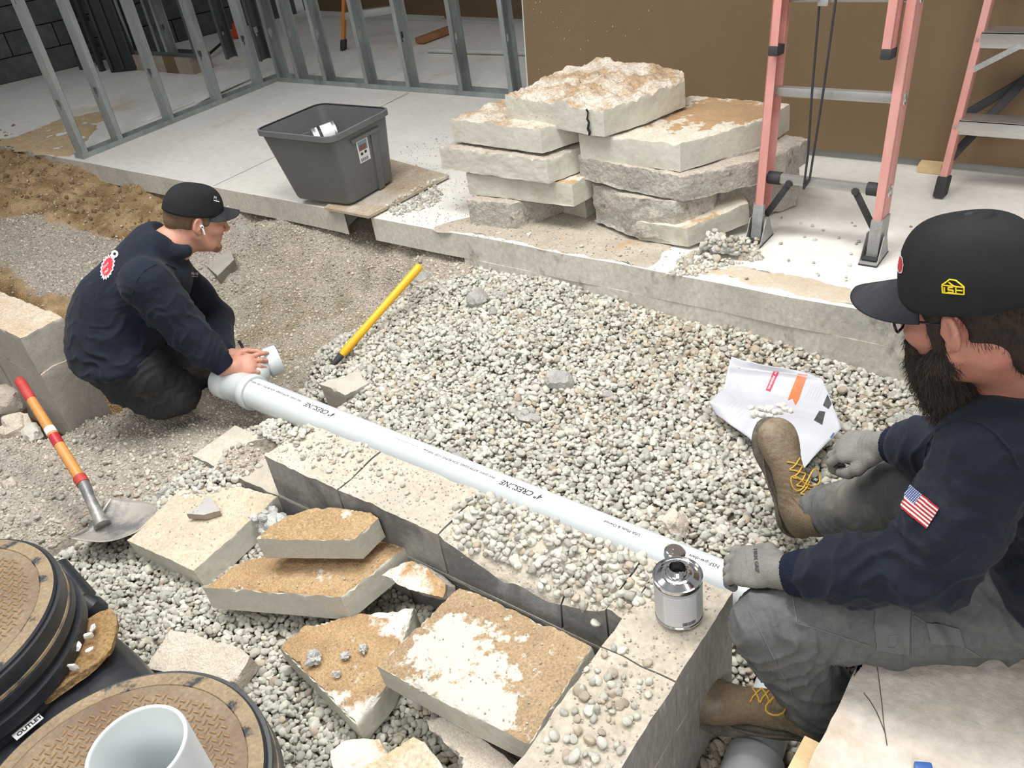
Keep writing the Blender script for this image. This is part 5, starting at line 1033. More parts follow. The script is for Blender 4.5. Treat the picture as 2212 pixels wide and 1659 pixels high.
# ------------------------------------------------------------------ smooth modelling of bodies and cloth
class Form:
    def __init__(s, h): s.h = h; s.p = []
    def cap(s, a, b, ra, rb, k=.02): s.p.append(('c', Vector(a), Vector(b), ra, rb, k)); return s
    def chain(s, pts, rs, k=.02):
        for i in range(len(pts)-1): s.cap(pts[i], pts[i+1], rs[i], rs[i+1], k)
        return s
    def ell(s, c, r, axes=None, k=.02): s.p.append(('e', Vector(c), tuple(r), axes or (Vector((1, 0, 0)), Vector((0, 1, 0)), Vector((0, 0, 1))), k)); return s
    def box(s, c, r, axes, rd, k=.01): s.p.append(('b', Vector(c), tuple(r), axes, rd, k)); return s
    def cut(s, c, r, axes=None, k=.01): s.p.append(('x', Vector(c), tuple(r), axes or (Vector((1, 0, 0)), Vector((0, 1, 0)), Vector((0, 0, 1))), k)); return s
    def plane(s, c, n): s.p.append(('p', Vector(c), Vector(n).normalized())); return s
    def bounds(s):
        lo = np.full(3, 1e9); hi = -lo
        for q in s.p:
            if q[0] == 'c': P = [(q[1], q[3]), (q[2], q[4])]
            elif q[0] in 'e': P = [(q[1], max(q[2]))]
            elif q[0] == 'b': P = [(q[1], math.sqrt(sum(v*v for v in q[2])))]
            else: continue
            for c, r in P: lo = np.minimum(lo, np.array(c)-r); hi = np.maximum(hi, np.array(c)+r)
        return lo-.02, hi+.02
    def mesh(s):
        lo, hi = s.bounds(); h = s.h; n = np.ceil((hi-lo)/h).astype(int)+1
        D = np.full(n, .08, np.float32); ax = [lo[i]+h*np.arange(n[i]) for i in range(3)]
        for q in s.p:
            if q[0] == 'p':
                d = -((ax[0][:, None, None]-q[1].x)*q[2].x+(ax[1][None, :, None]-q[1].y)*q[2].y+(ax[2][None, None, :]-q[1].z)*q[2].z)
                D = np.maximum(D, d.astype(np.float32)); continue
            if q[0] == 'c': a, b = np.array(q[1]), np.array(q[2]); r = max(q[3], q[4]); l2, h2 = np.minimum(a, b)-r, np.maximum(a, b)+r; k = q[5]
            elif q[0] in 'ex': a = np.array(q[1]); r = max(q[2]); l2, h2 = a-r, a+r; k = q[4]
            else: a = np.array(q[1]); r = math.sqrt(sum(v*v for v in q[2]))+q[4]; l2, h2 = a-r, a+r; k = q[5]
            m = k+.02; i0 = np.maximum(0, np.floor((l2-m-lo)/h).astype(int)); i1 = np.minimum(n, np.ceil((h2+m-lo)/h).astype(int)+1)
            if (i1 <= i0).any(): continue
            sl = tuple(slice(i0[t], i1[t]) for t in range(3)); X, Y, Z = np.meshgrid(ax[0][sl[0]], ax[1][sl[1]], ax[2][sl[2]], indexing='ij')
            if q[0] == 'c':
                ba = b-a; L = max(1e-9, (ba**2).sum()); t = np.clip(((X-a[0])*ba[0]+(Y-a[1])*ba[1]+(Z-a[2])*ba[2])/L, 0, 1)
                d = np.sqrt((X-a[0]-ba[0]*t)**2+(Y-a[1]-ba[1]*t)**2+(Z-a[2]-ba[2]*t)**2)-(q[3]+(q[4]-q[3])*t)
            else:
                A = [np.array(v) for v in q[3]]; c = np.array(q[1]); u = [(X-c[0])*v[0]+(Y-c[1])*v[1]+(Z-c[2])*v[2] for v in A]
                if q[0] in 'ex':
                    r = q[2]; k0 = np.sqrt((u[0]/r[0])**2+(u[1]/r[1])**2+(u[2]/r[2])**2); k1 = np.sqrt((u[0]/r[0]**2)**2+(u[1]/r[1]**2)**2+(u[2]/r[2]**2)**2)+1e-9; d = k0*(k0-1)/k1
                else:
                    e = [np.abs(u[t])-q[2][t]+q[4] for t in range(3)]; d = np.sqrt(sum(np.maximum(v, 0)**2 for v in e))+np.minimum(np.maximum(np.maximum(e[0], e[1]), e[2]), 0)-q[4]
            o = D[sl]
            if q[0] == 'x': hh = np.clip(.5-.5*(o+d)/k, 0, 1); D[sl] = o*(1-hh)+(-d)*hh+k*hh*(1-hh)
            else: hh = np.clip(.5+.5*(o-d)/k, 0, 1); D[sl] = o*(1-hh)+d*hh-k*hh*(1-hh)
        D[0] = D[-1] = .05; D[:, 0] = D[:, -1] = .05; D[:, :, 0] = D[:, :, -1] = .05
        I = D < 0; C = [(i, j, k) for i in (0, 1) for j in (0, 1) for k in (0, 1)]
        def cc(A, c): return A[c[0]:A.shape[0]-1+c[0], c[1]:A.shape[1]-1+c[1], c[2]:A.shape[2]-1+c[2]]
        cnt = sum(cc(I, c).astype(np.int8) for c in C); act = (cnt > 0) & (cnt < 8); idx = np.argwhere(act); N = len(idx)
        vid = np.full(act.shape, -1, np.int32); vid[act] = np.arange(N)
        S = np.zeros((N, 3)); K = np.zeros(N)
        for a in C:
            for t in range(3):
                if a[t]: continue
                b = list(a); b[t] = 1; va = D[idx[:, 0]+a[0], idx[:, 1]+a[1], idx[:, 2]+a[2]]; vb = D[idx[:, 0]+b[0], idx[:, 1]+b[1], idx[:, 2]+b[2]]
                m = (va < 0) != (vb < 0); w = np.where(m, va/(va-vb+1e-12), 0); p = np.tile(np.array(a, float), (N, 1)); p[:, t] += w
                S[m] += p[m]; K[m] += 1
        V = (idx+S/K[:, None])*h+lo; F = []
        for t in range(3):
            o1, o2 = [(1, 2), (2, 0), (0, 1)][t]; sa = [slice(None)]*3; sb = [slice(None)]*3; sa[t] = slice(0, -1); sb[t] = slice(1, None)
            A, B = I[tuple(sa)], I[tuple(sb)]; e = np.argwhere(A != B)
            ins = A[e[:, 0], e[:, 1], e[:, 2]]
            def g(d1, d2):
                q = e.copy(); q[:, o1] -= d1; q[:, o2] -= d2; return vid[q[:, 0], q[:, 1], q[:, 2]]
            Q = np.stack([g(1, 1), g(0, 1), g(0, 0), g(1, 0)], 1); Q[~ins] = Q[~ins][:, ::-1]; F.append(Q)
        return V, np.concatenate(F)
def vnormals(V, F):
    a = V[F[:, 2]]-V[F[:, 0]]; b = V[F[:, 3]]-V[F[:, 1]]; n = np.cross(a, b); N = np.zeros_like(V)
    for i in range(4): np.add.at(N, F[:, i], n)
    return N/(np.linalg.norm(N, axis=1)[:, None]+1e-12)
def vnoise(V, s, seed): 
    o = Vector((seed*3.1, seed*1.7, seed*.9)); return np.array([noise.noise(Vector(v)*s+o) for v in V])
def folds(V, F, lst, base=.0016, seed=1):
    """cloth folds: soft ridges running across each listed axis"""
    N = vnormals(V, F); d = vnoise(V, 14, seed)*base*1.6+vnoise(V, 34, seed+1)*base*.6; w1 = vnoise(V, 7, seed+2); w2 = vnoise(V, 18, seed+3)
    for c, a, r, amp, wl in lst:
        a = np.array(Vector(a).normalized()); q = V-np.array(c); t = q@a; dd = np.linalg.norm(q, axis=1)
        ph = t/wl+w1*1.9+w2*.55; f = 1-np.abs(np.sin(ph*math.pi)); d = d+amp*np.exp(-(dd/r)**2)*(f**1.6*1.5-.55)
    return V+N*d[:, None]
def fmesh(name, V, F, mt, parent=None, origin=None): return mk(name, V, F.tolist(), mt, parent, origin, True, None, 180)
def bvh(V, F): return BVHTree.FromPolygons([Vector(v) for v in V], [tuple(map(int, f)) for f in F])
def cast(bv, x, y, off=.0015):
    d = Vector(ray(x, y)).normalized(); h = bv.ray_cast(Vector(CAM), d)
    if h[0] is None: return None
    n = h[1] if h[1].dot(d) < 0 else -h[1]; return h[0]+n*off
def on_grid(name, bv, P, mts, painter, parent, n=24, m=18, off=.0016):
    """a thin printed or sewn patch laid on cloth between four sighted corners"""
    V = []; ok = True
    for i in range(n+1):
        for j in range(m+1):
            a, b = i/n, j/m; x = (P[0][0]*(1-a)+P[1][0]*a)*(1-b)+(P[3][0]*(1-a)+P[2][0]*a)*b; y = (P[0][1]*(1-a)+P[1][1]*a)*(1-b)+(P[3][1]*(1-a)+P[2][1]*a)*b
            V.append(cast(bv, x, y, off))
    F_, M_ = [], []
    for i in range(n):
        for j in range(m):
            q = (i*(m+1)+j, (i+1)*(m+1)+j, (i+1)*(m+1)+j+1, i*(m+1)+j+1)
            if any(V[k] is None for k in q): continue
            c = painter((i+.5)/n, (j+.5)/m)
            if c is None: continue
            F_.append(q); M_.append(c)
    V = [v if v is not None else Vector(ORIG[parent]) for v in V]
    if not F_: return None
    o = mk(name, V, F_, mts, parent, None, True, M_, 180)
    bm = bmesh.new(); bm.from_mesh(o.data); bmesh.ops.delete(bm, geom=[v for v in bm.verts if not v.link_faces], context='VERTS'); bm.to_mesh(o.data); bm.free(); return o
def on_text(name, bv, body, P0, U, Vv, size, mt_, parent, off=.0024, **k):
    v, f = text2d(body, 1.0, **k); V = []
    for p in v:
        q = cast(bv, P0[0]+U[0]*p.x*size+Vv[0]*p.y*size, P0[1]+U[1]*p.x*size+Vv[1]*p.y*size, off)
        if q is None: return None
        V.append(q)
    return mk(name, V, f, mt_, parent, None, False)
def hand(fm, w, f, u, s, sc=1.0, curl=(.35, .4, .45, .5), thumb=.5, spread=.16, pad=0.0, prims=None):
    """w wrist, f along the hand, u back of the hand, s towards the thumb; fingers bend away from u"""
    w, f, u, s = Vector(w), Vector(f).normalized(), Vector(u), Vector(s); u = (u-f*u.dot(f)).normalized(); s2 = f.cross(u); s = s2 if s2.dot(s) > 0 else -s2
    P = lambda a, b, c: w+(f*a+s*b+u*c)*sc
    r = lambda x: x*sc+pad
    fm.ell(P(.050, .0, .0), (r(.052), r(.040), r(.0165)), (f, s, u), .015); fm.cap(P(-.02, 0, 0), P(.02, 0, 0), r(.025), r(.026), .015)
    fm.ell(P(.075, .002, .001), (r(.022), r(.042), r(.014)), (f, s, u), .012)
    tips = []
    for i, (b, L) in enumerate(((.030, .072), (.011, .080), (-.009, .074), (-.028, .058))):
        a0 = (1.5-i)*spread*.5; c = curl[i]; p = P(.086-.004*abs(i-1), b, .002); d = (f+s*a0).normalized(); pts = [p]
        ang = c*.55
        for seg, q in zip((.45, .31, .24), (0, 1, 2)):
            dd = (d*math.cos(ang)-u*math.sin(ang)).normalized(); p = p+dd*L*seg*sc; pts.append(p); ang += c*1.0
        fm.chain([P(.06, b*.85, 0)]+pts, [r(.0095), r(.0092), r(.0085), r(.0078), r(.0068)], .004); tips.append((pts[-1], dd, u, s))
    t0 = P(.020, .028, -.006); t1 = P(.048, .052, -.012-.010*thumb); t2 = P(.072, .058-.016*thumb, -.018-.022*thumb); t3 = P(.094, .058-.034*thumb, -.020-.030*thumb)
    fm.chain([P(.0, .012, -.002), t0, t1, t2, t3], [r(.014), r(.0145), r(.011), r(.0098), r(.0080)], .008)
    return tips
def head_form(fm, c, f, u, s, neck, k=1.0, nose=1.0):
    P = lambda a, b, q: c+f*a+s*b+u*q; A = (f, s, u)
    fm.ell(P(-.012, 0, .030), (.100, .077, .094), A, .02).ell(P(.030, 0, -.028), (.068, .062, .094), A, .03)
    fm.ell(P(.036, 0, -.082), (.054, .050, .034), A, .025).ell(P(.082, 0, -.103), (.017, .020, .016), A, .02)
    for q in (-1, 1):
        fm.ell(P(.064, q*.040, -.026), (.030, .024, .024), A, .02); fm.cap(P(.0, q*.060, -.050), P(.052, q*.036, -.092), .018, .016, .02)
    fm.cap(P(.084, -.030, .024), P(.084, .030, .024), .011, .011, .012)
    for q in (-1, 1): fm.cut(P(.104, q*.032, .004), (.017, .019, .012), A, .010)
    fm.chain([P(.090, 0, .016), P(.104, 0, -.008), P(.116*nose, 0, -.030)], [.008, .009, .0115], .008)
    for q in (-1, 1): fm.ell(P(.104, q*.0115, -.034), (.012, .008, .008), A, .006)
    for q in (-1, 1): fm.ell(P(.078, q*.031, .004), (.0135, .0145, .0105), A, .004)
    fm.cap(P(.093, -.016, -.060), P(.093, .016, -.060), .0062, .0062, .006); fm.cap(P(.091, -.014, -.071), P(.091, .014, -.071), .0068, .0068, .006)
    fm.cut(P(.104, 0, -.0655), (.010, .022, .0016), A, .003)
    for q in (-1, 1):
        a2 = (Vector(f)*.92+Vector(s)*q*-.30, Vector(s)*.95+Vector(f)*q*.30*1, Vector(u))
        a2 = ((f*.93-s*q*.34).normalized(), (s*q*.93+f*-.34*-1).normalized(), u)
        e1 = (f*.86-u*.12-s*q*.42).normalized(); e3 = (u-e1*u.dot(e1)).normalized(); e2 = e3.cross(e1)
        fm.ell(P(-.012, q*.085, -.006), (.0190, .0085, .032), (e1, e2, e3), .006); fm.cap(P(.0, q*.074, -.030), P(-.004, q*.079, -.034), .008, .008, .006)
        fm.cut(P(-.009, q*.0945, -.001), (.0120, .0085, .0215), (e1, e2, e3), .003); fm.ell(P(.003, q*.080, -.008), (.006, .005, .007), (e1, e2, e3), .006); fm.cap(P(-.018, q*.088, .012), P(-.016, q*.089, -.014), .0028, .0028, .004)
    fm.chain([P(-.030, 0, -.055), neck], [.053, .056], .03)
def cap_hat(parent, c, f, u, s, CAPM, BRIMM, rf=.106, rs=.086, hc=.108, brim=.072, tall=.0, lift=.030, panels=6, wide=.082):
    P = lambda a, b, q: c+f*a+s*b+u*q
    V = []; F_ = []; n, m = 72, 22; M_ = []
    def pt(a, t, off=0.0):
        g = max(0.0, math.cos(t*PI/2))**.62; hh = math.sin(t*PI/2)**1.08; ca, sa = math.cos(a), math.sin(a)
        fr = max(0, ca)**2; x = ca*(rf+off)*g*(1-.0*fr); y = sa*(rs+off)*g; z = lift+(hc+off)*hh*(1+tall*fr*math.sin(t*PI))-.010*(1-t)*max(0, -ca)
        return P(x-.012-.010*(t > .9), y, z+.004*math.cos(a*2)*(1-t))
    for j in range(m+1):
        for i in range(n): V.append(pt(2*PI*i/n, j/m))
    for j in range(m):
        for i in range(n): a, b = j*n+i, j*n+(i+1) % n; F_.append((a, b, b+n, a+n)); M_.append(0)
    cp = mk('cap', V, F_, [CAPM], parent, None, True, M_, 180); so = cp.modifiers.new('s', 'SOLIDIFY'); so.thickness = .003; so.offset = 1
    mb = MB()
    for q in range(panels):
        a = 2*PI*(q+.5)/panels if panels == 6 else 2*PI*q/panels
        mb.tube([pt(a, t/14, .0012) for t in range(14)], .0013, 5, cap=False)
    for dz in (.010, .020): mb.tube([pt(2*PI*i/48, .03+dz*3, .0007) for i in range(49)], .0006, 4, cap=False)
    mb.build('seams', [BRIMM], cp)
    mb = MB(); tp = pt(0, .999); mb.lathe([(0, .006), (.006, .005), (.0085, .001), (.008, -.002)], P(-.022, 0, lift+hc), u, 16); mb.build('button', [BRIMM], cp)
    V = []; nu, nv = 14, 30; F_ = []
    for i in range(nu+1):
        t = i/nu
        for j in range(nv+1):
            q = j/nv*2-1; a = q*1.12; bx, by = math.cos(a)*rf*.985-.012, math.sin(a)*rs*.985
            ext = brim*max(0, 1-abs(q)**2.6)**.62; x = bx+ext*t; y = by*(1+.06*t); z = lift+.005+.004-.40*(by*by)/.086*1.0*(.35+.65*t)-.10*ext*t+.01*(1-abs(q))
            V.append(P(x, y, z))
    F_ = [(i*(nv+1)+j, i*(nv+1)+j+1, (i+1)*(nv+1)+j+1, (i+1)*(nv+1)+j) for i in range(nu) for j in range(nv)]
    b = mk('brim', V, F_, [BRIMM], cp, None, True, None, 180); so = b.modifiers.new('s', 'SOLIDIFY'); so.thickness = .0032; so.offset = 0
    return cp
def strands(name, parent, V, F, mt, n, L, down, seed, w=.0006, keep=None, curl=.25):
    """short hair strokes growing from a surface"""
    N = vnormals(V, F); rnd = random.Random(seed); mb = MB(); c = 0; tries = 0
    while c < n and tries < n*6:
        tries += 1; i = rnd.randrange(len(V)); p = Vector(V[i]); nn_ = Vector(N[i])
        if keep and not keep(p): continue
        d = (nn_*.5+Vector(down)*1.0+Vector((rnd.uniform(-1, 1), rnd.uniform(-1, 1), rnd.uniform(-1, 1)))*curl).normalized(); sd = d.cross(nn_).normalized()*w; l = L*rnd.uniform(.6, 1.2)
        q1 = p+d*l*.5+nn_*l*.10; q2 = p+d*l+Vector(down)*l*.2; mb.add([p-sd, p+sd, q1+sd*.8, q1-sd*.8, q2], [(0, 1, 2, 3), (3, 2, 4)]); c += 1
    o = mb.build(name, [mt], parent, smooth=False); o['kind'] = 'stuff'; return o
NAVY = mat('navy_fleece', (.0085, .0125, .024), (.0125, .0175, .031), 7, .92, bump=.12, bscale=520, spec=.25, sheen=.06, c3=(.040, .045, .058), scale3=3.2, t3=(.60, .78), fine=.12)
NAVYK = mat('navy_knit_cuff', (.010, .014, .030), (.014, .018, .036), 20, .9, bump=.4, bscale=260, spec=.2)
SKINM = mat('skin', (.50, .235, .165), (.58, .30, .22), 18, .50, bump=.08, bscale=260, spec=.4, fine=.08)
SKIN2 = mat('ruddy_skin', (.42, .17, .13), (.50, .23, .17), 18, .50, bump=.08, bscale=260, spec=.4, fine=.08)
GREYP = mat('grey_work_trousers', (.115, .12, .12), (.15, .155, .152), 6, .93, bump=.3, bscale=500, spec=.2, c3=(.23, .21, .175), scale3=4.4, t3=(.54, .74), fine=.15)
DARKP = mat('dark_work_trousers', (.030, .031, .035), (.042, .042, .046), 6, .93, bump=.3, bscale=400, spec=.2, c3=(.12, .105, .09), scale3=4.0, t3=(.58, .74), fine=.2)
BOOTM = mat('tan_suede_boot', (.165, .118, .072), (.22, .165, .108), 9, .9, bump=.35, bscale=160, fine=.22, c3=(.30, .26, .205), scale3=6, t3=(.57, .68))
SOLEM = mat('boot_sole', (.075, .062, .048), (.16, .14, .11), 20, .9, bump=.4, fine=.3)
GLOVE = mat('grey_knit_glove', (.215, .205, .190), (.27, .26, .24), 9, .9, bump=.5, bscale=520, fine=.12, c3=(.30, .27, .21), scale3=6, t3=(.56, .72))
GLOVEB = mat('black_glove_palm', (.018, .018, .018), (.035, .034, .032), 9, .7, bump=.3, bscale=200, fine=.2)
CAPB = mat('black_cap_cloth', (.010, .0105, .012), (.018, .019, .021), 5, .9, bump=.12, bscale=700, spec=.25, c3=(.045, .047, .05), scale3=4, t3=(.58, .76))
BRIMD = mat('dusty_cap_brim', (.020, .022, .027), (.032, .034, .040), 9, .85, bump=.2, bscale=300, spec=.25, c3=(.07, .068, .065), scale3=6, t3=(.58, .72))
HAIRD = mat('dark_brown_hair', (.016, .009, .006), (.030, .018, .011), 30, .75, bump=.3, bscale=300)
HAIRL = mat('short_light_brown_hair', (.14, .085, .045), (.19, .12, .07), 30, .8, bump=.5, bscale=500)
GOLD = mat('gold_lace', (.50, .30, .035), (.60, .38, .06), 30, .7)
def boot(parent, heel, f, u, L=.30, W=.052, shaft=.13, lace_side=1):
    """heel: ground point under the heel; f toe direction; u up out of the sole"""
    heel = Vector(heel); f = Vector(f).normalized(); u = Vector(u); u = (u-f*u.dot(f)).normalized(); s = f.cross(u)
    P = lambda a, b, c: heel+f*a+s*b+u*c; A = (f, s, u)
    fm = Form(.0042)
    fm.ell(P(.030, 0, .055), (.044, .036, .045), A, .02).ell(P(L*.50, 0, .055), (L*.30, .040, .038), A, .03).ell(P(L*.80, 0, .050), (.068, .054, .042), A, .025).ell(P(L*.89, 0, .044), (.044, .050, .036), A, .02)
    fm.chain([P(.075, 0, .06), P(.050, 0, .11), P(.045, 0, shaft+.02)], [.046, .043, .045], .03); fm.cap(P(.11, 0, .085), P(L*.62, 0, .062), .036, .030, .02)
    fm.cut(P(.045, 0, shaft+.062), (.040, .036, .05), A, .008); fm.plane(P(0, 0, .012), u)
    V, F_ = fm.mesh(); V = folds(V, F_, [(P(.115, 0, .08), f, .05, .0022, .018), (P(L*.68, 0, .06), f, .04, .0014, .015), (P(.05, 0, .12), u, .05, .0018, .022)], .0008, 4)
    b = fmesh('boot', V, F_, BOOTM, parent)
    fm = Form(.0042); fm.ell(P(.040, 0, .012), (.052, .041, .022), A, .012).ell(P(L*.5, 0, .012), (L*.36, .041, .020), A, .02).ell(P(L*.79, 0, .014), (.081, .0605, .022), A, .02); fm.plane(P(0, 0, .0), u); fm.plane(P(0, 0, .026), -u); fm.cut(P(.112, 0, -.004), (.022, .08, .012), A, .004)
    V2, F2 = fm.mesh(); so = fmesh('sole', V2, F2, SOLEM, b)
    mb = MB(); pr = [P(.052+.0*t, 0, 0) for t in range(1)]; mb.tube([P(L*.5+L*.46*math.cos(t)*1.02 if math.cos(t) > 0 else .040+.052*math.cos(t)+ (L*.5-.04)*(1-min(1, -math.cos(t)*3)), .0+.0505*math.sin(t)*(1 if math.cos(t) > -.1 else .84), .028) for t in [2*PI*i/60 for i in range(61)]], .0028, 6, cap=False); mb.build('welt', [SOLEM], b)
    # laces cross the instep and end in a loop
    bv = bvh(V, F_); mb = MB()
    def srf(a, q, off=.003):
        o = P(a, q, .25); h = bv.ray_cast(o, -u); return (h[0]+u*off) if h[0] is not None else P(a, q, .09)
    for i in range(5):
        a = .095+i*.021; mb.tube([srf(a, -.020), srf(a+.004, -.010), srf(a+.010, 0, .005), srf(a+.016, .010), srf(a+.020, .020)], .0021, 6); mb.tube([srf(a+.020, -.020), srf(a+.016, -.010), srf(a+.010, 0, .003), srf(a+.004, .010), srf(a, .020)], .0021, 6)
    for sg in (-1, 1):
        q0 = srf(.135, 0, .006); lp = [q0]
        for t in range(1, 12):
            an = t/12*2*PI; lp.append(q0+s*sg*(.034*math.sin(an/2)*1.3)+f*(.020*math.sin(an)+.012*math.sin(an/2))+u*(-.012*math.sin(an/2)+.004)+s*lace_side*.010*math.sin(an/2))
        lp.append(q0); mb.tube(lp, .0021, 6)
    mb.build('laces', [GOLD], b)
    mb = MB()
    for q in (-1, 1):
        mb.tube([srf(.19, q*.004, .0015), srf(.172, q*.016, .0015), srf(.15, q*.028, .0015), srf(.11, q*.034, .0015), srf(.07, q*.036, .0015)], .0012, 5)
    mb.build('stitching', [BOOTM], b)
    return b
# ------------------------------------------------------------------ seated man, lower right
def man_seated():
    root_loc = Vector((.05, 1.25, 0.0))
    c = atd(2100, 664, 1.55); f = Vector((-.90, .24, -.33)).normalized(); sl = Vector((.05, -1, 0)); u = (Vector((0, 0, 1))+f*.0); u = (u-f*u.dot(f)).normalized(); s = u.cross(f)  # person's left = towards camera
    if s.y > 0: s = -s
    hipL, hipR = Vector((-.02, 1.39, .112)), Vector((.09, 1.62, .112))
    kL, kR = atd(1662, 1352, 1.875), atd(1955, 1055, 2.2); aL = atd(1757, 1530, 2.17); aR = atd(1728, 1112, 2.45)
    shL, shR = atd(2140, 968, 1.62), Vector((-.12, 1.66, .53)); eL = atd(2005, 1225, 1.73); wL = atd(1705, 1240, 1.82); eR = atd(2075, 968, 1.98); wR = atd(1925, 962, 2.08)
    nb = atd(2165, 845, 1.63)+Vector((.01, .06, -.01)); chest = Vector((-.04, 1.47, .42)); mid = Vector((.05, 1.50, .26)); pel = Vector((.06, 1.52, .13))
    print('seated', [tuple(round(v, 2) for v in q) for q in (c, kL, aL, kR, aR, shL, eL, wL, eR, wR, nb)])
    # body
    fm = Form(.0045); head_form(fm, c, f, u, s, nb)
    fm.chain([pel, mid, chest, nb], [.085, .09, .10, .065], .05).cap(shL, shR, .045, .045, .05)
    fm.chain([shL, eL, wL], [.050, .040, .028], .02).chain([shR, eR, wR], [.050, .040, .028], .02)
    fm.cap(hipL, hipR, .09, .09, .04).chain([hipL, kL, aL], [.080, .055, .036], .03).chain([hipR, kR, aR], [.080, .055, .036], .03)
    hfL = (Vector((-.93, .05, -.30))).normalized(); hfR = Vector((-.90, .05, -.40)).normalized()
    curlL = (.62, .66, .70, .72); curlR = (.8, .85, .9, .95)
    hand(fm, wL+hfL*.024, hfL, (-.15, -.35, 1), (0, 1, 0), .70, curlL, .3); hand(fm, wR+hfR*.024, hfR, (-.2, -.3, 1), (0, -1, 0), .70, curlR, .3)
    fLt, fRt = Vector((-.95, -.28, -.03)).normalized(), Vector((-.42, .36, .80)).normalized()
    upL = Vector((-.12, 0, 1)); heelL = atd(1826, 1588, 2.18); heelR = atd(1708, 1148, 2.50)
    fm.chain([aL, heelL+fLt*.05+Vector((0, 0, .05)), heelL+fLt*.22+Vector((0, 0, .035))], [.036, .032, .026], .02)
    V, F_ = fm.mesh(); body = fmesh('person', V, F_, SKIN2, origin=root_loc)
    reg(body, 'bearded man in navy sweatshirt, black cap and grey trousers sitting on the slab edge', 'person')
    # trousers
    fm = Form(.0055); fm.ell(pel+Vector((.02, -.03, 0)), (.14, .21, .112), None, .05).ell(Vector((.17, 1.48, .10)), (.12, .22, .108), None, .06)
    fm.chain([hipL, hipL.lerp(kL, .5)+Vector((0, 0, -.01)), kL, kL.lerp(aL, .25)+Vector((.01, 0, 0)), kL.lerp(aL, .7)+Vector((.035, 0, 0)), aL+(aL-kL).normalized()*.03+Vector((.012, 0, 0))], [.100, .086, .072, .074, .072, .064], .025)
    fm.chain([hipR, hipR.lerp(kR, .5), kR, kR.lerp(aR, .3)+Vector((.01, 0, -.01)), kR.lerp(aR, .68)+Vector((.01, 0, -.01)), kR.lerp(aR, .84)], [.098, .088, .074, .070, .064, .058], .025)
    fm.cut(aL+(aL-kL).normalized()*.065, (.05, .05, .05), None, .006)
    V, F_ = fm.mesh(); dk = (kL-hipL); ds = (aL-kL)
    V = folds(V, F_, [(kL+Vector((.04, 0, -.02)), (dk.normalized()-ds.normalized()), .12, .0095, .042), (kL.lerp(aL, .55), (.35, .1, 1), .14, .0095, .055), (aL, (.2, 0, 1), .10, .010, .036), (hipL.lerp(kL, .35), (1, .2, .5), .18, .0072, .062), (hipL, (1, -.3, .8), .18, .009, .05), (kR.lerp(aR, .5), (1, -.6, .6), .14, .0055, .05), (kR, (1, 0, .3), .10, .005, .04)], .0020, 12)
    V[:, 2] = np.where((V[:, 0] > -.262) & (V[:, 2] < .003), .003, V[:, 2])
    V = V[:]; tr = fmesh('trousers', V, F_, GREYP, body); bt = bvh(V, F_)
    STI = mat('trouser_stitch', (.15, .155, .155), rough=.9); PK = mat('pocket_cloth', (.125, .132, .132), (.16, .165, .162), 7, .93, bump=.3, bscale=500, spec=.2, c3=(.18, .165, .135), scale3=4, t3=(.55, .72))
    on_grid('cargo_pocket', bt, [(1888, 1292), (1968, 1300), (1962, 1412), (1892, 1402)], [PK], lambda a, b: 0, tr, 18, 22, .005)
    on_grid('pocket_flap', bt, [(1885, 1290), (1970, 1298), (1966, 1325), (1888, 1318)], [PK], lambda a, b: 0, tr, 18, 6, .0085)
    on_grid('pocket_tab', bt, [(1917, 1370), (1940, 1372), (1938, 1398), (1916, 1396)], [STI], lambda a, b: 0 if (a < .12 or a > .88 or b < .12 or b > .88) else None, tr, 12, 12, .0062)
    on_grid('cargo_pocket', bt, [(2000, 1345), (2072, 1356), (2082, 1396), (2008, 1386)], [PK], lambda a, b: 0, tr, 18, 12, .005)
    def seam(pts, r=.0013):
        q = [cast(bt, x, y, .0012) for x, y in pts]; q = [p for p in q if p is not None]
        if len(q) > 2: mb = MB(); mb.tube(q, r, 5); mb.build('seam', [STI], tr)
    def lp(a, b, n=14): return [(a[0]+(b[0]-a[0])*i/n, a[1]+(b[1]-a[1])*i/n) for i in range(n+1)]
    seam(lp((1622, 1322), (1712, 1500))); seam(lp((1712, 1290), (1722, 1345))); seam(lp((1722, 1345), (1880, 1395))); seam(lp((1970, 1300), (1972, 1420))); seam(lp((1975, 1330), (2200, 1470)))
    # sweatshirt
    fm = Form(.0055)
    fm.ell(pel+Vector((.06, -.02, .065)), (.175, .245, .12), None, .05).ell(Vector((.055, 1.44, .24)), (.17, .20, .14), None, .06); fm.chain([pel+Vector((.07, 0, .06)), mid+Vector((.05, 0, .02)), chest+Vector((.03, 0, .02))], [.150, .165, .160], .06)
    fm.ell(Vector((.03, 1.47, .42)), (.155, .205, .155), None, .06)
    fm.cap(shL+Vector((.02, .03, -.01)), shR+Vector((.02, -.02, 0)), .078, .075, .05)
    fm.chain([shL, shL.lerp(eL, .55)+Vector((.005, -.005, 0)), eL, eL.lerp(wL, .5)+Vector((0, 0, .004)), wL+(eL-wL).normalized()*.055], [.084, .078, .073, .066, .052], .03)
    fm.chain([shR, eR, eR.lerp(wR, .6), wR+(eR-wR).normalized()*.05], [.080, .068, .058, .048], .03)
    # hood lying on the shoulders and collar
    hb = nb+Vector((.075, .02, -.01)); fm.ell(hb+Vector((.05, 0, -.03)), (.085, .125, .06), None, .04)
    for k in range(9):
        a = -1.9+k*3.8/8; p = nb+Vector((.045+.085*math.cos(a)*1.0-.02, .095*math.sin(a), -.005+.020*math.cos(a)-.018*(1-math.cos(a)))); 
        if k: fm.cap(pp, p, .026, .026, .025)
        pp = p
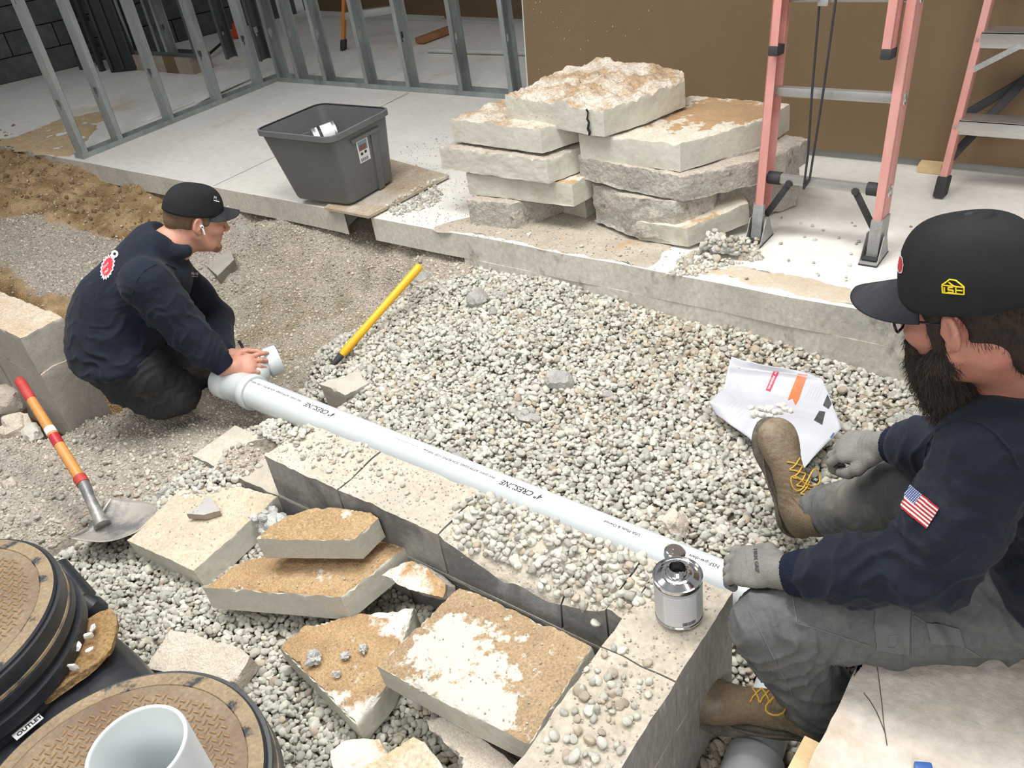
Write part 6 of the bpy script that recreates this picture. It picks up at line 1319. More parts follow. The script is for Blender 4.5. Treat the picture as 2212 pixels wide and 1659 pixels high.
    zf = nb+f*.075+Vector((-.03, 0, -.07)); fm.chain([nb+Vector((-.055, -.055, -.03)), zf, chest+Vector((-.12, -.0, .06))], [.028, .026, .035], .03)
    fm.cut(nb+Vector((-.01, 0, .055)), (.060, .062, .070), None, .015)
    V, F_ = fm.mesh(); ua, fa = (eL-shL), (wL-eL)
    V = folds(V, F_, [(eL+Vector((-.03, 0, .02)), ua.normalized()-fa.normalized(), .13, .0095, .052), (eL.lerp(wL, .55), fa.normalized()+Vector((0, 0, .5)), .10, .0075, .042), (shL.lerp(eL, .5), (.3, .2, 1), .12, .0040, .075), (shL, (1, .4, -.6), .12, .004, .06), (eR, (1, 0, .5), .12, .006, .05), (Vector((.08, 1.30, .25)), (.5, .2, 1), .20, .0060, .085), (pel+Vector((0, -.18, .06)), (.3, 0, 1), .16, .006, .06)], .0024, 5)
    sh = fmesh('hooded_sweatshirt', V, F_, NAVY, body); bs = bvh(V, F_)
    for (w_, e_) in ((wL, eL), (wR, eR)):
        d = (w_-e_).normalized(); fm = Form(.0035); fm.chain([w_-d*.060, w_-d*.03, w_-d*.004], [.046, .0435, .0395], .01); fm.plane(w_-d*.068, d); fm.plane(w_+d*.004, -d); V2, F2 = fm.mesh()
        N = vnormals(V2, F2); ax = np.array(d); t = np.array(d.orthogonal().normalized()); b_ = np.cross(ax, t); q = V2-np.array(w_); an = np.arctan2(q@t, q@b_); V2 = V2+N*(np.sin(an*38)*.0009)[:, None]; fmesh('knit_cuff', V2, F2, NAVYK, sh)
    # sleeve seam, zip
    def sline(pts, r=.0022, m_=NAVY, nm='seam'):
        q = [cast(bs, x, y, .0015) for x, y in pts]; q = [p for p in q if p is not None]
        if len(q) > 2: mb = MB(); mb.tube(q, r, 6); mb.build(nm, [m_], sh)
    sline([(1998, 985), (2006, 955), (2024, 930), (2052, 912), (2085, 906), (2120, 915), (2155, 940), (2185, 975), (2200, 1010)]); sline([(2140, 1210), (2130, 1270), (2122, 1330), (2118, 1380)], .0018); sline([(2045, 842), (2044, 856), (2046, 870), (2050, 886)], .0022, ALUW, 'zipper')
    # flag on the sleeve
    FR, FWH, FB = mat('flag_red', (.42, .02, .035), rough=.8), mat('flag_white', (.72, .70, .68), rough=.8), mat('flag_blue', (.025, .07, .30), rough=.8)
    def flag(a, b):
        if a < .42 and b < 7/13:
            i, j = a/.42*8, b/(7/13)*7; return 1 if (abs((i % 1)-.5) < .22 and abs((j % 1)-.5) < .24) else 2
        return 0 if int(b*13) % 2 == 0 else 1
    on_grid('flag_patch', bs, [(1968, 1047), (2031, 1097), (2003, 1142), (1930, 1084)], [FR, FWH, FB], flag, sh, 76, 65, .0022)
    # gloves
    for (w_, hf, up_, sd, cu, th, nm) in ((wL, hfL, (-.15, -.35, 1), (0, 1, 0), curlL, .3, 'left'), (wR, hfR, (-.2, -.3, 1), (0, -1, 0), curlR, .3, 'right')):
        fm = Form(.0032); hand(fm, w_+hf*.02, hf, up_, sd, 1.04, cu, th, pad=.0025); fm.cap(w_-hf*.012, w_+hf*.02, .0330, .031, .01)
        V2, F2 = fm.mesh(); N = vnormals(V2, F2); V2 = folds(V2, F2, [(w_+hf*.05, hf, .04, .0014, .012)], .0006, 8)
        uu = np.array(Vector(up_).normalized()); fc = N[F2].mean(1)@uu; cen = V2[F2].mean(1); wrist = (cen-np.array(w_))@np.array(hf) < .035
        g = mk('glove', V2, F2.tolist(), [GLOVE, GLOVEB], body, None, True, np.where((fc < -.18) & ~wrist, 1, 0), 180)
        if nm == 'left':
            bg = bvh(V2, F2); on_text('glove_print', bg, 'FIRM GRIP', (1627, 1186), (.12, .99), (.99, -.12), 11.5, mat('glove_print_grey', (.055, .055, .06), rough=.8), g, .0012, bold=.02)
            on_text('glove_print', bg, '--- -- ---- --', (1609, 1196), (.12, .99), (.99, -.12), 6.5, mat('glove_print_pale', (.11, .11, .115), rough=.8), g, .0012); on_text('glove_print', bg, '--- -- ---- --', (1616, 1225), (.12, .99), (.99, -.12), 4.5, mat('glove_print_pale', (.11, .11, .115)), g, .0012)
    # boots
    boot(body, heelL-Vector((0, 0, .02)), fLt, upL, .335, shaft=.13, lace_side=-1)
    boot(body, heelR, fRt, Vector((.62, -.30, .72)), .30, shaft=.12)
    # cap, hair, beard, glasses
    cp = cap_hat(body, c, f, u, s, CAPB, BRIMD, .113, .092, .118, .100, .06, .030, 6)
    bm_ = cp.data; Vc = np.array([v.co for v in bm_.vertices])+np.array(ORIG[cp]); Fc_ = [tuple(p.vertices) for p in bm_.polygons]; bc = BVHTree.FromPolygons([Vector(v) for v in Vc], Fc_)
    YE = mat('yellow_thread', (.75, .60, .02), rough=.7); L_ = []
    def cl(*pts):
        q = []
        for a, b in zip(pts[:-1], pts[1:]):
            for k in range(5): q.append(cast(bc, a[0]+(b[0]-a[0])*k/4, a[1]+(b[1]-a[1])*k/4, .0040))
        q = [p for p in q if p is not None]
        if len(q) > 1: mb.tube(q, .0012, 5)
    mb = MB()
    cl((2038, 615), (2054, 603), (2067, 605), (2084, 619), (2084, 635), (2039, 631), (2038, 615), (2083, 620)); cl((2052, 609), (2062, 617), (2073, 619)); cl((2043, 619), (2043, 630)); cl((2061, 620), (2051, 620), (2051, 625), (2061, 626), (2061, 631), (2050, 630)); cl((2067, 620), (2067, 633)); cl((2067, 626), (2081, 627))
    mb.build('stitched_emblem', [YE], cp)
    BG, BW = mat('badge_red', (.45, .03, .04), rough=.7), mat('badge_white', (.6, .6, .6), rough=.7)
    on_grid('badge', bc, [(1942, 545), (1958, 545), (1958, 590), (1942, 590)], [BG, BW], lambda a, b: (0 if ((a-.5)**2+(b-.6)**2*.9) < .12 else (1 if ((a-.5)**2+(b-.6)**2*.9) < .17 or (abs(a-.5) < .12 and b < .2) else None)), cp, 16, 22, .0040)
    P = lambda a, b, q: c+f*a+s*b+u*q; A = (f, s, u)
    fm = Form(.0045); fm.ell(P(-.014, 0, .026), (.104, .081, .094), A, .01); fm.chain([P(-.075, 0, -.03), P(-.080, 0, -.075)], [.040, .036], .03)
    for q in (-1, 1): fm.chain([P(.018, q*.066, .03), P(.020, q*.068, -.01), P(.022, q*.064, -.045)], [.014, .013, .014], .01); fm.cut(P(-.012, q*.088, -.012), (.021, .030, .034), A, .006)
    fm.plane(P(0, 0, .052), -u); fm.cut(P(.098, 0, -.02), (.078, .09, .10), A, .01); fm.cut(P(-.012, 0, -.10), (.052, .10, .055), A, .01)
    V2, F2 = fm.mesh(); hr = fmesh('hair', V2, F2, HAIRD, body); strands('hair_strands', hr, V2, F2, HAIRD, 2500, .012, -u*.8-f*.3, 5, .0005)
    fm = Form(.0045)
    fm.chain([P(.012, .066, -.030), P(.030, .060, -.070), P(.070, .034, -.095), P(.092, 0, -.100), P(.070, -.034, -.095), P(.030, -.060, -.070), P(.012, -.066, -.030)], [.011, .020, .026, .026, .026, .020, .011], .02)
    fm.ell(P(.070, 0, -.135), (.045, .050, .062), A, .03).ell(P(.060, 0, -.175), (.032, .038, .045), A, .03).cap(P(.100, -.022, -.050), P(.100, .022, -.050), .007, .007, .01); fm.cap(P(.098, .026, -.055), P(.092, .030, -.085), .009, .014, .012); fm.cap(P(.098, -.026, -.055), P(.092, -.030, -.085), .009, .014, .012)
    V2, F2 = fm.mesh(); V2 = folds(V2, F2, [(P(.07, 0, -.14), s, .12, .003, .014)], .002, 3); be = fmesh('beard', V2, F2, HAIRD, body); strands('beard_strands', be, V2, F2, HAIRD, 5000, .020, -u*.9, 6, .0006, curl=.45)
    mb = MB(); GL = mat('dark_plastic_frame', (.018, .010, .014), rough=.3)
    for q in (-1, 1):
        lens = [P(.110-.012*abs(math.cos(t))*(math.cos(t)*q > 0), q*.0+q*.034+.026*math.cos(t), -.006+.021*math.sin(t)) for t in [2*PI*i/24 for i in range(25)]]; mb.tube(lens, .0024, 6, cap=False)
        mb.tube([P(.106, q*.060, .010), P(.085, q*.071, .010), P(.03, q*.079, .008), P(-.010, q*.082, .006)], .0022, 6)
    mb.tube([P(.109, -.010, .006), P(.113, 0, .008), P(.109, .010, .006)], .0018, 6); gl = mb.build('glasses', [GL], body)
    return body
man_seated()
# ------------------------------------------------------------------ kneeling man, left
def man_kneeling():
    S = Vector((.875, -.484, 0)).normalized(); Fd = Vector((.484, .875, 0)).normalized(); Z = Vector((0, 0, 1)); M0 = -3.30
    def ats(x, y, off):
        d = ray(x, y); t = (M0+off-S.dot(Vector(CAM)))/S.dot(Vector(d)); return Vector(CAM)+Vector(d)*t
    c = ats(423, 471, 0); f = (Fd*.88-Z*.38-S*.08).normalized(); u = (Z-f*Z.dot(f)).normalized(); s = u.cross(f)
    # s points to the person's left; the near side is his right
    kN, kF = ats(378, 846, .15), ats(490, 800, -.16); hN, hF = ats(250, 776, .12), ats(275, 760, -.12)
    sN, sF = ats(318, 612, .19), ats(365, 585, -.19); eN, wN = ats(405, 716, .25), ats(512, 766, .185); eF, wF = ats(468, 688, -.20), ats(524, 742, -.02)
    nb = ats(366, 535, 0); pel = (hN+hF)/2; foN, foF = ats(262, 842, .12), ats(270, 830, -.10)
    EB = FIT['elbow']; wN = EB-Fd*.112+S*.052+Z*.074; wF = EB-Fd*.105-S*.070+Z*.055
    print('kneel', [tuple(round(v, 2) for v in q) for q in (c, kN, kF, hN, sN, eN, wN, nb, foN)], 'ground', Hs(kN.x, kN.y))
    mid = pel.lerp(nb, .5)-Fd*.06
    fm = Form(.0045); head_form(fm, c, f, u, s, nb)
    fm.chain([pel, mid, nb], [.12, .13, .07], .05).cap(sN, sF, .055, .055, .05)
    fm.chain([sN, eN, wN], [.05, .04, .028], .02).chain([sF, eF, wF], [.05, .04, .028], .02)
    fm.cap(hN, hF, .09, .09, .04).chain([hN, kN, foN], [.08, .055, .04], .02).chain([hF, kF, foF], [.08, .055, .04], .02)
    tgt = ats(585, 758, .02)
    fN = (EB+S*.056+Z*.050-wN).normalized(); fF = (EB-S*.062+Z*.045-wF).normalized()
    hand(fm, wN+fN*.012, fN, Z*.75+S*.65, Z*.2+Fd*.0-S*.8, 1.0, (.18, .42, .5, .55), .55, .25); hand(fm, wF+fF*.012, fF, Z*.8-S*.5, Z*.3+S*.8, 1.0, (.45, .5, .5, .55), .5, .2)
    V, F_ = fm.mesh(); body = fmesh('person', V, F_, SKINM, origin=(pel.x, pel.y, -.36))
    reg(body, 'man in navy hooded sweatshirt and black cap kneeling over the white pipe fitting', 'person')
    P = lambda a, b, q: c+f*a+s*b+u*q; A = (f, s, u)
    fm = Form(.006); fm.ell(pel-Fd*.02, (.13, .19, .12), (Fd, S, Z), .05)
    fm.chain([hN, hN.lerp(kN, .5)+Z*.015, kN, kN-Fd*.05-Z*.02], [.105, .100, .085, .075], .03).chain([kN-Z*.01, kN.lerp(foN, .5)-Z*.03, foN], [.078, .070, .058], .03)
    fm.chain([hF, hF.lerp(kF, .5), kF], [.105, .095, .082], .03).chain([kF, foF], [.072, .058], .03)
    fm.plane(pel+Z*.05, -Z+Fd*.0)
    V, F_ = fm.mesh(); V = folds(V, F_, [(kN, (1, .3, -.3), .12, .007, .05), (hN.lerp(kN, .5), (kN-hN), .16, .006, .06), (kN.lerp(foN, .4), (kN-foN), .12, .007, .05)], .002, 21)
    tr = fmesh('trousers', V, F_, DARKP, body); bt = bvh(V, F_)
    mb = MB(); q = [cast(bt, 241+8*t/10, 785+50*t/10, .001) for t in range(11)]; q = [p for p in q if p]
    if len(q) > 2: mb.tube(q, .002, 5); mb.build('seam', [DARKP], tr)
    for fo, kk in ((foN, kN), (foF, kF)):
        boot(body, fo+Fd*.13+Z*.17, -Z, -Fd, .25, shaft=.06)
        break
    fm = Form(.0055); bk = -Fd
    fm.ell(pel+Z*.045-Fd*.01, (.160, .250, .085), (Fd, S, Z), .05).chain([pel+Z*.06+bk*.02, mid+bk*.03, pel.lerp(nb, .78)+bk*.03], [.140, .152, .150], .07)
    fm.ell(ats(240, 716, 0), (.145, .19, .14), (Fd, S, Z), .06)
    fm.cap(sN+bk*.01, sF+bk*.01, .080, .080, .06)
    fm.chain([sN, sN.lerp(eN, .5), eN, eN.lerp(wN, .5), wN-(wN-eN).normalized()*.05], [.088, .080, .070, .062, .050], .03).chain([sF, sF.lerp(eF, .5), eF, wF-(wF-eF).normalized()*.05], [.085, .076, .066, .048], .03)
    hd = ats(330, 520, 0); fm.ell(hd+bk*.0, (.075, .125, .060), (Fd, S, Z), .04)
    for k in range(11):
        a = -2.3+k*4.6/10; p = nb+(-Fd*(.075*math.cos(a)))+S*.085*math.sin(a)+Z*(.035-.030*(1-math.cos(a))*.8)
        if k: fm.cap(pp, p, .024, .024, .022)
        pp = p
    fm.cut(nb+Z*.085+Fd*.03, (.060, .062, .075), (Fd, S, Z), .015)
    V, F_ = fm.mesh()
    V = folds(V, F_, [(eN, (eN-sN).normalized()-(wN-eN).normalized(), .11, .009, .05), (eN.lerp(wN, .6), wN-eN, .09, .006, .04), (sN.lerp(eN, .4), (eN-sN), .12, .005, .08), (pel+S*.16+Z*.05, (0, .2, 1), .20, .0075, .065), (pel.lerp(nb, .4)+S*.15, (.1, .6, 1), .18, .005, .09), (sN+bk*.08, (.3, .3, -1), .12, .003, .06)], .0024, 25)
    sh = fmesh('hooded_sweatshirt', V, F_, NAVY, body); bs = bvh(V, F_)
    for (w_, e_) in ((wN, eN), (wF, eF)):
        d = (w_-e_).normalized(); fm = Form(.004); fm.chain([w_-d*.055, w_-d*.03, w_-d*.004], [.046, .044, .040], .01); fm.plane(w_-d*.06, d); fm.plane(w_+d*.002, -d); V2, F2 = fm.mesh(); fmesh('knit_cuff', V2, F2, NAVYK, sh)
    q = [cast(bs, x, y, .0015) for x, y in [(284, 655), (287, 630), (296, 604), (312, 585), (335, 572), (360, 571), (380, 580)]]; q = [p for p in q if p]
    if len(q) > 2: mb = MB(); mb.tube(q, .0024, 6); mb.build('seam', [NAVY], sh)
    BG, BW = mat('seal_red', (.60, .03, .05), rough=.7), mat('seal_white', (.78, .78, .78), rough=.7)
    def seal(a, b):
        x, y = a-.5, b-.5; r = math.hypot(x, y); an = math.atan2(y, x); R = .44+.035*math.sin(an*18)
        if r < R-.05: return 1 if .355 < r < .375 else 0
        return 1 if r < R+.02 else None
    on_grid('round_seal', bs, [(228, 546), (257, 552), (236, 611), (211, 598)], [BG, BW], seal, sh, 44, 44, .0022)
    on_text('seal_lettering', bs, 'Since', (225, 583), (.62, -.75), (-.35, -.8), 8.5, BW, sh, .0032, shear=.3); on_text('seal_lettering', bs, '1967', (227, 594), (.62, -.70), (-.35, -.8), 7.5, BW, sh, .0032, bold=.01)
    on_grid('round_letter', bs, [(243, 540), (258, 543), (254, 559), (240, 555)], [BW], lambda a, b: 0 if .22 < math.hypot(a-.5, b-.5) < .5 else None, sh, 20, 20, .0024)
    on_grid('chest_logo', bs, [(412, 588), (427, 590), (426, 602), (413, 600)], [mat('logo_grey', (.35, .30, .32), rough=.8)], lambda a, b: 0 if (b < .45 and int(a*14) % 3 != 2) or (.6 < b < .75) else None, sh, 28, 16, .0024)
    cp = cap_hat(body, c, f, u, s, CAPB, BRIMD, .106, .087, .094, .064, .02, .030, 6)
    Vc = np.array([v.co for v in cp.data.vertices])+np.array(ORIG[cp]); bc = BVHTree.FromPolygons([Vector(v) for v in Vc], [tuple(p.vertices) for p in cp.data.polygons])
    on_text('cap_lettering', bc, 'M.', (460, 430), (.85, .22), (.1, -1), 9, BW, cp, .004); on_grid('cap_lettering', bc, [(460, 432), (472, 435), (472, 437), (460, 434)], [BW], lambda a, b: 0, cp, 8, 2, .004)
    fm = Form(.0045); fm.ell(P(-.013, 0, .024), (.1015, .079, .092), A, .01); fm.chain([P(-.078, 0, -.02), P(-.070, 0, -.055)], [.030, .026], .03)
    for q in (-1, 1): fm.chain([P(.020, q*.068, .03), P(.022, q*.067, .0)], [.011, .009], .01); fm.cut(P(-.012, q*.088, -.012), (.021, .030, .034), A, .006)
    fm.plane(P(0, 0, .046), -u); fm.cut(P(.102, 0, -.02), (.078, .09, .10), A, .01); fm.cut(P(-.008, 0, -.085), (.062, .10, .055), A, .01)
    V2, F2 = fm.mesh(); hr = fmesh('hair', V2, F2, HAIRL, body); strands('hair_strands', hr, V2, F2, HAIRL, 900, .006, -u*.8, 9, .0005)
    fm = Form(.004)
    fm.chain([P(.030, .0500, -.082), P(.060, .034, -.096), P(.083, 0, -.106), P(.060, -.034, -.096), P(.030, -.0500, -.082)], [.006, .0120, .0160, .0120, .006], .02); fm.cap(P(.0975, -.015, -.050), P(.0975, .015, -.050), .0036, .0036, .004)
    V2, F2 = fm.mesh(); STB = mat('reddish_stubble', (.30, .14, .085), (.36, .18, .115), 40, .8, bump=.5, bscale=500); be = fmesh('stubble', V2, F2, STB, body); strands('stubble_strands', be, V2, F2, STB, 900, .004, -u*.8, 11, .0004)
    # brows, earbud
    mb = MB()
    for q in (-1, 1): mb.tube([P(.0925, q*.016, .028), P(.0935, q*.028, .032), P(.086, q*.044, .028)], [.0028, .0034, .002], 6)
    mb.build('eyebrows', [HAIRL], body)
    e = P(.002, -.086, -.006) if P(0, -.086, 0).dot(S) > P(0, .086, 0).dot(S) else P(.002, .086, -.006); sd = -s if P(0, -.086, 0).dot(S) > P(0, .086, 0).dot(S) else s
    WPL = mat('white_glossy_plastic', (.85, .85, .86), rough=.2); mb = MB(); mb.lathe([(0, -.004), (.005, -.003), (.0068, .002), (.006, .006), (0, .008)], e, sd, 20); mb.tube([e+sd*.003, e+sd*.006+f*.006-u*.012, e+sd*.005+f*.012-u*.028], [.0038, .0034, .003], 12); eb = mb.build('earbud', [WPL], body)
    mb = MB(); mb.lathe([(0, .0095), (.003, .009)], e, sd, 12); mb.build('speaker_slot', [INK], eb)
    # nothing else held but a dark marker in the far hand
    p = wF+fF*.085+Z*.02-S*.01; mk_ = MB(); mk_.tube([p-Z*.035, p+Z*.03-Fd*.01], .006, 12); o = mk_.build('marker_pen', [BLK], origin=p); reg(o, 'dark marker held upright in the far hand over the pipe fitting', 'marker')
man_kneeling()
# ------------------------------------------------------------------ pebbles and crushed gravel
PEBM = mat('white_pebble', (.51, .49, .42), (.575, .56, .49), 30, .8, bump=.15, bscale=200, rnd=.34, fine=.08)
CHIPM = mat('crushed_gravel', (.46, .40, .325), (.64, .585, .50), 40, .9, rnd=.5)
def variants(nme, mt, n, flat, rough, sub):
    col = bpy.data.collections.new(nme+'_shapes'); out = []
    for i in range(n):
        bm = bmesh.new(); bmesh.ops.create_icosphere(bm, subdivisions=sub, radius=1); fl = flat*random.uniform(.85, 1.2); cuts = [(Vector((random.gauss(0, 1), random.gauss(0, 1), random.gauss(0, 1))).normalized(), random.uniform(.70, .92)) for _ in range(9)]; el = random.uniform(1.0, 1.35)
        for v in bm.verts:
            p = v.co.copy(); rr_ = 1.0
            for n_, d_ in cuts:
                t_ = p.dot(n_)
                if t_ > .05: rr_ = min(rr_, d_/t_) if abs(rr_-d_/t_) > .10 else min(rr_, d_/t_)-.010
            q = p*rr_*(1+rough*.35*(nrm(p, 1.3, i*7+1)+.3*nrm(p, 3.1, i*3+2))); v.co = Vector((q.x*el, q.y, q.z*fl))
        me = bpy.data.meshes.new(nme); bm.to_mesh(me); bm.free(); me.materials.append(mt); me.polygons.foreach_set('use_smooth', [True]*len(me.polygons))
        o = bpy.data.objects.new(nme, me); col.objects.link(o); out.append(o)
    return col, out
def scatter(name, label, pts, rots, scl, col, nvar, origin, idx=None):
    me = bpy.data.meshes.new(name); me.from_pydata([tuple(p-Vector(origin)) for p in pts], [], [])
    for nme, typ, arr, key in (('rot', 'FLOAT_VECTOR', np.array(rots, np.float32).ravel(), 'vector'), ('scl', 'FLOAT', np.array(scl, np.float32), 'value'), ('idx', 'INT', (np.random.default_rng(3).integers(0, nvar, len(pts)) if idx is None else idx).astype(np.int32), 'value')):
        a = me.attributes.new(nme, typ, 'POINT'); a.data.foreach_set(key, arr)
    o = bpy.data.objects.new(name, me); COL.objects.link(o); o.location = origin; ORIG[o] = Vector(origin)
    g = bpy.data.node_groups.new(name, 'GeometryNodeTree'); g.interface.new_socket('Geometry', in_out='INPUT', socket_type='NodeSocketGeometry'); g.interface.new_socket('Geometry', in_out='OUTPUT', socket_type='NodeSocketGeometry')
    N, L = g.nodes, g.links; gi, go = N.new('NodeGroupInput'), N.new('NodeGroupOutput'); mp = N.new('GeometryNodeMeshToPoints'); ip = N.new('GeometryNodeInstanceOnPoints'); ci = N.new('GeometryNodeCollectionInfo')
    ci.inputs['Collection'].default_value = col; ci.inputs['Separate Children'].default_value = True; ci.inputs['Reset Children'].default_value = True; ip.inputs['Pick Instance'].default_value = True
    L.new(gi.outputs[0], mp.inputs['Mesh']); L.new(mp.outputs[0], ip.inputs['Points']); L.new(ci.outputs[0], ip.inputs['Instance'])
    for nme, typ, sock in (('rot', 'FLOAT_VECTOR', 'Rotation'), ('scl', 'FLOAT', 'Scale'), ('idx', 'INT', 'Instance Index')):
        na = N.new('GeometryNodeInputNamedAttribute'); na.data_type = typ; na.inputs['Name'].default_value = nme; L.new(na.outputs['Attribute'], ip.inputs[sock])
    L.new(ip.outputs[0], go.inputs[0]); md = o.modifiers.new('scatter', 'NODES'); md.node_group = g
    return reg(o, label, 'gravel', kind='stuff')
def inpoly(px_, py_, poly):
    c = np.zeros(len(px_), bool); n = len(poly)
    for i in range(n):
        (x1, y1), (x2, y2) = poly[i], poly[i-1]; m = ((y1 > py_) != (y2 > py_)) & (px_ < (x2-x1)*(py_-y1)/(y2-y1+1e-12)+x1); c ^= m
    return c
def jitter(x0, x1, y0, y1, s, rng):
    X, Y = np.meshgrid(np.arange(x0, x1, s), np.arange(y0, y1, s)); X = X.ravel()+rng.uniform(-.5, .5, X.size)*s; Y = Y.ravel()+rng.uniform(-.5, .5, Y.size)*s; return X, Y
def proj(P):
    q = P-CAM; w = q@FW; return 1106+FPX*(q@RT)/w, 829.5+FPX*(q@DN)/w, w
def blocked(X, Y):
    b = (X > -1.97) & (X < XO) & (Y > YA-.005) & (Y < YB+.005); b |= (X > XI-.005) & (X < XO+.005) & (Y < YB) & (Y > .15); b |= (X > -.275) & (Y < 1.37)
    b |= (X < -3.38) & (Y > 1.06) & (Y < 1.27); b |= ((X+1.745)/.63)**4+((Y-.03)/.42)**4 < 1
    return b
pc, pv = variants('pebble', PEBM, 12, .66, .42, 3)
TANP = mat('tan_pebble', (.40, .33, .25), (.50, .44, .355), 30, .85, bump=.15, bscale=200, rnd=.3, fine=.1); _, tv = variants('tan_pebble', TANP, 6, .64, .45, 3)
for q_ in tv: pc.objects.link(q_)
cc_, cv = variants('gravel_chip', CHIPM, 6, .6, .5, 1)
rng = np.random.default_rng(11)
pts = []; scl = []
def add_pts(X, Y, Z, s): pts.extend(zip(X, Y, Z)); scl.extend(s)
for layer, (s, dz) in enumerate(((.0160, -.002), (.0175, .0070), (.032, .012))):
    X, Y = jitter(-3.1, 1.5, 1.26, 2.53, s, rng); peb, soil = region_weights(X, Y); k = (peb > .5+.0*layer) & ~blocked(X, Y); X, Y = X[k], Y[k]
    Z = H(X, Y); r = (.0088*np.exp(rng.normal(0, .26, X.size))).clip(.0045, .0165); add_pts(X, Y, Z+dz+rng.uniform(-.004, .006, X.size), r)
for layer, (s, dz) in enumerate(((.0150, -.001), (.016, .007))):
    X, Y = jitter(-2.6, -.72, -.1, 1.08, s, rng); peb, soil = region_weights(X, Y); k = (peb > .5) & ~blocked(X, Y); X, Y = X[k], Y[k]
    Z = H(X, Y); r = (.0086*np.exp(rng.normal(0, .24, X.size))).clip(.0045, .015); add_pts(X, Y, Z+dz+rng.uniform(-.003, .005, X.size), r)
    X, Y = jitter(-.56, -.26, .2, 1.27, s*1.1, rng); k = ~blocked(X, Y); X, Y = X[k], Y[k]; add_pts(X, Y, H(X, Y)+dz, rng.normal(.012, .002, X.size))
n_bed = len(pts)
# loose pebbles on the wall tops and on the floor slab
bpy.context.view_layer.update(); DG = bpy.context.evaluated_depsgraph_get()
def cluster(poly, z, s, size, prob, dz=.004, zb=None):
    zb = z if zb is None else zb
    xs = [p[0] for p in poly]; ys = [p[1] for p in poly]; c = [at(x, y, z) for x, y in poly]; wx = [q.x for q in c]; wy = [q.y for q in c]
    X, Y = jitter(min(wx), max(wx), min(wy), max(wy), s, rng); X = X+rng.normal(0, s*.5*(size < .004), X.size); Y = Y+rng.normal(0, s*.5*(size < .004), Y.size); k = inpoly(X, Y, list(zip(wx, wy))) & (rng.random(X.size) < prob); X, Y = X[k], Y[k]
    Z = np.full(X.size, float(z))
    for i in range(X.size):
        h = SC.ray_cast(DG, Vector((X[i], Y[i], z+.07)), Vector((0, 0, -1)), distance=.16)
        Z[i] = h[1].z if h[0] else -9
    k = Z > -5; X, Y, Z = X[k], Y[k], Z[k]
    add_pts(X, Y, Z+(z-zb)+dz*.5+rng.uniform(0, .004, X.size), rng.normal(size, size*.25, X.size).clip(size*.45))
cluster([(955, 1100), (1050, 1062), (1190, 1120), (1400, 1205), (1430, 1290), (1300, 1330), (1215, 1260), (1080, 1180), (1010, 1165)], -.004, .017, .0098, .85)
cluster([(955, 1100), (1050, 1062), (1190, 1120), (1400, 1205), (1430, 1290), (1300, 1330), (1215, 1260), (1080, 1180), (1010, 1165)], .006, .022, .0095, .6, zb=-.004)
cluster([(960, 1160), (1060, 1150), (1210, 1250), (1170, 1215), (1000, 1195)], -.05, .018, .009, .7)
cluster([(1280, 1410), (1330, 1380), (1400, 1430), (1420, 1500), (1360, 1620), (1340, 1659), (1150, 1659), (1180, 1590)], 0, .020, .0088, .50)
cluster([(1250, 1480), (1300, 1440), (1400, 1480), (1330, 1640), (1230, 1659)], .004, .022, .009, .5, zb=0)
cluster([(1470, 560), (1500, 540), (1560, 520), (1640, 530), (1645, 560), (1560, 575), (1500, 600), (1440, 595)], .001, .016, .0095, .85)
cluster([(1500, 545), (1560, 525), (1630, 540), (1560, 570)], .012, .018, .0095, .7, zb=0)
cluster([(1000, 500), (1150, 515), (1700, 440), (2150, 520), (1880, 640), (1500, 595), (1200, 545)], .0, .07, .0055, .35)
cluster([(835, 455), (880, 425), (945, 395), (960, 425), (930, 450), (850, 468)], .001, .016, .0085, .7)
cluster([(600, 930), (700, 925), (800, 960), (870, 1000), (840, 1060), (700, 1020), (600, 980)], -.002, .022, .007, .45)
cluster([(600, 930), (680, 925), (640, 960)], .002, .015, .0085, .8, zb=-.004)
cluster([(800, 980), (960, 1045), (950, 1110), (800, 1070)], -.002, .035, .006, .5)
P_ = np.array(pts); S_ = np.array(scl)
tanp = np.full(len(P_), .07)
for x_, y_, r_, a_ in ((1490, 745, .30, .55), (1640, 705, .28, .55), (1600, 780, .2, .4), (1180, 780, .12, .3), (870, 820, .12, .4), (1950, 900, .25, .5), (1250, 900, .2, .3), (1250, 1660, .4, .3)):
    c_ = at(x_, y_, -.2); tanp = np.maximum(tanp, a_*np.exp(-((P_[:, 0]-c_.x)**2+(P_[:, 1]-c_.y)**2)/r_**2))
tanp = np.where((P_[:, 0] > XO-.0) & (P_[:, 1] < 1.6), .6, tanp); IDX = np.where(rng.random(len(P_)) < tanp, rng.integers(12, 18, len(P_)), rng.integers(0, 12, len(P_)))
sx, sy, w = proj(P_); size = S_*FPX/w
rot = np.stack([rng.normal(0, .5, len(P_)), rng.normal(0, .5, len(P_)), rng.uniform(0, 6.28, len(P_))], 1)
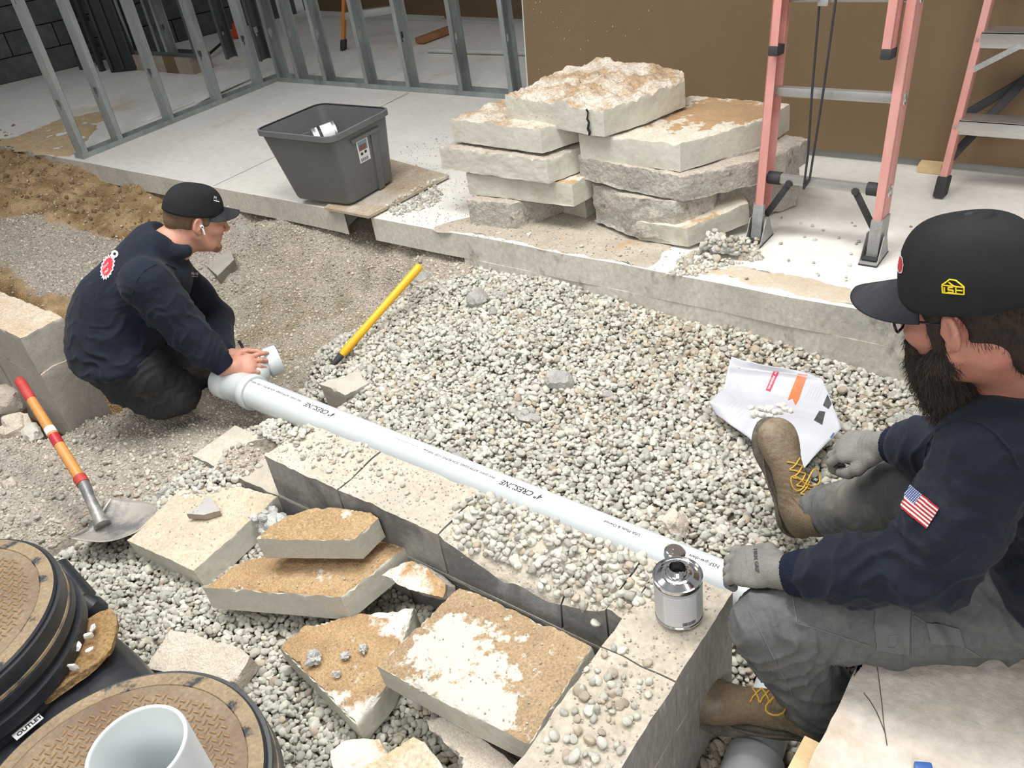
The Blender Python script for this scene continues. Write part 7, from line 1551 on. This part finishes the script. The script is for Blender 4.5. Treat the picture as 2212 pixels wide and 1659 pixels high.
# the 300 pebbles that show largest are objects of their own
bpy.context.view_layer.update(); dg = bpy.context.evaluated_depsgraph_get(); cand = np.argsort(-size); chosen = []
for i in cand:
    if not (8 < sx[i] < 2204 and 8 < sy[i] < 1650) or (S_[i] > .0155): continue
    if i < n_bed and any(abs(P_[i][0]-P_[j][0]) < .012 and abs(P_[i][1]-P_[j][1]) < .012 and P_[j][2] > P_[i][2] for j in chosen[-60:]): continue
    if P_[i][2]-float(H(P_[i][:1], P_[i][1:2])[0]) < .006: continue
    p = Vector(P_[i]); d = p-Vector(CAM); L = d.length; hit = SC.ray_cast(dg, Vector(CAM), d.normalized(), distance=L-.022)
    if hit[0]: continue
    chosen.append(i)
    if len(chosen) == 300: break
for i in chosen:
    x, y, z = P_[i]
    if x > XO: lb, gp_ = 'smooth pebble on the trench floor between the wall and the worn slab', 'pebbles in the trench'
    elif y > YB: lb, gp_ = 'smooth white pebble in the big pebble bed beyond the white pipe', 'pebbles beyond the pipe'
    elif x > XI-.01: lb, gp_ = 'smooth white pebble on the dusty wall top beside the biggest broken slab', 'pebbles on the wall return'
    elif y > YA-.02: lb, gp_ = 'smooth white pebble on the broken wall top near the can', 'pebbles on the long wall'
    else: lb, gp_ = 'smooth white pebble in the bed around the broken slabs and tank lids', 'pebbles around the slabs'
    o = bpy.data.objects.new('pebble', (pv+tv)[IDX[i]].data); COL.objects.link(o); o.location = (x, y, z); o.rotation_euler = rot[i]; o.scale = (S_[i],)*3; reg(o, lb, 'pebble', gp_)
keep = np.ones(len(P_), bool); keep[chosen] = False
print('pebbles', keep.sum(), 'chosen', len(chosen))
scatter('pebble_bed', 'bed of countless white pebbles filling the pit and lying on the walls', [Vector(p) for p in P_[keep]], rot[keep], S_[keep], pc, 12, (-1.2, 1.8, -.3), IDX[keep])
# crushed gravel on the left and in the hole
X, Y = jitter(-6.2, -1.9, .3, 2.62, .0125, rng); peb, soil = region_weights(X, Y); pr = np.where(soil > .5, .12, .8)*(peb < .6); k = (rng.random(X.size) < pr) & ~blocked(X, Y); X, Y = X[k], Y[k]
Z = H(X, Y); n1 = np.array([nrm((a, b, 0), 9, 1)*.014+nrm((a, b, 0), 26, 3)*.008 for a, b in zip(X, Y)]); Z = Z+n1; r = rng.gamma(4, .0011, X.size).clip(.002, .011)
P_ = np.stack([X, Y, Z+.001], 1); rot = np.stack([rng.normal(0, .4, len(P_)), rng.normal(0, .4, len(P_)), rng.uniform(0, 6.28, len(P_))], 1)
clodc, cl_ = variants('soil_clod', mat('soil_clod', (.30, .20, .10), (.48, .34, .19), 30, .95, bump=.6, bscale=120, rnd=.35), 5, .7, .6, 2)
Xc, Yc = jitter(-7, -4.0, 1.9, 2.52, .042, rng); pb, so = region_weights(Xc, Yc); kc = (so > .6) & (rng.random(Xc.size) < .8); Xc, Yc = Xc[kc], Yc[kc]
n1c = np.array([nrm((a, b, 0), 9, 1)*.036+nrm((a, b, 0), 26, 3)*.028 for a, b in zip(Xc, Yc)]); Pc = np.stack([Xc, Yc, H(Xc, Yc)+n1c+.002], 1); rc = rng.gamma(2.2, .0042, len(Pc)).clip(.003, .016)
scatter('soil_clods', 'brown clods on the soil heap at the upper left', [Vector(p) for p in Pc], rng.uniform(0, 6.28, (len(Pc), 3)), rc, clodc, 5, (-5.5, 2.2, -.1))
scatter('crushed_gravel', 'fine crushed grey gravel around the kneeling man and in the hole', [Vector(p) for p in P_], rot, r, cc_, 6, (-3.5, 1.5, -.3))
# mixed pebbles at the seam between both, grit on slabs and wall tops
pts = []; scl = []
X, Y = jitter(-3.4, -1.9, .35, 1.2, .034, rng); peb, soil = region_weights(X, Y); k = (peb <= .5) & ~blocked(X, Y) & (rng.random(X.size) < np.clip(1.0-(-2.1-X)*.8, .12, 1)); add_pts(X[k], Y[k], H(X[k], Y[k])+.006, rng.normal(.0095, .002, k.sum()).clip(.005))
cluster([(1230, 1420), (1420, 1330), (1560, 1300), (1500, 1420), (1350, 1659), (1140, 1659)], 0, .011, .0019, .5, .001)
cluster([(570, 930), (700, 920), (1050, 1060), (1440, 1200), (1570, 1290), (1350, 1340), (950, 1150), (600, 1000)], 0, .011, .0018, .5, .001)
cluster([(820, 470), (1000, 378), (1150, 420), (1600, 470), (1650, 560), (1500, 600), (1200, 545), (1000, 505)], 0, .020, .0024, .5, .001)
cluster([(850, 330), (960, 280), (1000, 360), (860, 430)], 0, .022, .0028, .3, .001)
for poly, z in (([(620, 1400), (880, 1320), (830, 1480), (770, 1550)], -.196), ([(850, 1430), (1000, 1290), (1250, 1395), (1140, 1590)], -.078), ([(470, 1268), (640, 1190), (870, 1180), (740, 1285)], -.145), ([(300, 1165), (410, 1055), (590, 1075), (420, 1215)], -.195)): cluster(poly, z, .016, .0018, .25, .001)
P_ = np.array(pts); rot = np.stack([rng.normal(0, .5, len(P_)), rng.normal(0, .5, len(P_)), rng.uniform(0, 6.28, len(P_))], 1)
scatter('loose_grit', 'small loose stones and grit scattered over wall tops, broken slabs and floor', [Vector(p) for p in P_], rot, scl, pc, 12, (-1.5, 1.2, 0), rng.integers(0, 18, len(P_)))
